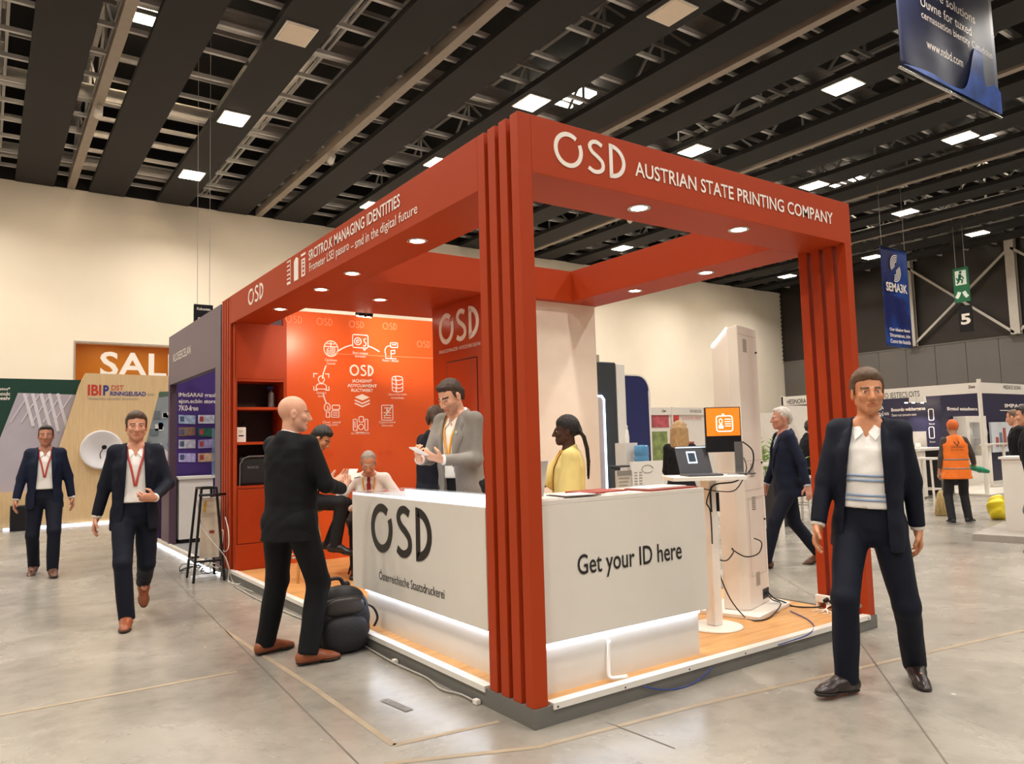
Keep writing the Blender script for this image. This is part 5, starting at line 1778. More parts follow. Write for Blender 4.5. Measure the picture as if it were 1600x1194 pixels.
G().box((17.3, 6.19, 0.04), (22.5, 6.25, 2.42)).obj('rear_wall', M_NAVY, sa)
G().box((SX - 0.1, 4.3, 0.002), (22.5, 8.0, 0.04)).obj('floor_plate', mat('pale_laminate', '#cfc6b8', 0.35, var=0.03), sa)
text_px('header_lettering', 'O IESTECS:OITS', (1383, 623), (1437, 617), (1383, 614.5), M_INK, sa, 0.004, X=SX)
text_px('header_lettering', 'Zate', (1513, 607), (1523.5, 606), (1513, 602.5), M_INK, sa, 0.004, bold=0.02, X=SX)
text_px('header_lettering', 'MEDICE SORA', (1568, 608), (1595, 608), (1568, 602), M_INK, sa, 0.004, Y=4.42)
text_px('wall_lettering', 'Bnnordo wdchergerse', (1393, 645), (1446, 641), (1393, 638), M_OFFW, sa, 0.004, bold=0.02, X=17.3)
text_px('wall_lettering', 'Danen nuut taonuaane soaen', (1394, 651), (1432, 648), (1394, 647), M_OFFW, sa, 0.004, X=17.3)
text_px('wall_lettering', 'Bigstol eatadieens', (1480, 643), (1527, 642), (1480, 636), M_OFFW, sa, 0.004, bold=0.02, Y=6.19)
text_px('wall_lettering', 'IMPACT', (1570, 637), (1604, 638), (1570, 631), M_OFFW, sa, 0.004, bold=0.02, Y=6.19)
G().box((20.55, 6.18, at(1580, 642, Y=6.19).z), (22.4, 6.189, at(1580, 641, Y=6.19).z)).obj('underline', M_OFFW, sa)
g = G()
p = at(1373, 643, X=17.3)
for k in range(3):
    g.ribbon(arc2(0, 0, 0.05 + 0.045 * k, 0.07 + 0.055 * k, 20, 330, 12), 0.02, (17.296, p.y, p.z), (0, -1, 0), (0, 0, 1), 0.004)
g.obj('fingerprint_logo', M_OFFW, sa)
text_px('wall_lettering', 'E nuna', (1379, 649), (1389, 648), (1379, 643), M_OFFW, sa, 0.004, X=17.3)
for k, (px, py) in enumerate(((1455, 648), (1456, 676))):
    p = at(px, py, X=17.3)
    G().ribbon(rrect(-0.06, -0.14, 0.06, 0.14, 0.03), 0.02, (17.296, p.y, p.z), (0, -1, 0), (0, 0, 1), 0.004, True).obj('phone_print', M_OFFW, sa)
    text('phone_caption', 'Eacue', (17.296, p.y + 0.06, p.z - 0.25), (0, -0.13, 0), (0, 0, 0.04), M_OFFW, sa, 0.003)
for px0, py0, px1, py1, c in ((1414, 704, 1424, 669, '#8a8480'), (1427, 704, 1447, 674, '#b9aea4')):
    p, q = at(px0, py0, X=17.28), at(px1, py1, X=17.28)
    G().box((17.27, q.y, p.z), (17.299, p.y, q.z)).obj('poster', mat('poster_' + c[1:], c, 0.5, var=0.15, scale=6), sa)
for k in range(2):
    p = at(1429 + 12 * k, 623, X=16.9)
    G().prism([(-0.1, -0.1), (0.1, -0.1), (0.08, 0.12), (-0.08, 0.12)], (16.9, p.y, p.z), (0, -1, 0), (0, 0, 1), 0.1).obj('spot_housing', M_SYS, sa)
for k, px in enumerate((1416, 1427, 1441)):
    p = at(px, 630, X=16.95)
    G().cyl((16.95, p.y, p.z + 0.02), (16.95, p.y, p.z), 0.035, n=10).obj('spot_lens', M_DOWN, sa)
    L = bpy.data.lights.new('stand_spot', 'SPOT')
    L.energy = 16
    L.spot_size = math.radians(60)
    L.spot_blend = 0.6
    L.shadow_soft_size = 0.03
    lo = bpy.data.objects.new('stand_spot', L)
    COL.objects.link(lo)
    lo.parent = sa
    lo.matrix_parent_inverse = ROOTINV[sa.name]
    lo.location = (16.95, p.y, p.z - 0.03)
    lo.rotation_euler = Vector((0.4, 0, -1)).to_track_quat('-Z', 'Y').to_euler()
# display case
ca_ = at(1500, 660, Y=5.7)
vc = thing('glass_display_case', 'white glass-fronted display case beside the stand corner post', 'cabinet', (18.2, 5.6, 0.04))
x0_, x1_ = at(1493, 660, Y=6.1).x, at(1541, 660, Y=5.85).x
for a_, b_ in (((x0_, 5.85, 0.041), (x1_, 6.15, 0.75)), ((x0_, 5.85, 1.6), (x1_, 6.15, 1.76)), ((x0_, 5.85, 0.75), (x0_ + 0.16, 6.15, 1.6)), ((x1_ - 0.16, 5.85, 0.75), (x1_, 6.15, 1.6)), ((x0_ + 0.16, 6.1, 0.75), (x1_ - 0.16, 6.15, 1.6))):
    G().box(a_, b_).obj('case_panel', M_SYS, vc)
G().box((x0_ + 0.16, 5.9, 1.2), (x1_ - 0.16, 6.1, 1.22)).obj('case_shelf', M_SYS, vc)
G().box((x0_ + 0.16, 5.86, 0.75), (x1_ - 0.16, 5.865, 1.6)).obj('case_glass', mat('case_glass', '#cfd8e0', 0.05, var=0, alpha=0.18), vc)
for k in range(3):
    tag(G().lathe([(0.06, 0), (0.09, 0.1), (0.06, 0.24), (0.002, 0.28)], (x0_ + 0.45 + 0.42 * k, 6.0, 1.2205 if k != 1 else 0.7505), 14).obj('exhibit', (M_PAPER, mat('tan_sheet', '#bda16e', 0.5), mat('exhibit_grey', '#8d8a86', 0.5))[k]), ('pale rounded exhibit on the left of the case shelf', 'tan rounded exhibit at the bottom of the case', 'grey rounded exhibit on the right of the case shelf')[k], 'exhibit')
# poster panel with bottle picture and white shelf at the far right
p = at(1551, 716, Y=5.2)
pp = thing('picture_panel', 'white panel with a skyline picture behind the counter at the right edge', 'panel', (20, 6.0, 0.04))
G().box((at(1551, 700, Y=6.05).x, 6.05, 0.8), (22.3, 6.1, 1.6)).obj('panel_board', mat('pale_picture', '#c9ccd2', 0.5, var=0.1, scale=3), pp)
for k in range(6):
    x = at(1557 + 6 * k, 690, Y=6.04).x
    G().box((x, 6.03, 0.95), (x + 0.13, 6.049, 1.2 + 0.12 * (k * 7 % 3))).obj('printed_tower', (mat('print_red', '#a8544e', 0.5), MATS['block_grey'])[k % 2], pp)
sf = thing('wall_shelf_table', 'narrow white high table beside the glass display case', 'table', (19.5, 5.2, 0.04))
G().box((at(1541, 694, Y=5.2).x, 5.1, 1.03), (at(1575, 694, Y=5.2).x, 5.35, 1.07)).obj('table_top', M_SYS, sf)
for x in (at(1546, 700, Y=5.2).x, at(1568, 700, Y=5.2).x):
    G().cyl((x, 5.2, 0.041), (x, 5.2, 1.03), 0.035, n=8).obj('leg', M_SYS, sf)


def white_stool(name, x, y, lb, grp=None, h=0.78, back=True):
    t = thing(name, lb, 'stool', (x, y, 0), group=grp, local=True)
    G().box((-0.2, -0.2, h - 0.04), (0.2, 0.2, h)).obj('seat', M_SYS, t)
    for sx in (-1, 1):
        for sy in (-1, 1):
            G().bar((sx * 0.21, sy * 0.21, 0.0), (sx * 0.17, sy * 0.17, h - 0.04), 0.03, 0.03).obj('leg', M_SYS, t)
    g_ = G()
    for k in range(4):
        c4 = ((-1, -1), (1, -1), (1, 1), (-1, 1))
        a_, b_ = c4[k], c4[(k + 1) % 4]
        g_.bar((a_[0] * 0.2, a_[1] * 0.2, 0.3), (b_[0] * 0.2, b_[1] * 0.2, 0.3), 0.02, 0.02)
    g_.obj('foot_rail', M_SYS, t)
    return t


p = at(1450, 790, Z=0)
white_stool('bar_stool', p.x + 0.25, p.y + 0.1, 'white bar stool near the cleaner in the orange vest', h=0.9)
p = at(1432, 778, Z=0)
tt = thing('white_desk', 'white desk with dark front under the navy print', 'desk', (p.x, p.y, 0), local=True)
G().box((-0.3, -0.3, 1.0), (1.2, 0.9, 1.05)).obj('desk_top', M_SYS, tt)
G().box((-0.25, -0.25, 0.041), (0.0, 0.85, 1.0)).obj('desk_front', M_SYS, tt)
G().box((0.9, -0.25, 0.041), (1.15, 0.85, 1.0)).obj('desk_side', mat('dark_desk', '#2e2b2e', 0.6), tt)
for k in range(4):
    q = at(1456 + 5 * k, 703, X=p.x + 0.6)
    tag(G().lathe([(0.04, 0), (0.055, 0.02), (0.05, 0.09), (0.04, 0.1)], (p.x + 0.5, p.y + 0.62 - 0.16 * k, 1.0505), 12).obj('cup', M_PAPER), 'white cup on the white desk, %s of four' % ('leftmost', 'second from left', 'third from left', 'rightmost')[k], 'cup', 'cups on the white desk')

# ---- second stand of the row, light walls
sb_ = thing('shell_scheme_stand', 'white trade stand half hidden behind the right red post', 'stand', (SX, 8.4, 0))
G().box((SX, 7.4, 2.2), (SX + 0.04, 9.35, 2.43)).obj('header_board', M_SYS, sb_)
G().box((SX, 9.3, 0.0), (SX + 0.06, 9.36, 2.45)).obj('corner_post', M_SYS, sb_)
G().box((SX + 0.06, 9.32, 0.04), (17.3, 9.36, 2.2)).obj('side_wall', M_SYS, sb_)
G().box((17.3, 8.02, 0.04), (17.36, 12.0, 2.1)).obj('rear_wall', M_SYS, sb_)
text_px('header_lettering', 'HESINORA EX', (1230, 632), (1269, 628), (1230, 624.5), M_INK, sb_, 0.004, bold=0.01, X=SX)
p = at(1250, 662, X=17.28)
g = G()
for k in range(3):
    g.ribbon(arc2(0, -0.05 * k, 0.26 - 0.03 * k, 0.14, 15, 150, 10), 0.04, (17.29, p.y, p.z), (0, -1, 0), (0, 0, 1), 0.004)
g.obj('blue_swoosh_print', mat('swoosh_blue', '#3f73b0', 0.5, var=0.05), sb_)
text('wall_lettering', 'ATGA PROSI CONSOLIM', (17.29, p.y + 0.45, p.z + 0.25), (0, -0.9, 0), (0, 0, 0.07), MATS['grey_print'], sb_, 0.004)
ss = thing('shell_scheme_stand', 'low white stand with red poster prints beyond the water dispenser', 'stand', (14, 12, 0))
G().box((12.9, 12.0, 0.0), (17.2, 12.06, 2.28)).obj('rear_wall', M_SYS, ss)
G().box((12.9, 11.96, 2.07), (17.2, 11.999, 2.28)).obj('header_board', M_SYS, ss)
for x in (12.9, 13.85, 16.8):
    G().box((x, 11.95, 0), (x + 0.05, 12.0, 2.3)).obj('post', M_SYS, ss)
for k, (x0_, z0_, x1_, z1_, c) in enumerate(((1020, 668, 1046, 646, '#b5545c'), (1018, 760, 1044, 674, '#7f8c54'), (1052, 660, 1062, 643, '#c4433c'), (1064, 690, 1074, 662, '#c9877e'), (1078, 712, 1086, 690, '#b84840'), (1052, 730, 1066, 690, '#d9b3a6'))):
    a_, b_ = at(x0_, z0_, Y=11.95), at(x1_, z1_, Y=11.95)
    G().box((a_.x, 11.985, max(0.3, a_.z)), (b_.x, 11.999, b_.z)).obj('poster', mat('poster_print_%d' % k, c, 0.5, var=0.4, scale=5), ss)
text_px('header_lettering', 'Gar', (1034, 644), (1041, 644), (1034, 640), M_INK, ss, 0.004, bold=0.02, Y=11.96)
text_px('header_lettering', 'IFFNSDOE', (1078, 645), (1096, 645), (1078, 640.5), M_INK, ss, 0.004, Y=11.96)
text_px('poster_lettering', 'SUASAND VERDE', (1066, 656), (1096, 656), (1066, 651.5), mat('pink_print', '#cc7a78', 0.5, var=0), ss, 0.004, Y=11.98)

# ---- portal machine, white pillar, navy totem, water dispenser, leaflets
pm = thing('scanner_portal', 'dark grey portal cabinet with glowing white edge strip behind the white wall', 'machine', (7.6, 8.0, 0))
X_a, X_b = at(922, 600, Y=8).x, at(963, 600, Y=8).x
G().box((X_a, 8.0, 0), (X_b, 8.6, 2.95)).obj('cabinet_body', mat('graphite_panel', '#3a3d40', 0.4, var=0.03), pm, bevel=0.02)
xl = at(943, 640, Y=8).x
G().prism(rrect(0, 0, xl - X_a - 0.02, 2.25, 0.08), (X_a, 8.0, 0.0), (1, 0, 0), (0, 0, 1), 0.02).obj('inner_door', mat('lilac_grey_panel', '#b9aeb0', 0.35, var=0.02), pm)
G().ribbon([(xl - X_a, 0.05), (xl - X_a, 2.2), (xl - X_a - 0.06, 2.27), (0.0, 2.27)], 0.035, (X_a, 7.99, 0), (1, 0, 0), (0, 0, 1), 0.02).obj('led_strip', mat('portal_led', '#dff0ff', 0.4, var=0, emit=6, ecol='#cfe8ff'), pm)
G().box((X_a + 0.05, 8.1, 2.951), (X_a + 0.35, 8.4, 3.1)).obj('top_box', mat('stone_grey', '#b5a897', 0.6), pm)
wp = thing('white_pillar', 'white pillar panel beside the dark grey portal', 'pillar', (8.3, 8.0, 0))
G().box((X_b + 0.01, 8.0, 0), (at(977, 600, Y=8).x, 8.3, 2.92)).obj('pillar_body', M_WHITE, wp, bevel=0.01)
G().box((at(974, 700, Y=8).x - 0.03, 7.985, 1.1), (at(974, 700, Y=8).x + 0.03, 7.999, 1.25)).obj('switch', M_VENT, wp)
nt_ = thing('navy_totem', 'navy blue totem with rounded top corner and white edge', 'totem', (8.8, 8.1, 0))
a_, b_ = at(979, 600, Y=8).x, at(1017, 600, Y=8).x
wN = b_ - a_
pl_ = [(0, 0), (wN, 0), (wN, 2.4)] + arc2(wN - 0.3, 2.4, 0.3, 0.3, 0, 90, 8) + [(0, 2.7)]
G().prism(pl_, (a_, 8.2, 0), (1, 0, 0), (0, 0, 1), 0.12).obj('totem_body', mat('navy_blue_gloss', '#2c3060', 0.3, var=0.15, scale=1.5), nt_)
G().ribbon([(wN + 0.015, 0), (wN + 0.015, 2.4)] + arc2(wN - 0.3, 2.4, 0.315, 0.315, 0, 90, 8) + [(0, 2.715)], 0.03, (a_, 8.2, 0), (1, 0, 0), (0, 0, 1), 0.13).obj('white_edge', M_WHITE, nt_)
YW = 7.2
c_ = at(1003, 727, Y=YW)
wd_ = thing('water_dispenser', 'blue water bottle upturned on a pale dispenser cabinet', 'water dispenser', (c_.x, YW, 0))
G().box((c_.x - 0.16, YW - 0.16, 0), (c_.x + 0.16, YW + 0.16, c_.z)).obj('cabinet', M_SYS, wd_, bevel=0.01)
M_BOTTLE = mat('blue_water_bottle', '#6fb0e0', 0.1, var=0.05, trans=0.35)
G().lathe([(0.06, 0), (0.1, 0.02), (0.135, 0.05), (0.135, 0.15), (0.125, 0.17), (0.135, 0.19), (0.135, 0.34), (0.12, 0.37), (0.002, 0.38)], (c_.x, YW, c_.z + 0.001), 24).obj('water_bottle', M_BOTTLE, wd_)
cb_ = thing('hand_pump_bottle', 'white pump bottle behind the blue water bottle', 'bottle', (c_.x, YW + 0.3, 0.9))
zb = at(1000, 690, Y=YW + 0.35).z
G().box((c_.x - 0.2, YW + 0.2, 0), (c_.x + 0.1, YW + 0.5, zb - 0.02)).obj('stand_block', M_SYS, cb_)
G().lathe([(0.04, 0), (0.045, 0.1), (0.03, 0.24), (0.018, 0.26), (0.018, 0.3), (0.03, 0.31), (0.002, 0.34)], (c_.x - 0.02, YW + 0.35, zb - 0.02), 14).obj('bottle_body', M_WHITE, cb_)
for k, (x0_, x1_, zt, lb) in enumerate(((964, 986, 736, 'tall price list board in front of the white pillar'), (987, 1036, 722, 'white printed carton board in front of the navy totem'))):
    a_, b_ = at(x0_, zt, Y=6.7), at(x1_, zt, Y=6.7)
    t_ = thing(('list_board', 'carton_board')[k], lb, 'board', (a_.x, 6.7, 0))
    G().box((a_.x, 6.7, 0), (b_.x, 6.75, a_.z)).obj('board', (mat('list_paper', '#cfc2b2', 0.6), M_WHITE)[k], t_)
    if k == 0:
        G().box((a_.x, 6.69, a_.z - 0.08), (b_.x, 6.699, a_.z)).obj('board_head', M_VENT, t_)
        for q in range(7):
            G().box((a_.x + 0.04, 6.694, a_.z - 0.14 - 0.06 * q), (b_.x - 0.05 - 0.03 * (q % 3), 6.699, a_.z - 0.128 - 0.06 * q)).obj('text_line', M_VENT, t_)
    else:
        g = G().ribbon(arc2(0.38, a_.z - 0.14, 0.14, 0.07, 0, 330, 16), 0.012, (a_.x, 6.7, 0), (1, 0, 0), (0, 0, 1), 0.004)
        g.obj('oval_logo', M_VENT, t_)
        for cc_ in (0.05, 0.17):
            for q in range(6):
                G().box((a_.x + cc_, 6.694, a_.z - 0.2 - 0.05 * q), (a_.x + cc_ + 0.07, 6.699, a_.z - 0.185 - 0.05 * q)).obj('text_line', M_VENT, t_)
bs = thing('grey_side_table', 'small dark grey shelf top beside the list board', 'table', (at(975, 735, Y=6.9).x, 6.9, 0))
zt_ = at(975, 730, Y=6.9).z
G().box((at(961, 730, Y=6.9).x, 6.8, zt_), (at(990, 730, Y=6.9).x, 7.1, zt_ + 0.03)).obj('shelf_top', mat('graphite_panel', '#3a3d40', 0.4), bs)
G().box((at(963, 730, Y=6.9).x, 6.85, 0), (at(966, 730, Y=6.9).x, 7.05, zt_)).obj('shelf_leg', MATS['graphite_panel'], bs)

# ---- palm in a planter behind the tower
pp0 = at(1203, 800, Z=0)
pp0 = Vector((9.6, 5.4, 0))
pp0 = along(1196, 700, 12.0)
pp0.z = 0
pl = thing('potted_palm', 'green potted palm behind the kiosk tower', 'plant', tuple(pp0), local=True)
G().box((-0.3, -0.3, 0), (0.3, 0.3, 0.75)).obj('planter', mat('dark_planter', '#2a2624', 0.6), pl, bevel=0.02)
M_LEAF = mat('palm_green', '#7d9a4e', 0.5, var=0.25, scale=6)
rr = random.Random(4)
for k in range(16):
    a = k * 2.4
    el = 0.5 + 0.9 * rr.random()
    ln = 0.75 + 0.4 * rr.random()
    base = Vector((0.06 * math.cos(a), 0.06 * math.sin(a), 0.72))
    d = Vector((math.cos(a) * math.cos(el), math.sin(a) * math.cos(el), math.sin(el)))
    g = G()
    prev = None
    sd = Vector((-math.sin(a), math.cos(a), 0))
    for i in range(9):
        t = i / 8
        p = base + d * ln * t - Vector((0, 0, 0.35)) * t * t * ln
        if i > 1:
            for s in (-1, 1):
                tip = p + sd * s * 0.16 * (1.15 - t) * 1.2 + d * 0.1 - Vector((0, 0, 0.05))
                q = d * 0.02
                g.add([p - q, p + q, tip], [(0, 1, 2)])
        if prev is not None:
            g.add([prev - sd * 0.006, prev + sd * 0.006, p + sd * 0.006, p - sd * 0.006], [(0, 1, 2, 3)])
        prev = p
    g.obj('palm_frond', M_LEAF, pl)

# ---- high table for the seated visitor behind the right post
hp0 = along(1302, 720, 12.2)
h2 = thing('high_table', 'white high table half hidden by the right red post', 'table', (hp0.x, hp0.y, 0), local=True)
zt_ = hp0.z
G().box((-0.2, -0.35, zt_ - 0.05), (0.6, 0.35, zt_)).obj('table_top', M_SYS, h2)
for sx, sy in ((-0.15, -0.3), (0.55, -0.3), (-0.15, 0.3), (0.55, 0.3)):
    G().box((sx - 0.025, sy - 0.025, 0), (sx + 0.025, sy + 0.025, zt_ - 0.05)).obj('leg', M_SYS, h2)
w2 = along(1192, 800, 10.2)
fp = thing('display_rack', 'white upright display rack behind the kiosk tower', 'rack', (w2.x, w2.y, 0), local=True)
G().box((0.0, 0, 0), (0.06, 0.06, 1.0)).obj('upright', M_SYS, fp)
G().box((0.4, 0, 0), (0.46, 0.06, 1.0)).obj('upright', M_SYS, fp)
G().box((-0.02, -0.02, 1.0), (0.48, 0.08, 1.04)).obj('top_rail', M_SYS, fp)

# ---- platform, counter and yellow bag at the right edge
rp = thing('low_platform', 'low grey platform under the white counter at the right edge', 'platform', (8.2, 1.3, 0))
a_, b_ = at(1520, 845, Z=0), at(1600, 850, Z=0)
dn = (b_ - a_).normalized()
nn = Vector((-dn.y, dn.x, 0))
if nn.x < 0:
    nn = -nn
G().obox((a_.x, a_.y, 0), dn * 1.6, nn * 1.7, (0, 0, 0.085)).obj('platform_body', mat('platform_grey', '#a49c93', 0.5), rp)
rc = thing('white_counter', 'plain white counter cut by the right edge of the view', 'counter', (8.9, 1.3, 0.085))
c0 = at(1573, 829, Z=0.085)
G().obox((c0.x, c0.y, 0.085), dn * 0.9, nn * 0.5, (0, 0, 0.93)).obj('counter_body', M_SYS, rc)
G().obox((c0.x, c0.y, 1.0155) - nn * 0.02 if False else Vector((c0.x, c0.y, 1.0155)) - nn * 0.02 - dn * 0.03, dn * 0.95, nn * 0.55, (0, 0, 0.03)).obj('counter_top', M_SYS, rc)
yb = Vector((9.75, 1.95, 0))
yb = at(1560, 812, Z=0)
F = Field((-0.35, -0.25, -0.02), (0.35, 0.25, 0.5), 0.02)
F.func(lambda x, y, z: (np.sqrt((x / (0.16 + 0.25 * np.clip(z - 0.05, 0, 1))) ** 2 + (y / 0.14) ** 2 + ((z - 0.18) / 0.19) ** 2) - 1) * 0.12 + 0.02 * np.sin(x * 22 + z * 14) * np.sin(y * 20 + z * 25), (-0.35, -0.25, -0.02), (0.35, 0.25, 0.5), 0)
o = link('rubbish_bag', F.mesh('rubbish_bag', mat('yellow_plastic', '#e8d21e', 0.35, var=0.1, bump=0.3, bscale=14)))
o.location = (yb.x, yb.y, 0.01)
tag(o, 'bright yellow plastic bag on the floor behind the low platform', 'bag')

# ================================================================== people
def unit(v):
    v = np.array(v, float)
    return v / max(np.linalg.norm(v), 1e-9)


def ik(a, b, l1, l2, pole):
    a, b = np.array(a, float), np.array(b, float)
    d = b - a
    L = np.linalg.norm(d)
    mx = (l1 + l2) * 0.995
    if L > mx:
        b = a + d / L * mx
        d = b - a
        L = mx
    n = d / L
    p = np.array(pole, float)
    p = unit(p - n * (p @ n))
    x = (l1 * l1 - l2 * l2 + L * L) / (2 * L)
    h = math.sqrt(max(l1 * l1 - x * x, 0))
    return a + n * x + p * h, b


EXP = 2.5


def wrinkle(x, y, z):
    return np.sin(23 * x + 31 * z + 1.7 * np.sin(17 * y)) * np.sin(29 * y - 19 * z + 1.3 * np.sin(13 * x + 9 * z)) + 0.5 * np.sin(53 * x - 37 * z + 2 * np.sin(21 * y + 15 * z))



def loft(c, r, f, u, prof, grow=0.0, tmin=None, tmax=None, wr=0.0):
    T = [q[0] for q in prof]
    A = [q[1] + grow for q in prof]
    B = [q[2] + grow for q in prof]
    Cc = [q[3] for q in prof]
    tmin = T[0] if tmin is None else tmin
    tmax = T[-1] if tmax is None else tmax

    def fn(x, y, z):
        px, py, pz = x - c[0], y - c[1], z - c[2]
        lx = px * r[0] + py * r[1] + pz * r[2]
        ly = px * f[0] + py * f[1] + pz * f[2]
        lt = px * u[0] + py * u[1] + pz * u[2]
        a = np.interp(lt, T, A)
        b = np.interp(lt, T, B)
        yc = np.interp(lt, T, Cc)
        q = ((np.abs(lx) / a) ** EXP + (np.abs(ly - yc) / b) ** EXP) ** (1 / EXP)
        d = (q - 1) * np.minimum(a, b)
        if wr:
            d = d + wr * wrinkle(lx, ly, lt)
        return np.maximum(d, np.maximum(tmin - lt, lt - tmax))
    return fn


def front_y(prof, x, t, grow=0.0):
    T = [q[0] for q in prof]
    a = np.interp(t, T, [q[1] + grow for q in prof])
    b = np.interp(t, T, [q[2] + grow for q in prof])
    yc = np.interp(t, T, [q[3] for q in prof])
    return yc + b * max(0.0, 1 - (abs(x) / a) ** EXP) ** (1 / EXP)


# torso profiles: (height over the hip joints, half width, half depth, forward shift)
P_BODY = [(-0.05, 0.14, 0.095, -0.01), (-0.02, 0.145, 0.098, -0.01), (0.12, 0.135, 0.09, 0.0), (0.28, 0.15, 0.1, 0.005), (0.40, 0.16, 0.1, 0.0), (0.49, 0.135, 0.08, -0.01), (0.56, 0.07, 0.06, -0.015)]
P_SHIRT = [(-0.06, 0.166, 0.125, -0.005), (0.06, 0.16, 0.122, 0.008), (0.16, 0.152, 0.118, 0.012), (0.28, 0.156, 0.12, 0.01), (0.40, 0.16, 0.116, 0.0), (0.48, 0.138, 0.092, -0.01), (0.535, 0.088, 0.07, -0.015)]
P_JACK = [(-0.15, 0.192, 0.15, -0.005), (-0.03, 0.187, 0.148, -0.002), (0.10, 0.17, 0.138, 0.008), (0.25, 0.176, 0.14, 0.008), (0.38, 0.182, 0.136, 0.0), (0.47, 0.168, 0.112, -0.012), (0.525, 0.118, 0.092, -0.018), (0.56, 0.078, 0.074, -0.022)]

SHOE = {}


def shoe_meshes(m_up, m_sole):
    key = (m_up.name, m_sole.name)
    if key in SHOE:
        return SHOE[key]
    F = Field((-0.08, -0.12, -0.02), (0.08, 0.26, 0.16), 0.007)
    F.cone((0, -0.045, 0.045), (0, 0.04, 0.05), 0.04, 0.044, 0.02)
    F.cone((0, 0.03, 0.06), (0.003, 0.15, 0.032), 0.044, 0.034, 0.03, flat=(0, 0, 1), fk=1.15)
    F.cone((0, 0.13, 0.03), (0.0, 0.185, 0.026), 0.04, 0.028, 0.02, flat=(0, 0, 1), fk=1.5)
    F.cone((0, -0.03, 0.06), (0, -0.015, 0.115), 0.036, 0.036, 0.02)
    F.func(lambda x, y, z: z - 0.014 + 0 * x + 0 * y, (-0.1, -0.15, -0.05), (0.1, 0.3, 0.2), 0, 'cut')
    up = F.mesh('shoe_upper', m_up)
    F = Field((-0.08, -0.12, -0.02), (0.08, 0.26, 0.05), 0.006)
    F.cone((0, -0.045, 0.045), (0, 0.03, 0.045), 0.046, 0.044, 0.02)
    F.cone((0, 0.03, 0.045), (0.002, 0.15, 0.045), 0.046, 0.05, 0.02)
    F.cone((0, 0.13, 0.03), (0.0, 0.186, 0.03), 0.046, 0.034, 0.02)
    F.func(lambda x, y, z: z - 0.0 + 0 * x + 0 * y, (-0.1, -0.15, -0.05), (0.1, 0.3, 0.2), 0, 'cut')
    F.func(lambda x, y, z: 0.018 - z + 0 * x + 0 * y, (-0.1, -0.15, -0.05), (0.1, 0.3, 0.2), 0, 'cut')
    F.func(lambda x, y, z: np.maximum(np.maximum(np.abs(y - 0.045) - 0.035, z - 0.01), 0 * x - 1), (-0.1, -0.15, -0.05), (0.1, 0.3, 0.2), 0, 'cut')
    so = F.mesh('shoe_sole', m_sole)
    SHOE[key] = (up, so)
    return SHOE[key]


def hand_sdf(F, w, d, n, side, curl, spread=0.0, thumb=0.35):
    d = unit(d)
    n = unit(np.array(n, float) - d * (np.array(n, float) @ d))
    th = -np.cross(n, d) * side
    F.cone(w - d * 0.01, w + d * 0.03, 0.027, 0.03, 0.015, flat=n, fk=1.35)
    F.cone(w + d * 0.02, w + d * 0.078, 0.034, 0.038, 0.012, flat=n, fk=2.3)
    for i, ln in enumerate((0.072, 0.08, 0.075, 0.058)):
        off = 0.029 - 0.0195 * i
        p = w + d * (0.085 - 0.006 * abs(i - 1.2)) + th * off
        a = 0.0
        sp = th * (off * spread * 8)
        for s_, fr in enumerate((0.45, 0.3, 0.25)):
            a += curl * (0.8 if s_ == 0 else 1.0) * (1 + 0.06 * i)
            v = unit(d * math.cos(a) + n * math.sin(a) + sp)
            q = p + v * ln * fr
            F.cone(p, q, 0.0088 - 0.0007 * s_, 0.0082 - 0.0007 * s_, 0.004)
            p = q
    b = w + d * 0.022 + th * 0.027
    v1 = unit(d * 0.6 + th * 0.62 + n * thumb)
    q = b + v1 * 0.045
    F.cone(b, q, 0.014, 0.0115, 0.012)
    v2 = unit(d * 0.85 + th * 0.15 + n * (thumb + 0.2))
    F.cone(q, q + v2 * 0.034, 0.0112, 0.0085, 0.004)


M_LIP = {}


def skin_mats(name, col, haircol, beard=None):
    c = lin(col)
    sk = mat('skin_' + name, (c[0], c[1], c[2]), 0.5, var=0.05, scale=25, spec=0.35)
    lip = mat('lip_' + name, (c[0] * 0.8, c[1] * 0.55, c[2] * 0.55), 0.45, var=0.03)
    h = lin(haircol)
    brow = mat('brow_' + name, (h[0], h[1], h[2]), 0.7, var=0.05)
    eye = mat('eye_' + name, (c[0] * 0.22, c[1] * 0.18, c[2] * 0.18), 0.3, var=0.0)
    bd = lin(beard) if beard else c
    be = mat('beard_' + name, (bd[0], bd[1], bd[2]), 0.6, var=0.08, scale=60)
    return [sk, brow, lip, eye, be, mat('eye_white', '#d8cfc8', 0.3, var=0)]


def suit_mat(name, col, rough=0.75):
    return mat(name, col, rough, var=0.06, scale=18, bump=0.12, bscale=260, spec=0.25)


M_SOLE = mat('dark_sole', '#1d1917', 0.6)


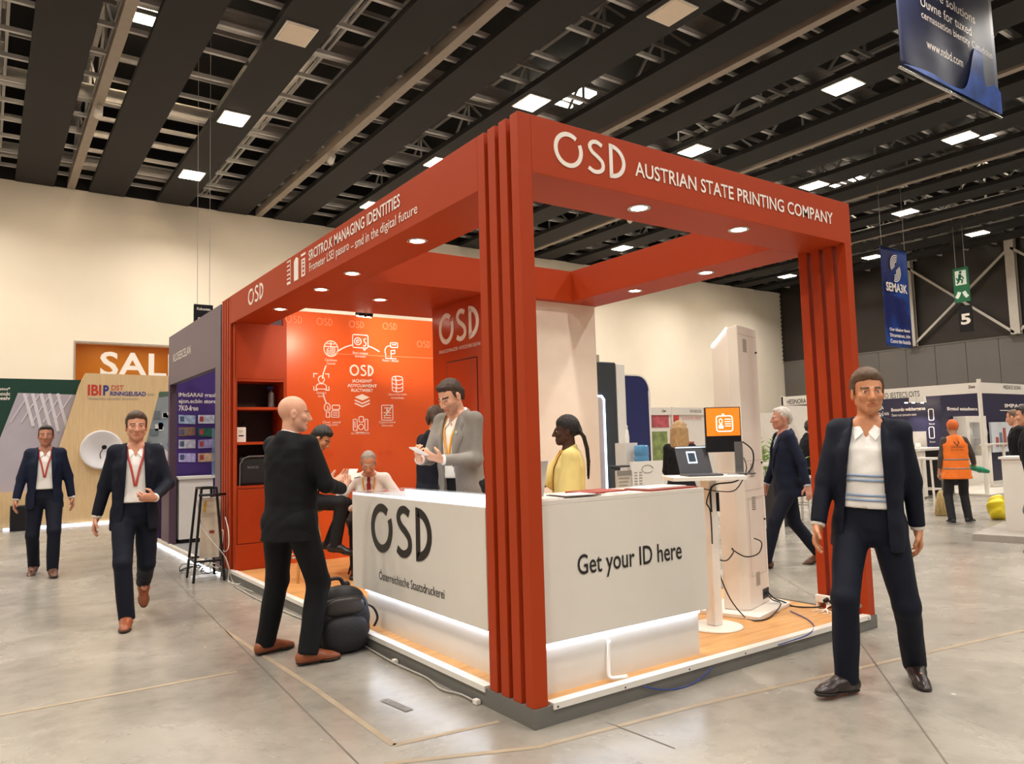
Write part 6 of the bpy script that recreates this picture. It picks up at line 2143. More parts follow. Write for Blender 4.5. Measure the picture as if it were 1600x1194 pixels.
def person(label, pos, heading, H, pose, look, res=0.0095, fres=0.0048, category='person'):
    """one figure; local frame: +X its right, +Y ahead, Z up; everything in a 1.78 m figure, scaled by the root"""
    hd = unit((heading[0], heading[1], 0))
    root = thing('person', label, category, tuple(pos), math.atan2(-hd[0], hd[1]), local=True)
    s = H / 1.78
    root.scale = (s, s, s)
    nm = look['name']
    # ---- skeleton
    c = np.array(pose.get('hip', (0, 0, 0.92)), float)
    lean, side, tw = [math.radians(a) for a in (pose.get('lean', 0), pose.get('side', 0), pose.get('twist', 0))]
    u = unit((math.sin(side), math.sin(lean), math.cos(lean)))
    r0 = np.array([math.cos(tw), math.sin(tw), 0])
    f = unit(np.cross(u, r0))
    r = np.cross(f, u)
    sw = look.get('shoulder', 0.153)
    sh = {1: c + u * 0.492 + r * sw, -1: c + u * 0.492 - r * sw}
    nb = c + u * 0.555 - f * 0.012
    yaw, pit = [math.radians(a) for a in pose.get('head', (0, 0))]
    hr = np.array([math.cos(yaw), math.sin(yaw), 0])
    hf = np.array([-math.sin(yaw) * math.cos(pit), math.cos(yaw) * math.cos(pit), -math.sin(pit)])
    hu = np.cross(hr, hf)
    nt_ = nb + u * 0.055 + unit(f + hf) * 0.012
    hc = nt_ + hu * 0.098 + hf * (0.012 + 0.03 * math.sin(max(pit, 0)))
    RH = np.array([hr, hf, hu])

    def hp(x, y, z):
        return hc + hr * x + hf * y + hu * z
    hip = {1: c + r * 0.088 - u * 0.0, -1: c - r * 0.088}
    legs, arms = {}, {}
    for sd, k in ((1, 'R'), (-1, 'L')):
        an, fyaw, fpit = pose['foot' + k]
        an = np.array(an, float)
        kn, an = ik(hip[sd], an, 0.44, 0.43, pose.get('knee' + k, (0.12 * sd, 1, 0)))
        legs[sd] = (hip[sd], kn, an, math.radians(fyaw), math.radians(fpit))
        wr_ = np.array(pose['hand' + k], float)
        el, wr_ = ik(sh[sd], wr_, 0.285, 0.255, pose.get('elbow' + k, (0.35 * sd, -1, -0.4)))
        arms[sd] = (sh[sd], el, wr_)
    # ---- body (head, neck, trunk, arms with hands, legs): one continuous surface
    allp = [hp(0, 0, 0.14), hp(0.1, 0.12, -0.13), hp(-0.1, -0.13, 0)]
    for d_ in (legs, arms):
        for q in d_.values():
            allp += [q[0], q[1], q[2]]
    fine = [(hc - 0.145, hc + 0.145, fres)]
    hands = {}
    for sd, k in ((1, 'R'), (-1, 'L')):
        _, el, w = arms[sd]
        dflt = unit(w - el)
        spec = pose.get('grip' + k, {})
        d = unit(spec.get('d', dflt))
        n = spec.get('n', (-sd, 0.1, 0))
        hands[sd] = (w, d, n, spec.get('curl', 0.35), spec.get('spread', 0.0))
        hm = w + d * 0.09
        allp += [w + d * 0.2]
        fine.append((np.minimum(w, hm + d * 0.05) - 0.055, np.maximum(w, hm + d * 0.05) + 0.055, fres * 1.05))
    allp = np.array(allp)
    F = Field(allp.min(0) - 0.1, allp.max(0) + 0.1, 0.018, fine)
    F.func(loft(c, r, f, u, P_BODY), np.minimum(c - 0.25, c + u * 0.6 - 0.25), np.maximum(c + 0.25, c + u * 0.6 + 0.25), 0.03)
    for sd in (1, -1):
        F.cone(nb - u * 0.03, sh[sd], 0.05, 0.045, 0.03)
        a0, a1, a2 = arms[sd]
        F.cone(a0, a1, 0.046, 0.037, 0.02)
        F.cone(a1, a2, 0.037, 0.025, 0.02)
        l0, l1, l2 = legs[sd][:3]
        F.cone(l0 - u * 0.02, l1, 0.066, 0.05, 0.02)
        F.cone(l1, l2, 0.048, 0.034, 0.02)
        fd = np.array([-math.sin(legs[sd][3]), math.cos(legs[sd][3]), 0])
        F.cone(l2 - np.array([0, 0, 0.03]), l2 + fd * 0.1 - np.array([0, 0, 0.045]), 0.03, 0.022, 0.02)
        hand_sdf(F, *hands[sd][:3], sd, hands[sd][3], hands[sd][4])
    F.cone(nb - u * 0.04, hp(0, -0.022, -0.06), 0.058, 0.052, 0.02)
    F.ell(hp(0, -0.018, 0.028), (0.074, 0.095, 0.088), 0.02, R=RH)
    F.ell(hp(0, 0.022, -0.03), (0.06, 0.066, 0.085), 0.02, R=RH)
    fw_ = look.get('jaw', 1.0)
    for sd in (1, -1):
        F.cone(hp(0.047 * sd * fw_, 0.0, -0.055), hp(0.012 * sd, 0.062, -0.096), 0.021, 0.02, 0.025)
        F.ell(hp(0.04 * sd, 0.06, -0.025), (0.022, 0.022, 0.02), 0.02, R=RH)          # cheek
        F.cone(hp(0.014 * sd, 0.083, 0.016), hp(0.044 * sd, 0.07, 0.016), 0.009, 0.008, 0.012)  # brow
        F.ell(hp(0.032 * sd, 0.097, 0.0), (0.016, 0.014, 0.011), 0.012, 'cut', R=RH)  # socket
        F.ell(hp(0.032 * sd, 0.072, 0.0), (0.0135, 0.0135, 0.011), 0.004, R=RH)       # eye
        F.ell(hp(0.011 * sd, 0.092, -0.038), (0.009, 0.011, 0.008), 0.008, R=RH)      # nostril
        F.ell(hp(0.076 * sd, -0.012, -0.012), (0.011, 0.02, 0.032), 0.008, R=RH)      # ear
        F.ell(hp(0.088 * sd, -0.006, -0.012), (0.008, 0.009, 0.016), 0.006, 'cut', R=RH)
    F.cone(hp(0, 0.086, 0.008), hp(0, 0.106, -0.034), 0.0085, 0.0125, 0.012)          # nose
    F.cone(hp(-0.019, 0.081, -0.066), hp(0.019, 0.081, -0.066), 0.0075, 0.0075, 0.008)
    F.cone(hp(-0.015, 0.081, -0.077), hp(0.015, 0.081, -0.077), 0.0085, 0.0085, 0.006)
    F.ell(hp(0, 0.1, -0.0712), (0.026, 0.016, 0.0022), 0.003, 'cut', R=RH)
    me = F.mesh('body', look['skin'])
    n_ = len(me.polygons)
    ce = np.zeros(n_ * 3)
    me.polygons.foreach_get('center', ce)
    L_ = (ce.reshape(-1, 3) - hc) @ RH.T
    X_, Y_, Z_ = np.abs(L_[:, 0]), L_[:, 1], L_[:, 2]
    mi = np.zeros(n_, dtype=np.int32)
    if look.get('beard'):
        mi[(Z_ < -0.038) & (Z_ > -0.13) & (Y_ > 0.012 - 0.2 * (Z_ + 0.04)) & ~((X_ < 0.016) & (Z_ > -0.058))] = 4
    mi[(np.abs(Z_ - 0.022 + 0.12 * np.maximum(0, X_ - 0.035)) < 0.0055) & (X_ > 0.012) & (X_ < 0.052) & (Y_ > 0.055)] = 1
    mi[(np.abs(Z_ + 0.0715) < 0.0115 - 0.25 * X_ ** 1.0 * 0.9) & (X_ < 0.026) & (Y_ > 0.07)] = 2
    eyeb = (np.abs(X_ - 0.032) < 0.0125) & (np.abs(Z_) < (0.0036 if pit > 0.3 else 0.005)) & (Y_ > 0.065)
    mi[eyeb] = 3
    if pit < 0.3:
        mi[eyeb & (np.abs(X_ - 0.032) > 0.0052) & (Z_ < 0.003)] = 5
    me.polygons.foreach_set('material_index', mi)
    link('body', me, root)
    # ---- hair
    hs_ = look.get('hairstyle', 'short')
    if hs_ != 'bald':
        F = Field(hc - 0.17 - (0.0 if hs_ in ('short', 'receding', 'cap') else np.array([0.1, 0.25, 0.45])), hc + 0.17, 0.0062 if fres < 0.006 else 0.009)
        vol = look.get('volume', 0.0)
        lo_, hi_ = hc - 0.17, hc + 0.17
        F.ell(hp(0, -0.022, 0.03 + vol * 0.4), (0.081 + vol * 0.6, 0.102 + vol * 0.5, 0.095 + vol), 0.01, R=RH)
        if hs_ == 'short':
            F.ell(hp(0.008, 0.038, 0.088), (0.05, 0.038, 0.022 + vol * 0.7), 0.02, R=RH)
        sl_, c0_ = (0.68, 0.02) if hs_ in ('short', 'receding') else (0.75, -0.005)
        if hs_ == 'receding':
            sl_, c0_ = 1.0, 0.03
        if hs_ == 'cap':
            sl_, c0_ = 0.35, -0.01

        def cut(x, y, z):
            px, py, pz = x - hc[0], y - hc[1], z - hc[2]
            ly = px * hf[0] + py * hf[1] + pz * hf[2]
            lz = px * hu[0] + py * hu[1] + pz * hu[2]
            lx = px * hr[0] + py * hr[1] + pz * hr[2]
            nz = 0.002 * np.sin(lx * 160 + ly * 60) * np.sin(ly * 120 + lz * 90)
            tmp = np.clip((np.abs(lx) - 0.035) / 0.03, 0, 1) * np.clip((ly - 0.01) / 0.03, 0, 1) * look.get('temple', 0.022)
            return (lz - c0_ - tmp - sl_ * ly) / math.sqrt(1 + sl_ * sl_) + nz
        sl2, g2 = F.sub(lo_, hi_)
        keepd = -cut(*g2)
        F.D[sl2] += (0.007 * np.clip(1 + keepd / 0.035, 0, 1)).astype(np.float32)
        F.D[sl2] = np.maximum(F.D[sl2], keepd)
        if hs_ in ('short', 'receding', 'long', 'pony'):
            x_, y_, z_ = g2
            F.D[sl2] += (0.0022 * np.sin((x_ - hc[0]) * 230 + (z_ - hc[2]) * 60) * np.sin((y_ - hc[1]) * 150 + (x_ - hc[0]) * 90)).astype(np.float32)
        if hs_ == 'short' or hs_ == 'receding':                       # sideburns and nape
            for sd in (1, -1):
                F.cone(hp(0.071 * sd, 0.012, 0.03), hp(0.072 * sd, 0.006, -0.012), 0.011, 0.006, 0.01)
                F.cone(hp(0.035 * sd, -0.1, -0.01), hp(0.03 * sd, -0.086, -0.065), 0.022, 0.014, 0.02)
        if hs_ == 'pony':
            for k in range(7):
                a = (k - 3) * 0.022
                pts = [hp(a * 0.5, -0.115, 0.0), hp(a * 0.8, -0.155, -0.06), hp(a, -0.175, -0.16), hp(a, -0.18, -0.27), hp(a * 0.7, -0.17, -0.40 - 0.01 * (k % 3))]
                for i in range(4):
                    F.cone(pts[i], pts[i + 1], 0.014 - 0.002 * i, 0.012 - 0.002 * i, 0.004)
            F.ell(hp(0, -0.11, 0.0), (0.04, 0.035, 0.04), 0.02, R=RH)
        if hs_ == 'long':
            for k in range(9):
                a = math.radians(100 + 160 * k / 8)
                px_, py_ = 0.085 * math.cos(a + math.pi / 2 + 0.0), 0.0
                x_ = 0.088 * math.sin(a - math.pi)
                y_ = -0.02 + 0.1 * math.cos(a)
                F.cone(hp(x_, y_, 0.03), hp(x_ * 1.15, y_ * 1.1 - 0.01, -0.2), 0.03, 0.025, 0.02)
        link('headwear' if hs_ == 'cap' else 'hair', F.mesh('hair', look['hair']), root)

    def box_of(pts, m):
        pts = np.array(pts)
        return pts.min(0) - m, pts.max(0) + m

    # ---- trousers
    lp_ = [q for sd in (1, -1) for q in legs[sd][:3]] + [c + u * 0.12]
    lo_, hi_ = box_of(lp_, 0.19)
    tk = look.get('leg', 1.0)
    F = Field(lo_, hi_, res)
    F.func(loft(c, r, f, u, [(-0.125, 0.1, 0.075, -0.015), (-0.09, 0.145, 0.105, -0.013), (-0.02, 0.168, 0.122, -0.012), (0.06, 0.165, 0.118, -0.005), (0.115, 0.158, 0.112, 0.0)]), c - 0.25, c + 0.25, 0.03)
    for sd in (1, -1):
        l0, l1, l2 = legs[sd][:3]
        F.cone(l0 - f * 0.01, l1, 0.096 * tk, 0.07 * tk, 0.03, wr=0.0025)
        ext = l2 + unit(l2 - l1) * 0.022
        F.cone(l1, ext, 0.07 * tk, 0.06 * tk, 0.02, cap1=True, wr=0.0025)
        F.ell(l0 - f * 0.045 - u * 0.03, (0.085, 0.085, 0.1), 0.04)
    link('trousers', F.mesh('trousers', look['trousers']), root)
    if look.get('belt', True):
        F = Field(c - 0.25, c + 0.25, 0.011)
        F.func(loft(c, r, f, u, [(0.075, 0.166, 0.119, -0.004), (0.115, 0.163, 0.117, 0.0)]), c - 0.24, c + 0.24, 0)
        link('belt', F.mesh('belt', mat('dark_leather', '#1e1916', 0.45)), root)
    # ---- shoes
    up, so = shoe_meshes(look['shoes'], look.get('sole', M_SOLE))
    for sd in (1, -1):
        l2, fy, fp = legs[sd][2], legs[sd][3], legs[sd][4]
        m4 = Matrix.Translation(Vector(l2)) @ Matrix.Rotation(fy, 4, 'Z') @ Matrix.Rotation(-fp, 4, 'X') @ Matrix.Translation((0, 0.0, -0.082))
        o = link('shoe', up, root)
        o.matrix_local = m4
        link('sole', so, o)
    # ---- shirt
    open_ = look.get('open')
    tp = [sh[1], sh[-1], c - u * 0.17, c + u * 0.6, arms[1][1], arms[-1][1], arms[1][2], arms[-1][2]]
    if look.get('shirt'):
        outer = not look.get('jacket')
        lo_, hi_ = box_of(tp if outer else [sh[1] * 0.6 + nb * 0.4, sh[-1] * 0.6 + nb * 0.4, c - u * 0.1, c + u * 0.6], 0.17)
        F = Field(lo_, hi_, res)
        F.func(loft(c, r, f, u, P_SHIRT, grow=look.get('grow', 0.0), tmin=0.085 if look.get('tucked', True) else -0.14, wr=0.002), np.minimum(c, c + u * 0.6) - 0.3, np.maximum(c, c + u * 0.6) + 0.3, 0.02)
        F.cone(nb - u * 0.025 - f * 0.005, nb + u * 0.07 + f * 0.012, 0.072, 0.066, 0.012, cap1=True)
        if outer:
            for sd in (1, -1):
                a0, a1, a2 = arms[sd]
                F.cone(nb - u * 0.035, a0, 0.06, 0.06, 0.03)
                e_ = a2 - unit(a2 - a1) * 0.01
                if look.get('short_sleeve'):
                    F.cone(a0, a1 + unit(a1 - a0) * 0.03, 0.07, 0.092, 0.03, cap1=True, wr=0.0025)
                else:
                    F.cone(a0, a1, 0.064, 0.054, 0.03, wr=0.0025)
                    F.cone(a1, e_, 0.052, 0.036, 0.02, cap1=True, wr=0.0025)
        # open collar: high at the nape, falling to a V at the throat
        def throat(x, y, z):
            px, py, pz = x - nb[0], y - nb[1], z - nb[2]
            lx = np.abs(px * r[0] + py * r[1] + pz * r[2])
            ly = px * f[0] + py * f[1] + pz * f[2]
            lt = px * u[0] + py * u[1] + pz * u[2]
            top = 0.016 - 0.45 * ly - lt
            v = np.maximum(lx - np.clip((lt + (0.1 if look.get('throat', True) else 0.03)) * 0.42, 0, 0.05), 0.0 - ly)
            return np.minimum(-1 * top * -1 * 1.0, v) if False else np.minimum(top, v)
        F.func(throat, nb - 0.16, nb + 0.16, 0.003, 'cut')
        link('blouse' if look.get('blouse') else 'shirt', F.mesh('shirt', look['shirt']), root)
        if not look.get('blouse'):
            for sd in (1, -1):
                vs = []
                for up_ in (0.004, 0.012):
                    for x_, t_ in ((0.066, 0.572), (0.012, 0.49), (0.05, 0.45), (0.088, 0.525)):
                        xx = x_ * sd
                        yy = front_y(P_SHIRT, min(x_, 0.055), min(t_, 0.535)) + up_ - (0.05 if t_ > 0.55 else 0) - (0.02 if 0.5 < t_ < 0.55 else 0)
                        vs.append(c + r * xx + f * yy + u * t_)
                fs_ = [(4, 5, 6, 7), (3, 2, 1, 0), (0, 1, 5, 4), (1, 2, 6, 5), (2, 3, 7, 6), (3, 0, 4, 7)]
                G().add(vs, fs_ if sd < 0 else [q[::-1] for q in fs_]).obj('collar', look['shirt'], root)
        if not outer:
            for sd in (1, -1):
                a0, a1, a2 = arms[sd]
                g_ = G()
                e_ = unit(a2 - a1)
                g_.cyl(a2 - e_ * 0.03, a2 + e_ * 0.004, 0.036, 0.036, 14)
                g_.obj('shirt_cuff', look['shirt'], root)
    # ---- jacket
    if look.get('jacket'):
        jm = look['jacket']
        hem = look.get('hem', -0.14)
        lo_, hi_ = box_of(tp, 0.17)
        F = Field(lo_, hi_, res)
        PJ = look.get('profile', P_JACK)
        F.func(loft(c, r, f, u, PJ, tmin=hem, wr=0.0022), np.minimum(c, c + u * 0.6) - 0.32, np.maximum(c, c + u * 0.6) + 0.32, 0.02)
        for sd in (1, -1):
            a0, a1, a2 = arms[sd]
            F.cone(nb - u * 0.045 - f * 0.01, a0 + u * 0.012, 0.062, 0.055, 0.03)
        F.cone(nb - u * 0.03 - f * 0.03, nb + u * 0.016 - f * 0.014, 0.078, 0.069, 0.015, cap1=True)
        # front opening (shows shirt)
        wt = look.get('opening', [(-0.3, 0.0), (0.1, 0.0), (0.16, 0.003), (0.5, 0.06), (0.7, 0.075)])

        def opening(x, y, z):
            px, py, pz = x - c[0], y - c[1], z - c[2]
            lx = px * r[0] + py * r[1] + pz * r[2]
            ly = px * f[0] + py * f[1] + pz * f[2]
            lt = px * u[0] + py * u[1] + pz * u[2]
            w_ = np.interp(lt, [q[0] for q in wt], [q[1] for q in wt])
            return np.maximum(np.abs(lx) - w_, 0.02 - ly)
        if look.get('front', True):
            F.func(opening, np.minimum(c, c + u * 0.7) - 0.35, np.maximum(c, c + u * 0.7) + 0.35, 0.004, 'cut')
        for sd in (1, -1):
            a0, a1, a2 = arms[sd]
            if look.get('sleeveless'):
                F.ell(a0, (0.06, 0.09, 0.09), 0.01, 'cut')
                continue
            e_ = a2 - unit(a2 - a1) * 0.012
            F.cone(a0, a1, 0.06, 0.053, 0.03, wr=0.0022)
            F.cone(a1, e_, 0.052, 0.041, 0.02, cap1=True, wr=0.0025)
        link(look.get('jacket_name', 'jacket'), F.mesh('jacket', jm), root)
        if look.get('sleeves'):                                        # sleeves of the garment under a vest
            lo_, hi_ = box_of([sh[1], sh[-1], arms[1][1], arms[-1][1], arms[1][2], arms[-1][2]], 0.12)
            F = Field(lo_, hi_, res)
            for sd in (1, -1):
                a0, a1, a2 = arms[sd]
                F.cone(a0, a1, 0.062, 0.052, 0.02, wr=0.0025)
                F.cone(a1, a2 - unit(a2 - a1) * 0.06, 0.05, 0.04, 0.02, cap1=True, wr=0.0025)
            link('sleeves', F.mesh('sleeves', look['sleeves']), root)
        if look.get('lapels', True) and look.get('front', True):
            for sd in (1, -1):
                vs, fs = [], []
                N = 14
                for i in range(N + 1):
                    t = 0.545 - (0.545 - look.get('button', 0.17)) * i / N
                    w_ = float(np.interp(t, [q[0] for q in wt], [q[1] for q in wt]))
                    k_ = i / N
                    wid = 0.03 + 0.042 * math.sin(min(1, k_ * 2.2) * math.pi / 2) if k_ < 0.45 else 0.072 * (1 - (k_ - 0.45) / 0.55) ** 0.8
                    if 0.26 < k_ < 0.33:
                        wid *= 0.72
                    for q, up_ in ((0.0, 0.002), (0.0, 0.011), (1.0, 0.009), (1.0, -0.002)):
                        x_ = (w_ + wid * q) * sd
                        y_ = front_y(PJ, x_, t) + up_
                        p = c + r * x_ + f * y_ + u * t
                        vs.append(p)
                for i in range(N):
                    for j in range(3):
                        a, b = i * 4 + j, (i + 1) * 4 + j
                        fs.append((a, a + 1, b + 1, b) if sd > 0 else (a, b, b + 1, a + 1))
                G().add(vs, fs, True).obj('lapel', jm, root)
    # ---- tie, lanyard
    PS = P_SHIRT

    def band(name, pts, w, m, off, prof):
        vs, fs = [], []
        P_ = catmull([(p[0], p[1]) for p in pts], 6)
        for i, p in enumerate(P_):
            q = P_[min(i + 1, len(P_) - 1)] - P_[max(i - 1, 0)]
            nrm = Vector((-q.y, q.x, 0)).normalized()
            ww = w(i / (len(P_) - 1)) if callable(w) else w
            for sg in (-0.5, 0.5):
                x_, t_ = p.x + nrm.x * ww * sg, p.y + nrm.y * ww * sg
                vs.append(c + r * x_ + f * (front_y(prof, x_, t_) + off) + u * t_)
        n2 = len(P_)
        fs = [(2 * i, 2 * i + 1, 2 * i + 3, 2 * i + 2) for i in range(n2 - 1)]
        o = G().add(vs, fs, True).obj(name, m, root)
        md_ = o.modifiers.new('solid', 'SOLIDIFY')
        md_.thickness = 0.003
        md_.offset = 0
        return o
    if look.get('tie'):
        band('tie', [(0, 0.54), (0, 0.4), (0, 0.25), (0, 0.1)], lambda t: 0.03 + 0.05 * t if t < 0.9 else 0.075 * (1 - (t - 0.9) * 9), look['tie'], 0.008, PS)
    if look.get('lanyard'):
        pr = P_JACK if (look.get('lanyard_over')) else PS
        bt = look.get('badge_t', 0.22)
        for sd in (1, -1):
            band('lanyard', [(0.066 * sd, 0.545), (0.058 * sd, 0.47), (0.03 * sd, 0.36), (0.004 * sd, bt)], 0.017, look['lanyard'], 0.01 + look.get('grow', 0.0), pr)
        if look.get('badge', True):
            p = c + f * (front_y(pr, 0, bt - 0.06) + 0.014 + look.get('grow', 0.0)) + u * (bt - 0.13)
            G().obox(p - r * 0.035, r * 0.07, u * 0.11, f * 0.004).obj('badge', mat('badge_white', '#dfe2e6', 0.4, var=0.1, scale=40), root)
    if look.get('after'):
        look['after'](dict(root=root, c=c, r=r, f=f, u=u, arms=arms, hands=hands, sh=sh, hp=hp, band=band, nb=nb))
    return root


# ---- materials of clothes
M_BLKSUIT = suit_mat('black_suit_wool', '#0d0e12')
M_NAVYSUIT = suit_mat('navy_suit_wool', '#121a30')
M_NAVY2 = suit_mat('dark_navy_wool', '#0e1322')
M_CHARC = suit_mat('charcoal_wool', '#17181d')
M_GREYSUIT = suit_mat('grey_suit_wool', '#8a8580')
M_WSHIRT = mat('white_cotton', '#efebe6', 0.75, var=0.02, bump=0.08, bscale=120)
M_BSHIRT = mat('pale_blue_cotton', '#c5d2e2', 0.75, var=0.02)
M_TAN = mat('tan_leather', '#8a4a2c', 0.35, var=0.1, scale=20)
M_BROWN = mat('brown_leather', '#5e3c2a', 0.4, var=0.1, scale=20)
M_DKSHOE = mat('dark_brown_leather', '#2f2422', 0.3, var=0.1, scale=20)
M_BLKSHOE = mat('black_leather', '#18171a', 0.3)
M_LANY = mat('orange_ribbon', '#e8a02a', 0.55)
M_LANYR = mat('red_ribbon', '#b8443c', 0.55)


def hairmat(name, col):
    return mat('hair_' + name, col, 0.55, var=0.25, scale=40, bump=0.5, bscale=220, stretch=(1, 1, 0.35))


def loc2(p, cen, h):
    d = np.array([p.x - cen.x, p.y - cen.y])
    return float(d @ np.array([h[1], -h[0]])), float(d @ np.array([h[0], h[1]]))



STAND = dict(footR=((0.11, 0.0, 0.082), -8, 0), footL=((-0.11, 0.0, 0.082), 8, 0))


def pose(**k):
    d = dict(STAND)
    d.update(handR=(0.26, 0.04, 0.80), handL=(-0.26, 0.04, 0.80))
    d.update(k)
    return d


OPEN = [(-0.3, 0.11), (0.05, 0.085), (0.3, 0.07), (0.5, 0.062), (0.7, 0.07)]

def vent_line(q):
    c_, r_, f_, u_ = q['c'], q['r'], q['f'], q['u']
    T = [a[0] for a in P_JACK]
    for x_, t0, t1, w_ in ((0.006, -0.128, 0.02, 0.004), (0.0, 0.02, 0.5, 0.0016)):
        vs = []
        for k in range(13):
            t = t0 + (t1 - t0) * k / 12
            b_ = float(np.interp(t, T, [a[2] for a in P_JACK]))
            y_ = float(np.interp(t, T, [a[3] for a in P_JACK])) - b_ - 0.0012
            for sg in (-1, 1):
                vs.append(c_ + r_ * (x_ + sg * w_) + f_ * y_ + u_ * t)
        G().add(vs, [(2 * k, 2 * k + 1, 2 * k + 3, 2 * k + 2) for k in range(12)]).obj('back_vent' if t0 < 0 else 'back_seam', mat('suit_seam', '#050507', 0.9, var=0), q['root'])


# ---- bald man with his back to us
hd = unit((0.86, 0.5, 0))
bc_ = Vector((-0.54, 1.99, 0))
bl_, br3 = loc2(at(421, 1020, Z=0), bc_, hd), loc2(at(486, 1036, Z=0), bc_, hd)
person('bald man in black suit and tan shoes holding a paper, seen from behind', tuple(bc_), hd, 1.81,
       pose(hip=(0, 0.0, 0.915), footL=((bl_[0], bl_[1] - 0.03, 0.082), -18, 0), footR=((br3[0], br3[1] - 0.03, 0.082), -34, 0), lean=1, head=(-46, 5), twist=0, handR=(0.20, 0.30, 1.10), handL=(0.06, 0.36, 1.13),
            elbowR=(0.5, -0.8, -0.6), elbowL=(-0.5, -0.8, -0.6), gripR=dict(d=(-0.35, 0.85, 0.35), n=(-0.5, -0.2, 0.9), curl=0.35), gripL=dict(d=(0.3, 0.85, 0.4), n=(0.5, -0.2, 0.9), curl=0.35)),
       dict(name='bald', skin=skin_mats('bald', '#dba489', '#7a5a48'), hairstyle='bald', jacket=M_BLKSUIT, trousers=M_BLKSUIT, shirt=M_WSHIRT, shoes=M_TAN, leg=1.1, hem=-0.13, after=vent_line), res=0.0085, fres=0.0045)
# paper in his hands
pz = bc_ + Vector((hd[0], hd[1], 0)) * 0.47 + Vector((hd[1], -hd[0], 0)) * 0.13
o = G().obox((pz.x - 0.02, pz.y + 0.04, 1.17), (0.03, -0.09, 0.0), (0.05, 0.02, 0.08), (0.003, 0, -0.001)).obj('paper_sheet', M_PAPER)
tag(o, 'white sheet of paper in the hands of the bald man', 'paper')

# ---- seated man on the bar stool
SQX, SQY = sc_.x, sc_.y
sd_ = unit((0.80, -0.60, 0))
person('dark-haired man in dark suit sitting on the bar stool looking down', (SQX, SQY, HP), sd_, 1.73,
       pose(hip=(0, -0.02, 0.80), footR=((0.10, 0.36, 0.36), 0, 10), footL=((-0.12, 0.24, 0.36), 5, 10), kneeR=(0, 1, 0.6), kneeL=(0, 1, 0.6), lean=13, head=(-5, 38), handR=(0.08, 0.40, 0.98), handL=(-0.06, 0.38, 0.97),
            gripR=dict(d=(-0.5, 0.85, 0), n=(-0.3, -0.2, 1), curl=0.5), gripL=dict(d=(0.5, 0.85, 0), n=(0.3, -0.2, 1), curl=0.5)),
       dict(name='stool', skin=skin_mats('stool', '#c08a68', '#1a1513'), hair=hairmat('black', '#191514'), volume=0.012, jacket=M_CHARC, trousers=M_CHARC, shirt=M_BSHIRT, shoes=M_BLKSHOE, hem=-0.05, opening=[(-0.3, 0.05), (0.3, 0.05), (0.5, 0.06), (0.7, 0.07)]), res=0.011, fres=0.0055)
pz = Vector((SQX, SQY, HP)) + Vector((sd_[0], sd_[1], 0)) * 0.47
tag(G().obox((pz.x - 0.03, pz.y - 0.03, 1.08), (0.1, -0.06, 0.02), (0.03, 0.05, 0), (0, 0, 0.008)).obj('smartphone', M_BLACK), 'black smartphone held by the man on the bar stool', 'phone')

# ---- seated man in white shirt
wf = unit((AF.x, AF.y, 0))
person('grey-haired man in white shirt and red tie seated behind the counter', (AC.x, AC.y, HP), wf, 1.74,
       pose(hip=(0, -0.02, 0.53), footR=((0.13, 0.42, 0.082), -8, 0), footL=((-0.13, 0.42, 0.082), 8, 0), kneeR=(0.1, 1, 1), kneeL=(-0.1, 1, 1), lean=20, head=(0, 32), handR=(0.16, 0.42, 0.70), handL=(-0.16, 0.42, 0.70), elbowR=(1, -0.5, -0.2), elbowL=(-1, -0.5, -0.2)),
       dict(name='white', skin=skin_mats('white', '#d9a084', '#9a948e'), hair=hairmat('grey', '#a39c94'), hairstyle='receding', shirt=M_WSHIRT, trousers=M_CHARC, shoes=M_BLKSHOE, tie=mat('red_tie', '#9c2320', 0.5), lanyard=M_LANY, badge=False, shoulder=0.165, throat=False), res=0.010, fres=0.005)

# ---- dark-suited man turned away behind the counter
person('short-haired man in navy suit turned away behind the grey-suited man', (1.02, 2.82, HP), (0.93, 0.30), 1.70,
       pose(lean=4, head=(4, 8), handR=(0.12, 0.3, 1.1), handL=(-0.1, 0.3, 1.1)),
       dict(name='back', skin=skin_mats('back', '#cf9a7c', '#4b3524'), hair=hairmat('brown', '#4a3628'), jacket=M_NAVY2, trousers=M_NAVY2, shirt=M_BSHIRT, shoes=M_BLKSHOE), res=0.011, fres=0.006)

# ---- man in grey suit with phone
gh = unit((-0.95, -0.32, 0))


def grey_extra(q):
    r_, f_, u_, c_ = q['r'], q['f'], q['u'], q['c']
    for sd in (1, -1):
        x_ = 0.125 * sd
        p = c_ + r_ * x_ + f_ * (front_y(P_JACK, x_, 0.02) + 0.002) + u_ * 0.03
        p2 = c_ + r_ * (x_ + 0.05 * sd) + f_ * (front_y(P_JACK, x_ + 0.05 * sd, 0.02) + 0.002) + u_ * 0.025
        G().obox(p, p2 - p, u_ * -0.05, f_ * 0.006).obj('pocket_flap', M_GREYSUIT, q['root'])
    x_ = -0.085
    p = c_ + r_ * x_ + f_ * (front_y(P_JACK, x_, 0.42) + 0.014) + u_ * 0.42
    G().cyl(p, p + f_ * 0.004, 0.012, 0.012, 10).obj('lapel_pin', mat('silver_pin', '#cfe0d4', 0.3, 0.5), q['root'])


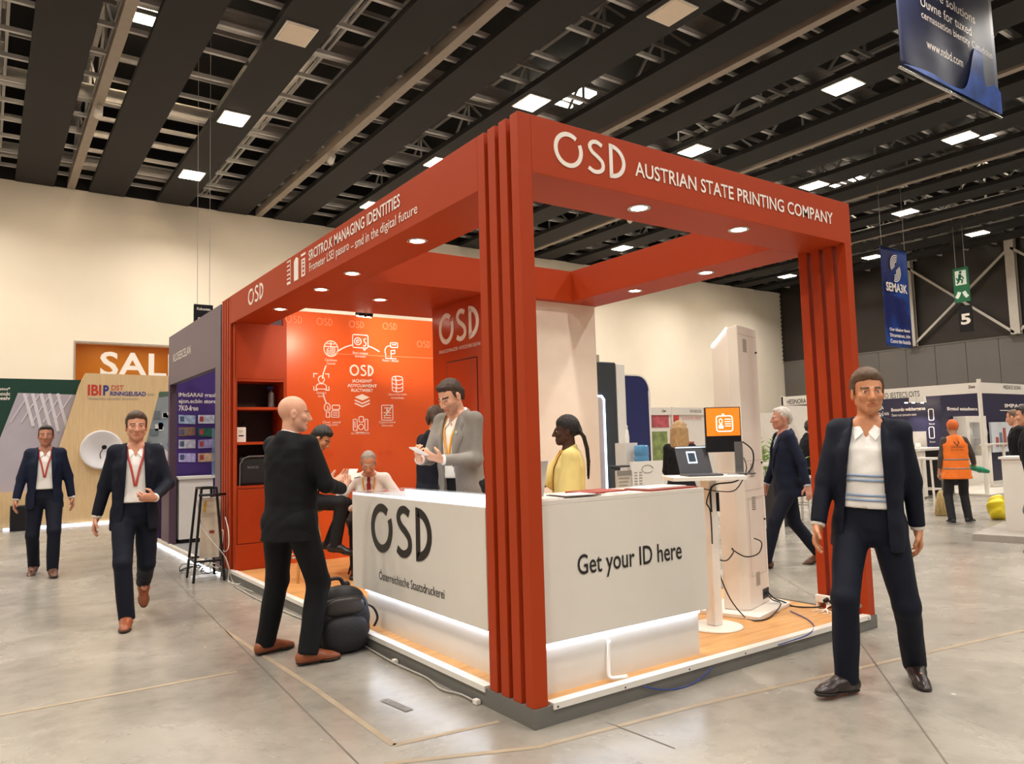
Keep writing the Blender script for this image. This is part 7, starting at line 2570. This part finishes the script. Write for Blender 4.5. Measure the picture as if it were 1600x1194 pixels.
gm = person('tall man in grey suit with orange lanyard reading his phone at the counter', (0.86, 2.06, HP), gh, 1.89,
            pose(hip=(0, 0, 0.915), lean=4, head=(-6, 30), handR=(0.10, 0.35, 1.135), handL=(-0.075, 0.30, 1.13), elbowR=(0.6, -0.8, -0.5), elbowL=(-0.55, -0.8, -0.6),
                 gripR=dict(d=(-0.45, 0.75, 0.5), n=(-0.6, -0.35, 0.6), curl=0.55), gripL=dict(d=(0.6, 0.75, 0.28), n=(0.45, -0.35, 0.8), curl=0.42)),
            dict(name='grey', skin=skin_mats('grey', '#dfa98c', '#3c2b20', '#c4957c'), beard=True, hair=hairmat('brown2', '#3c2b20'), volume=0.003, jacket=M_GREYSUIT, trousers=M_CHARC, shirt=M_WSHIRT, shoes=M_BROWN,
                 opening=[(-0.3, 0.075), (0.0, 0.055), (0.2, 0.05), (0.5, 0.062), (0.7, 0.07)], lanyard=M_LANY, badge=False, after=grey_extra, shoulder=0.162), res=0.0085, fres=0.0042)
gr_ = Vector((gh[1], -gh[0], 0))
gf_ = Vector((gh[0], gh[1], 0))
pz = Vector((0.86, 2.06, HP)) + gf_ * 0.45 * 1.06 + Vector((0, 0, 1.165 * 1.06))
o = G().obox(pz - gr_ * 0.035 - gf_ * 0.06, gr_ * 0.072, gf_ * 0.14 + Vector((0, 0, 0.06)), Vector((0, 0, 0.008))).obj('smartphone', mat('phone_white', '#f2e6e0', 0.3), bevel=0.003)
tag(o, 'white smartphone in the hands of the grey-suited man', 'phone')

# ---- woman in yellow
M_YELLOW = mat('pale_yellow_crepe', '#ecd98c', 0.7, var=0.04, bump=0.08, bscale=90)


def woman_extra(q):
    b = q['band']
    M_PIPE = mat('dark_piping', '#2a2018', 0.6)
    b('piping', [(-0.075, 0.52), (-0.05, 0.4), (-0.03, 0.25), (-0.02, 0.05), (-0.02, -0.05)], 0.008, M_PIPE, 0.022, P_SHIRT)
    b('piping', [(-0.15, 0.12), (-0.08, 0.04), (-0.02, -0.06)], 0.008, M_PIPE, 0.022, P_SHIRT)


WP = along(891, 700, 5.5)
person('woman in pale yellow blouse with long dark braids behind the ID counter', (WP.x, WP.y, HP), (-0.80, 0.52), 1.52,
       pose(lean=2, head=(0, 2), handR=(0.14, 0.42, 1.08), handL=(-0.22, 0.12, 0.86), gripR=dict(d=(-0.1, 0.95, 0.1), n=(-0.7, 0, -0.6), curl=0.3), elbowR=(0.5, -0.6, -0.7)),
       dict(name='woman', skin=skin_mats('woman', '#4a2c20', '#120e0d'), hair=hairmat('jet', '#15100f'), hairstyle='pony', volume=0.012, shirt=M_YELLOW, blouse=True, tucked=False, short_sleeve=True, trousers=M_CHARC, shoes=M_BLKSHOE,
            lanyard=M_LANY, badge_t=0.1, after=woman_extra, shoulder=0.16, grow=0.016, belt=False), res=0.010, fres=0.0052)

# ---- walkers on the left
person('distant walking man in navy suit and open white shirt at the far left', (-1.63, 7.56, 0), (-0.10, -1.0), 1.82,
       pose(hip=(0, 0.02, 0.905), footR=((0.10, -0.16, 0.10), -10, 14), footL=((-0.1, 0.2, 0.082), 8, 0), handR=(0.29, 0.1, 0.80), handL=(-0.28, 0.02, 0.84), head=(0, 2), elbowR=(0.6, -1, 0), elbowL=(-0.8, -1, 0)),
       dict(name='fl', skin=skin_mats('fl', '#b97f66', '#2a1d16'), hair=hairmat('dark', '#2a201a'), jacket=M_NAVYSUIT, trousers=M_NAVY2, shirt=M_WSHIRT, shoes=M_BROWN, opening=OPEN, lapels=True, lanyard=M_LANYR, badge=False), res=0.012, fres=0.0065)
person('walking man in dark navy jacket stepping toward us at the left', (-1.18, 4.03, 0), (-0.16, -1.0), 1.81,
       pose(hip=(0, 0.0, 0.90), footR=((0.05, 0.20, 0.082), -4, 0), footL=((-0.07, -0.42, 0.26), 4, 55), kneeL=(-0.05, 1, 0), handR=(0.30, -0.02, 0.80), handL=(-0.14, 0.26, 1.02), elbowL=(-0.7, -0.8, -0.3), lean=2, head=(4, 2),
            gripL=dict(d=(0.8, 0.5, 0.1), n=(0.2, -0.8, 0.3), curl=0.6)),
       dict(name='wl', skin=skin_mats('wl', '#cf9478', '#4a3324'), hair=hairmat('brown3', '#4a3526'), volume=0.008, jacket=M_NAVY2, trousers=M_NAVY2, shirt=M_WSHIRT, shoes=M_TAN, opening=OPEN, lanyard=M_LANYR, badge=False), res=0.0105, fres=0.0055)

# ---- big walker on the right
fr_, ff_ = at(1316, 1088, Z=0), at(1430, 1066, Z=0)
wh = unit((-0.86, -0.50, 0))
wr3 = np.array([wh[1], -wh[0], 0])
wc = Vector((0.5 * fr_.x + 0.5 * ff_.x, 0.5 * fr_.y + 0.5 * ff_.y, 0))


f1, f2 = loc2(fr_, wc, wh), loc2(ff_, wc, wh)
person('large walking man in navy suit, white striped shirt and dark brown shoes at the right', tuple(wc), wh, 1.82,
       pose(hip=(0.0, 0.02, 0.895), footR=((f1[0] - 0.03, f1[1] - 0.04, 0.09), -42, -4), footL=((f2[0], f2[1] - 0.02, 0.10), 12, 10), lean=2, side=-3, twist=-8, head=(12, 2), handR=(0.26, 0.12, 0.86), handL=(-0.24, -0.06, 0.84), elbowR=(0.5, -1, 0), elbowL=(-0.5, -1, 0)),
       dict(name='wr', skin=skin_mats('wr', '#c98a64', '#553a26'), hair=hairmat('brown4', '#5a412c'), volume=0.012, jacket=M_NAVY2, trousers=M_NAVY2, shirt=M_WSHIRT, shoes=M_DKSHOE, opening=[(-0.3, 0.125), (0.05, 0.105), (0.3, 0.09), (0.5, 0.072), (0.7, 0.07)], throat=True,
            after=lambda q: [q['band']('shirt_stripe', [(-0.13, t), (0.0, t), (0.13, t)], 0.012, mat('blue_stripe', '#8ca0bd', 0.7, var=0), 0.003, P_SHIRT) for t in (0.13, 0.155, 0.235, 0.26)]), res=0.009, fres=0.0046)

# ---- grey-haired walker behind the right post
person('grey-haired man in navy suit walking behind the right red post', (4.92, 1.96, 0), (-0.82, 0.57), 1.78,
       pose(hip=(0, 0, 0.89), footR=((0.09, -0.33, 0.11), -8, 16), footL=((-0.09, 0.32, 0.085), 4, -3), handR=(0.26, 0.16, 0.84), handL=(-0.27, -0.10, 0.86), lean=3, head=(0, 2)),
       dict(name='gw', skin=skin_mats('gw', '#c9907a', '#b5aca4'), hair=hairmat('white', '#c2b9ae'), jacket=M_NAVYSUIT, trousers=M_NAVY2, shirt=M_BSHIRT, shoes=M_BROWN), res=0.0115, fres=0.006)
# ---- blonde visitor in black
bl = along(1062, 700, 8.9)
person('long-haired blonde visitor in black coat behind the laptop table', (bl.x, bl.y, 0), (0.75, 0.66), 1.62,
       pose(lean=8, head=(0, 8), handR=(0.15, 0.3, 1.05), handL=(-0.12, 0.3, 1.05)),
       dict(name='bl', skin=skin_mats('bl', '#d9a98a', '#a98a5e'), hair=hairmat('blonde', '#b08c5c'), hairstyle='long', volume=0.026, jacket=suit_mat('black_coat', '#0c0b0d'), trousers=M_BLKSUIT, shoes=M_BLKSHOE, front=False, hem=-0.15), res=0.012, fres=0.007)
# ---- seated visitor at the high table behind the right post
sv = along(1256, 740, 12.2)
white_stool('bar_stool', sv.x, sv.y, 'white bar stool under the seated visitor by the right post', h=0.76)
person('dark-haired man in black suit seated at the white high table', (sv.x, sv.y, 0), (0.86, -0.50), 1.74,
       pose(hip=(0, 0.02, 0.88), footR=((0.10, 0.36, 0.42), 0, 0), footL=((-0.1, 0.30, 0.42), 0, 0), kneeR=(0, 1, 0.6), kneeL=(0, 1, 0.6), lean=14, head=(-6, 4), handR=(0.14, 0.44, 1.16), handL=(-0.12, 0.42, 1.16)),
       dict(name='sv', skin=skin_mats('sv', '#9c6a50', '#2c211c'), hair=hairmat('dark2', '#3a2e28'), jacket=M_BLKSUIT, trousers=M_BLKSUIT, shirt=M_BSHIRT, shoes=M_BLKSHOE, hem=-0.05, opening=OPEN), res=0.014, fres=0.0075)

# ---- cleaner in orange vest with broom
M_VEST = mat('orange_hivis', '#f2761c', 0.6, var=0.04, emit=0.06)
M_REFL = mat('grey_reflective_tape', '#8d8078', 0.35, 0.3)
M_SLEEVE = mat('dark_patterned_knit', '#4a4340', 0.8, var=0.3, scale=30)
vp = at(1500, 818, Z=0)
vh = unit((0.72, 0.62, 0))


def vest_extra(q):
    c_, r_, f_, u_ = q['c'], q['r'], q['f'], q['u']
    PV = [(p[0], p[1] + 0.012, p[2] + 0.012, p[3]) for p in P_VEST]
    for t in (0.0, 0.15):
        F = Field(c_ - 0.3, c_ + 0.35, 0.014)
        F.func(loft(c_, r_, f_, u_, [(t, 0.0, 0.0, 0.0), (t + 0.035, 0.0, 0.0, 0.0)] if False else [(t, *[float(np.interp(t, [a[0] for a in P_VEST], [a[i] for a in P_VEST])) + (0.006 if i < 3 else 0) for i in (1, 2, 3)]), (t + 0.035, *[float(np.interp(t + 0.035, [a[0] for a in P_VEST], [a[i] for a in P_VEST])) + (0.006 if i < 3 else 0) for i in (1, 2, 3)])]), c_ - 0.3, c_ + 0.35, 0)
        link('reflective_band', F.mesh('reflective_band', M_REFL), q['root'])
    for sd, t, s_, h_ in ((1, 0.36, 'GARTENBAU', 0.035), (1, 0.32, 'Betriebe Wien', 0.022)):
        o_ = c_ + r_ * 0.1 * 1 - f_ * 0.157 + u_ * t
        text('vest_lettering', s_, c_ - r_ * 0.1 - f_ * 0.158 + u_ * t, r_ * 0.2, u_ * h_, M_INK, q['root'], 0.002)
    g_ = G()
    g_.ribbon([(0.0, 0.0), (0.03, 0.05), (0.01, 0.08)], 0.012, c_ - f_ * 0.158 + u_ * 0.40, r_, u_, 0.002)
    g_.ribbon([(0.0, 0.0), (-0.03, 0.04), (-0.05, 0.07)], 0.012, c_ - f_ * 0.158 + u_ * 0.40, r_, u_, 0.002)
    g_.obj('vest_emblem', M_INK, q['root'])


P_VEST = [(-0.16, 0.235, 0.165, -0.005), (0.0, 0.215, 0.155, 0.0), (0.15, 0.2, 0.145, 0.0), (0.3, 0.2, 0.145, 0.0), (0.42, 0.195, 0.132, -0.005), (0.5, 0.17, 0.105, -0.012), (0.545, 0.1, 0.085, -0.018)]
person('cleaner in orange high-visibility vest and orange cap with green glove, seen from behind', (vp.x, vp.y, 0), vh, 1.60,
       pose(hip=(0, 0, 0.91), footR=((0.16, 0.08, 0.082), -40, 0), footL=((-0.13, -0.06, 0.082), 6, 0), handR=(0.38, 0.22, 0.86), handL=(-0.27, 0.06, 0.74), head=(8, 6), elbowR=(0.9, -0.6, -0.2),
            gripR=dict(d=(0.8, 0.3, -0.35), n=(-0.3, 0.5, -0.5), curl=0.3)),
       dict(name='vest', skin=skin_mats('vest', '#b98a6c', '#3a2a20'), hair=mat('orange_cap_cloth', '#d8682a', 0.7, var=0.06, bump=0.1), hairstyle='cap', volume=0.014, jacket=M_VEST, jacket_name='vest', sleeveless=True, sleeves=M_SLEEVE, profile=P_VEST, hem=-0.16, front=False,
            trousers=mat('black_leggings', '#18181c', 0.8), shoes=mat('black_trainer', '#1b1b1e', 0.5), sole=mat('white_sole', '#e2ddd6', 0.5), leg=1.02, after=vest_extra, belt=False), res=0.012, fres=0.0065)
# green glove on the right hand
gr3 = np.array([vh[1], -vh[0], 0])
gp = Vector((vp.x, vp.y, 0)) + Vector(gr3) * 0.36 + Vector((vh[0], vh[1], 0)) * 0.2
F = Field((-0.2, -0.12, -0.12), (0.24, 0.12, 0.12), 0.011)
F.cone((-0.12, 0, 0.04), (0.03, 0, 0), 0.045, 0.042, 0.02)
F.cone((0.03, 0, 0), (0.16, 0, -0.035), 0.05, 0.03, 0.02, flat=(0, 1, 0), fk=1.3)
F.cone((0.04, 0.03, 0), (0.12, 0.06, 0.0), 0.018, 0.013, 0.01)
o = link('rubber_glove', F.mesh('rubber_glove', mat('green_rubber', '#1f8c66', 0.4)))
o.location = (gp.x, gp.y, 0.80)
o.rotation_euler = (0, 0, math.atan2(gr3[1] * 0.9 + vh[1] * 0.3, gr3[0] * 0.9 + vh[0] * 0.3))
tag(o, 'green rubber glove worn by the cleaner in orange', 'glove')
# broom with dustpan
bq = at(1470, 806, Z=0)
br2 = thing('broom', 'straw broom hanging from the hand of the cleaner in orange', 'broom', (bq.x, bq.y, 0), local=True)
G().cyl((0.12, 0, 0.3), (0.2, 0.02, 0.95), 0.014, n=10).obj('broom_handle', mat('green_grey_handle', '#6e7262', 0.5), br2)
G().lathe([(0.02, 0.42), (0.06, 0.36), (0.085, 0.25), (0.12, 0.02), (0.1, 0.0)], (0.06, 0, 0.0), 16).obj('broom_head', mat('straw', '#b39a68', 0.85, var=0.25, scale=30, bump=0.6, bscale=150, stretch=(1, 1, 0.1)), br2)
G().lathe([(0.055, 0.0), (0.065, 0.03), (0.06, 0.07), (0.02, 0.09)], (0.11, 0, 0.34), 14).obj('broom_collar', mat('dark_olive', '#4b4d3c', 0.6), br2)

# ---- men at the right edge
m1 = along(1600, 740, 10.9)
person('man in black suit standing behind the white counter at the right edge', (m1.x, m1.y, 0.085), (-0.5, 0.86), 1.64,
       pose(lean=5, head=(-30, 12)),
       dict(name='r1', skin=skin_mats('r1', '#cf967a', '#5a4030'), hair=hairmat('brown5', '#6b4f3c'), hairstyle='receding', jacket=M_BLKSUIT, trousers=M_BLKSUIT, shirt=M_WSHIRT, shoes=M_BLKSHOE), res=0.013, fres=0.0065)
m2 = along(1624, 740, 8.6)
person('visitor in black jacket and grey trousers cut off by the right edge', (m2.x, m2.y, 0.0), (-0.3, 0.95), 1.72,
       pose(lean=6, head=(0, 10)),
       dict(name='r2', skin=skin_mats('r2', '#cf967a', '#5a4030'), hair=hairmat('dark', '#2a201a'), jacket=M_BLKSUIT, trousers=suit_mat('grey_trousers', '#77757c'), shirt=M_WSHIRT, shoes=M_BLKSHOE, hem=-0.06), res=0.013, fres=0.0075)
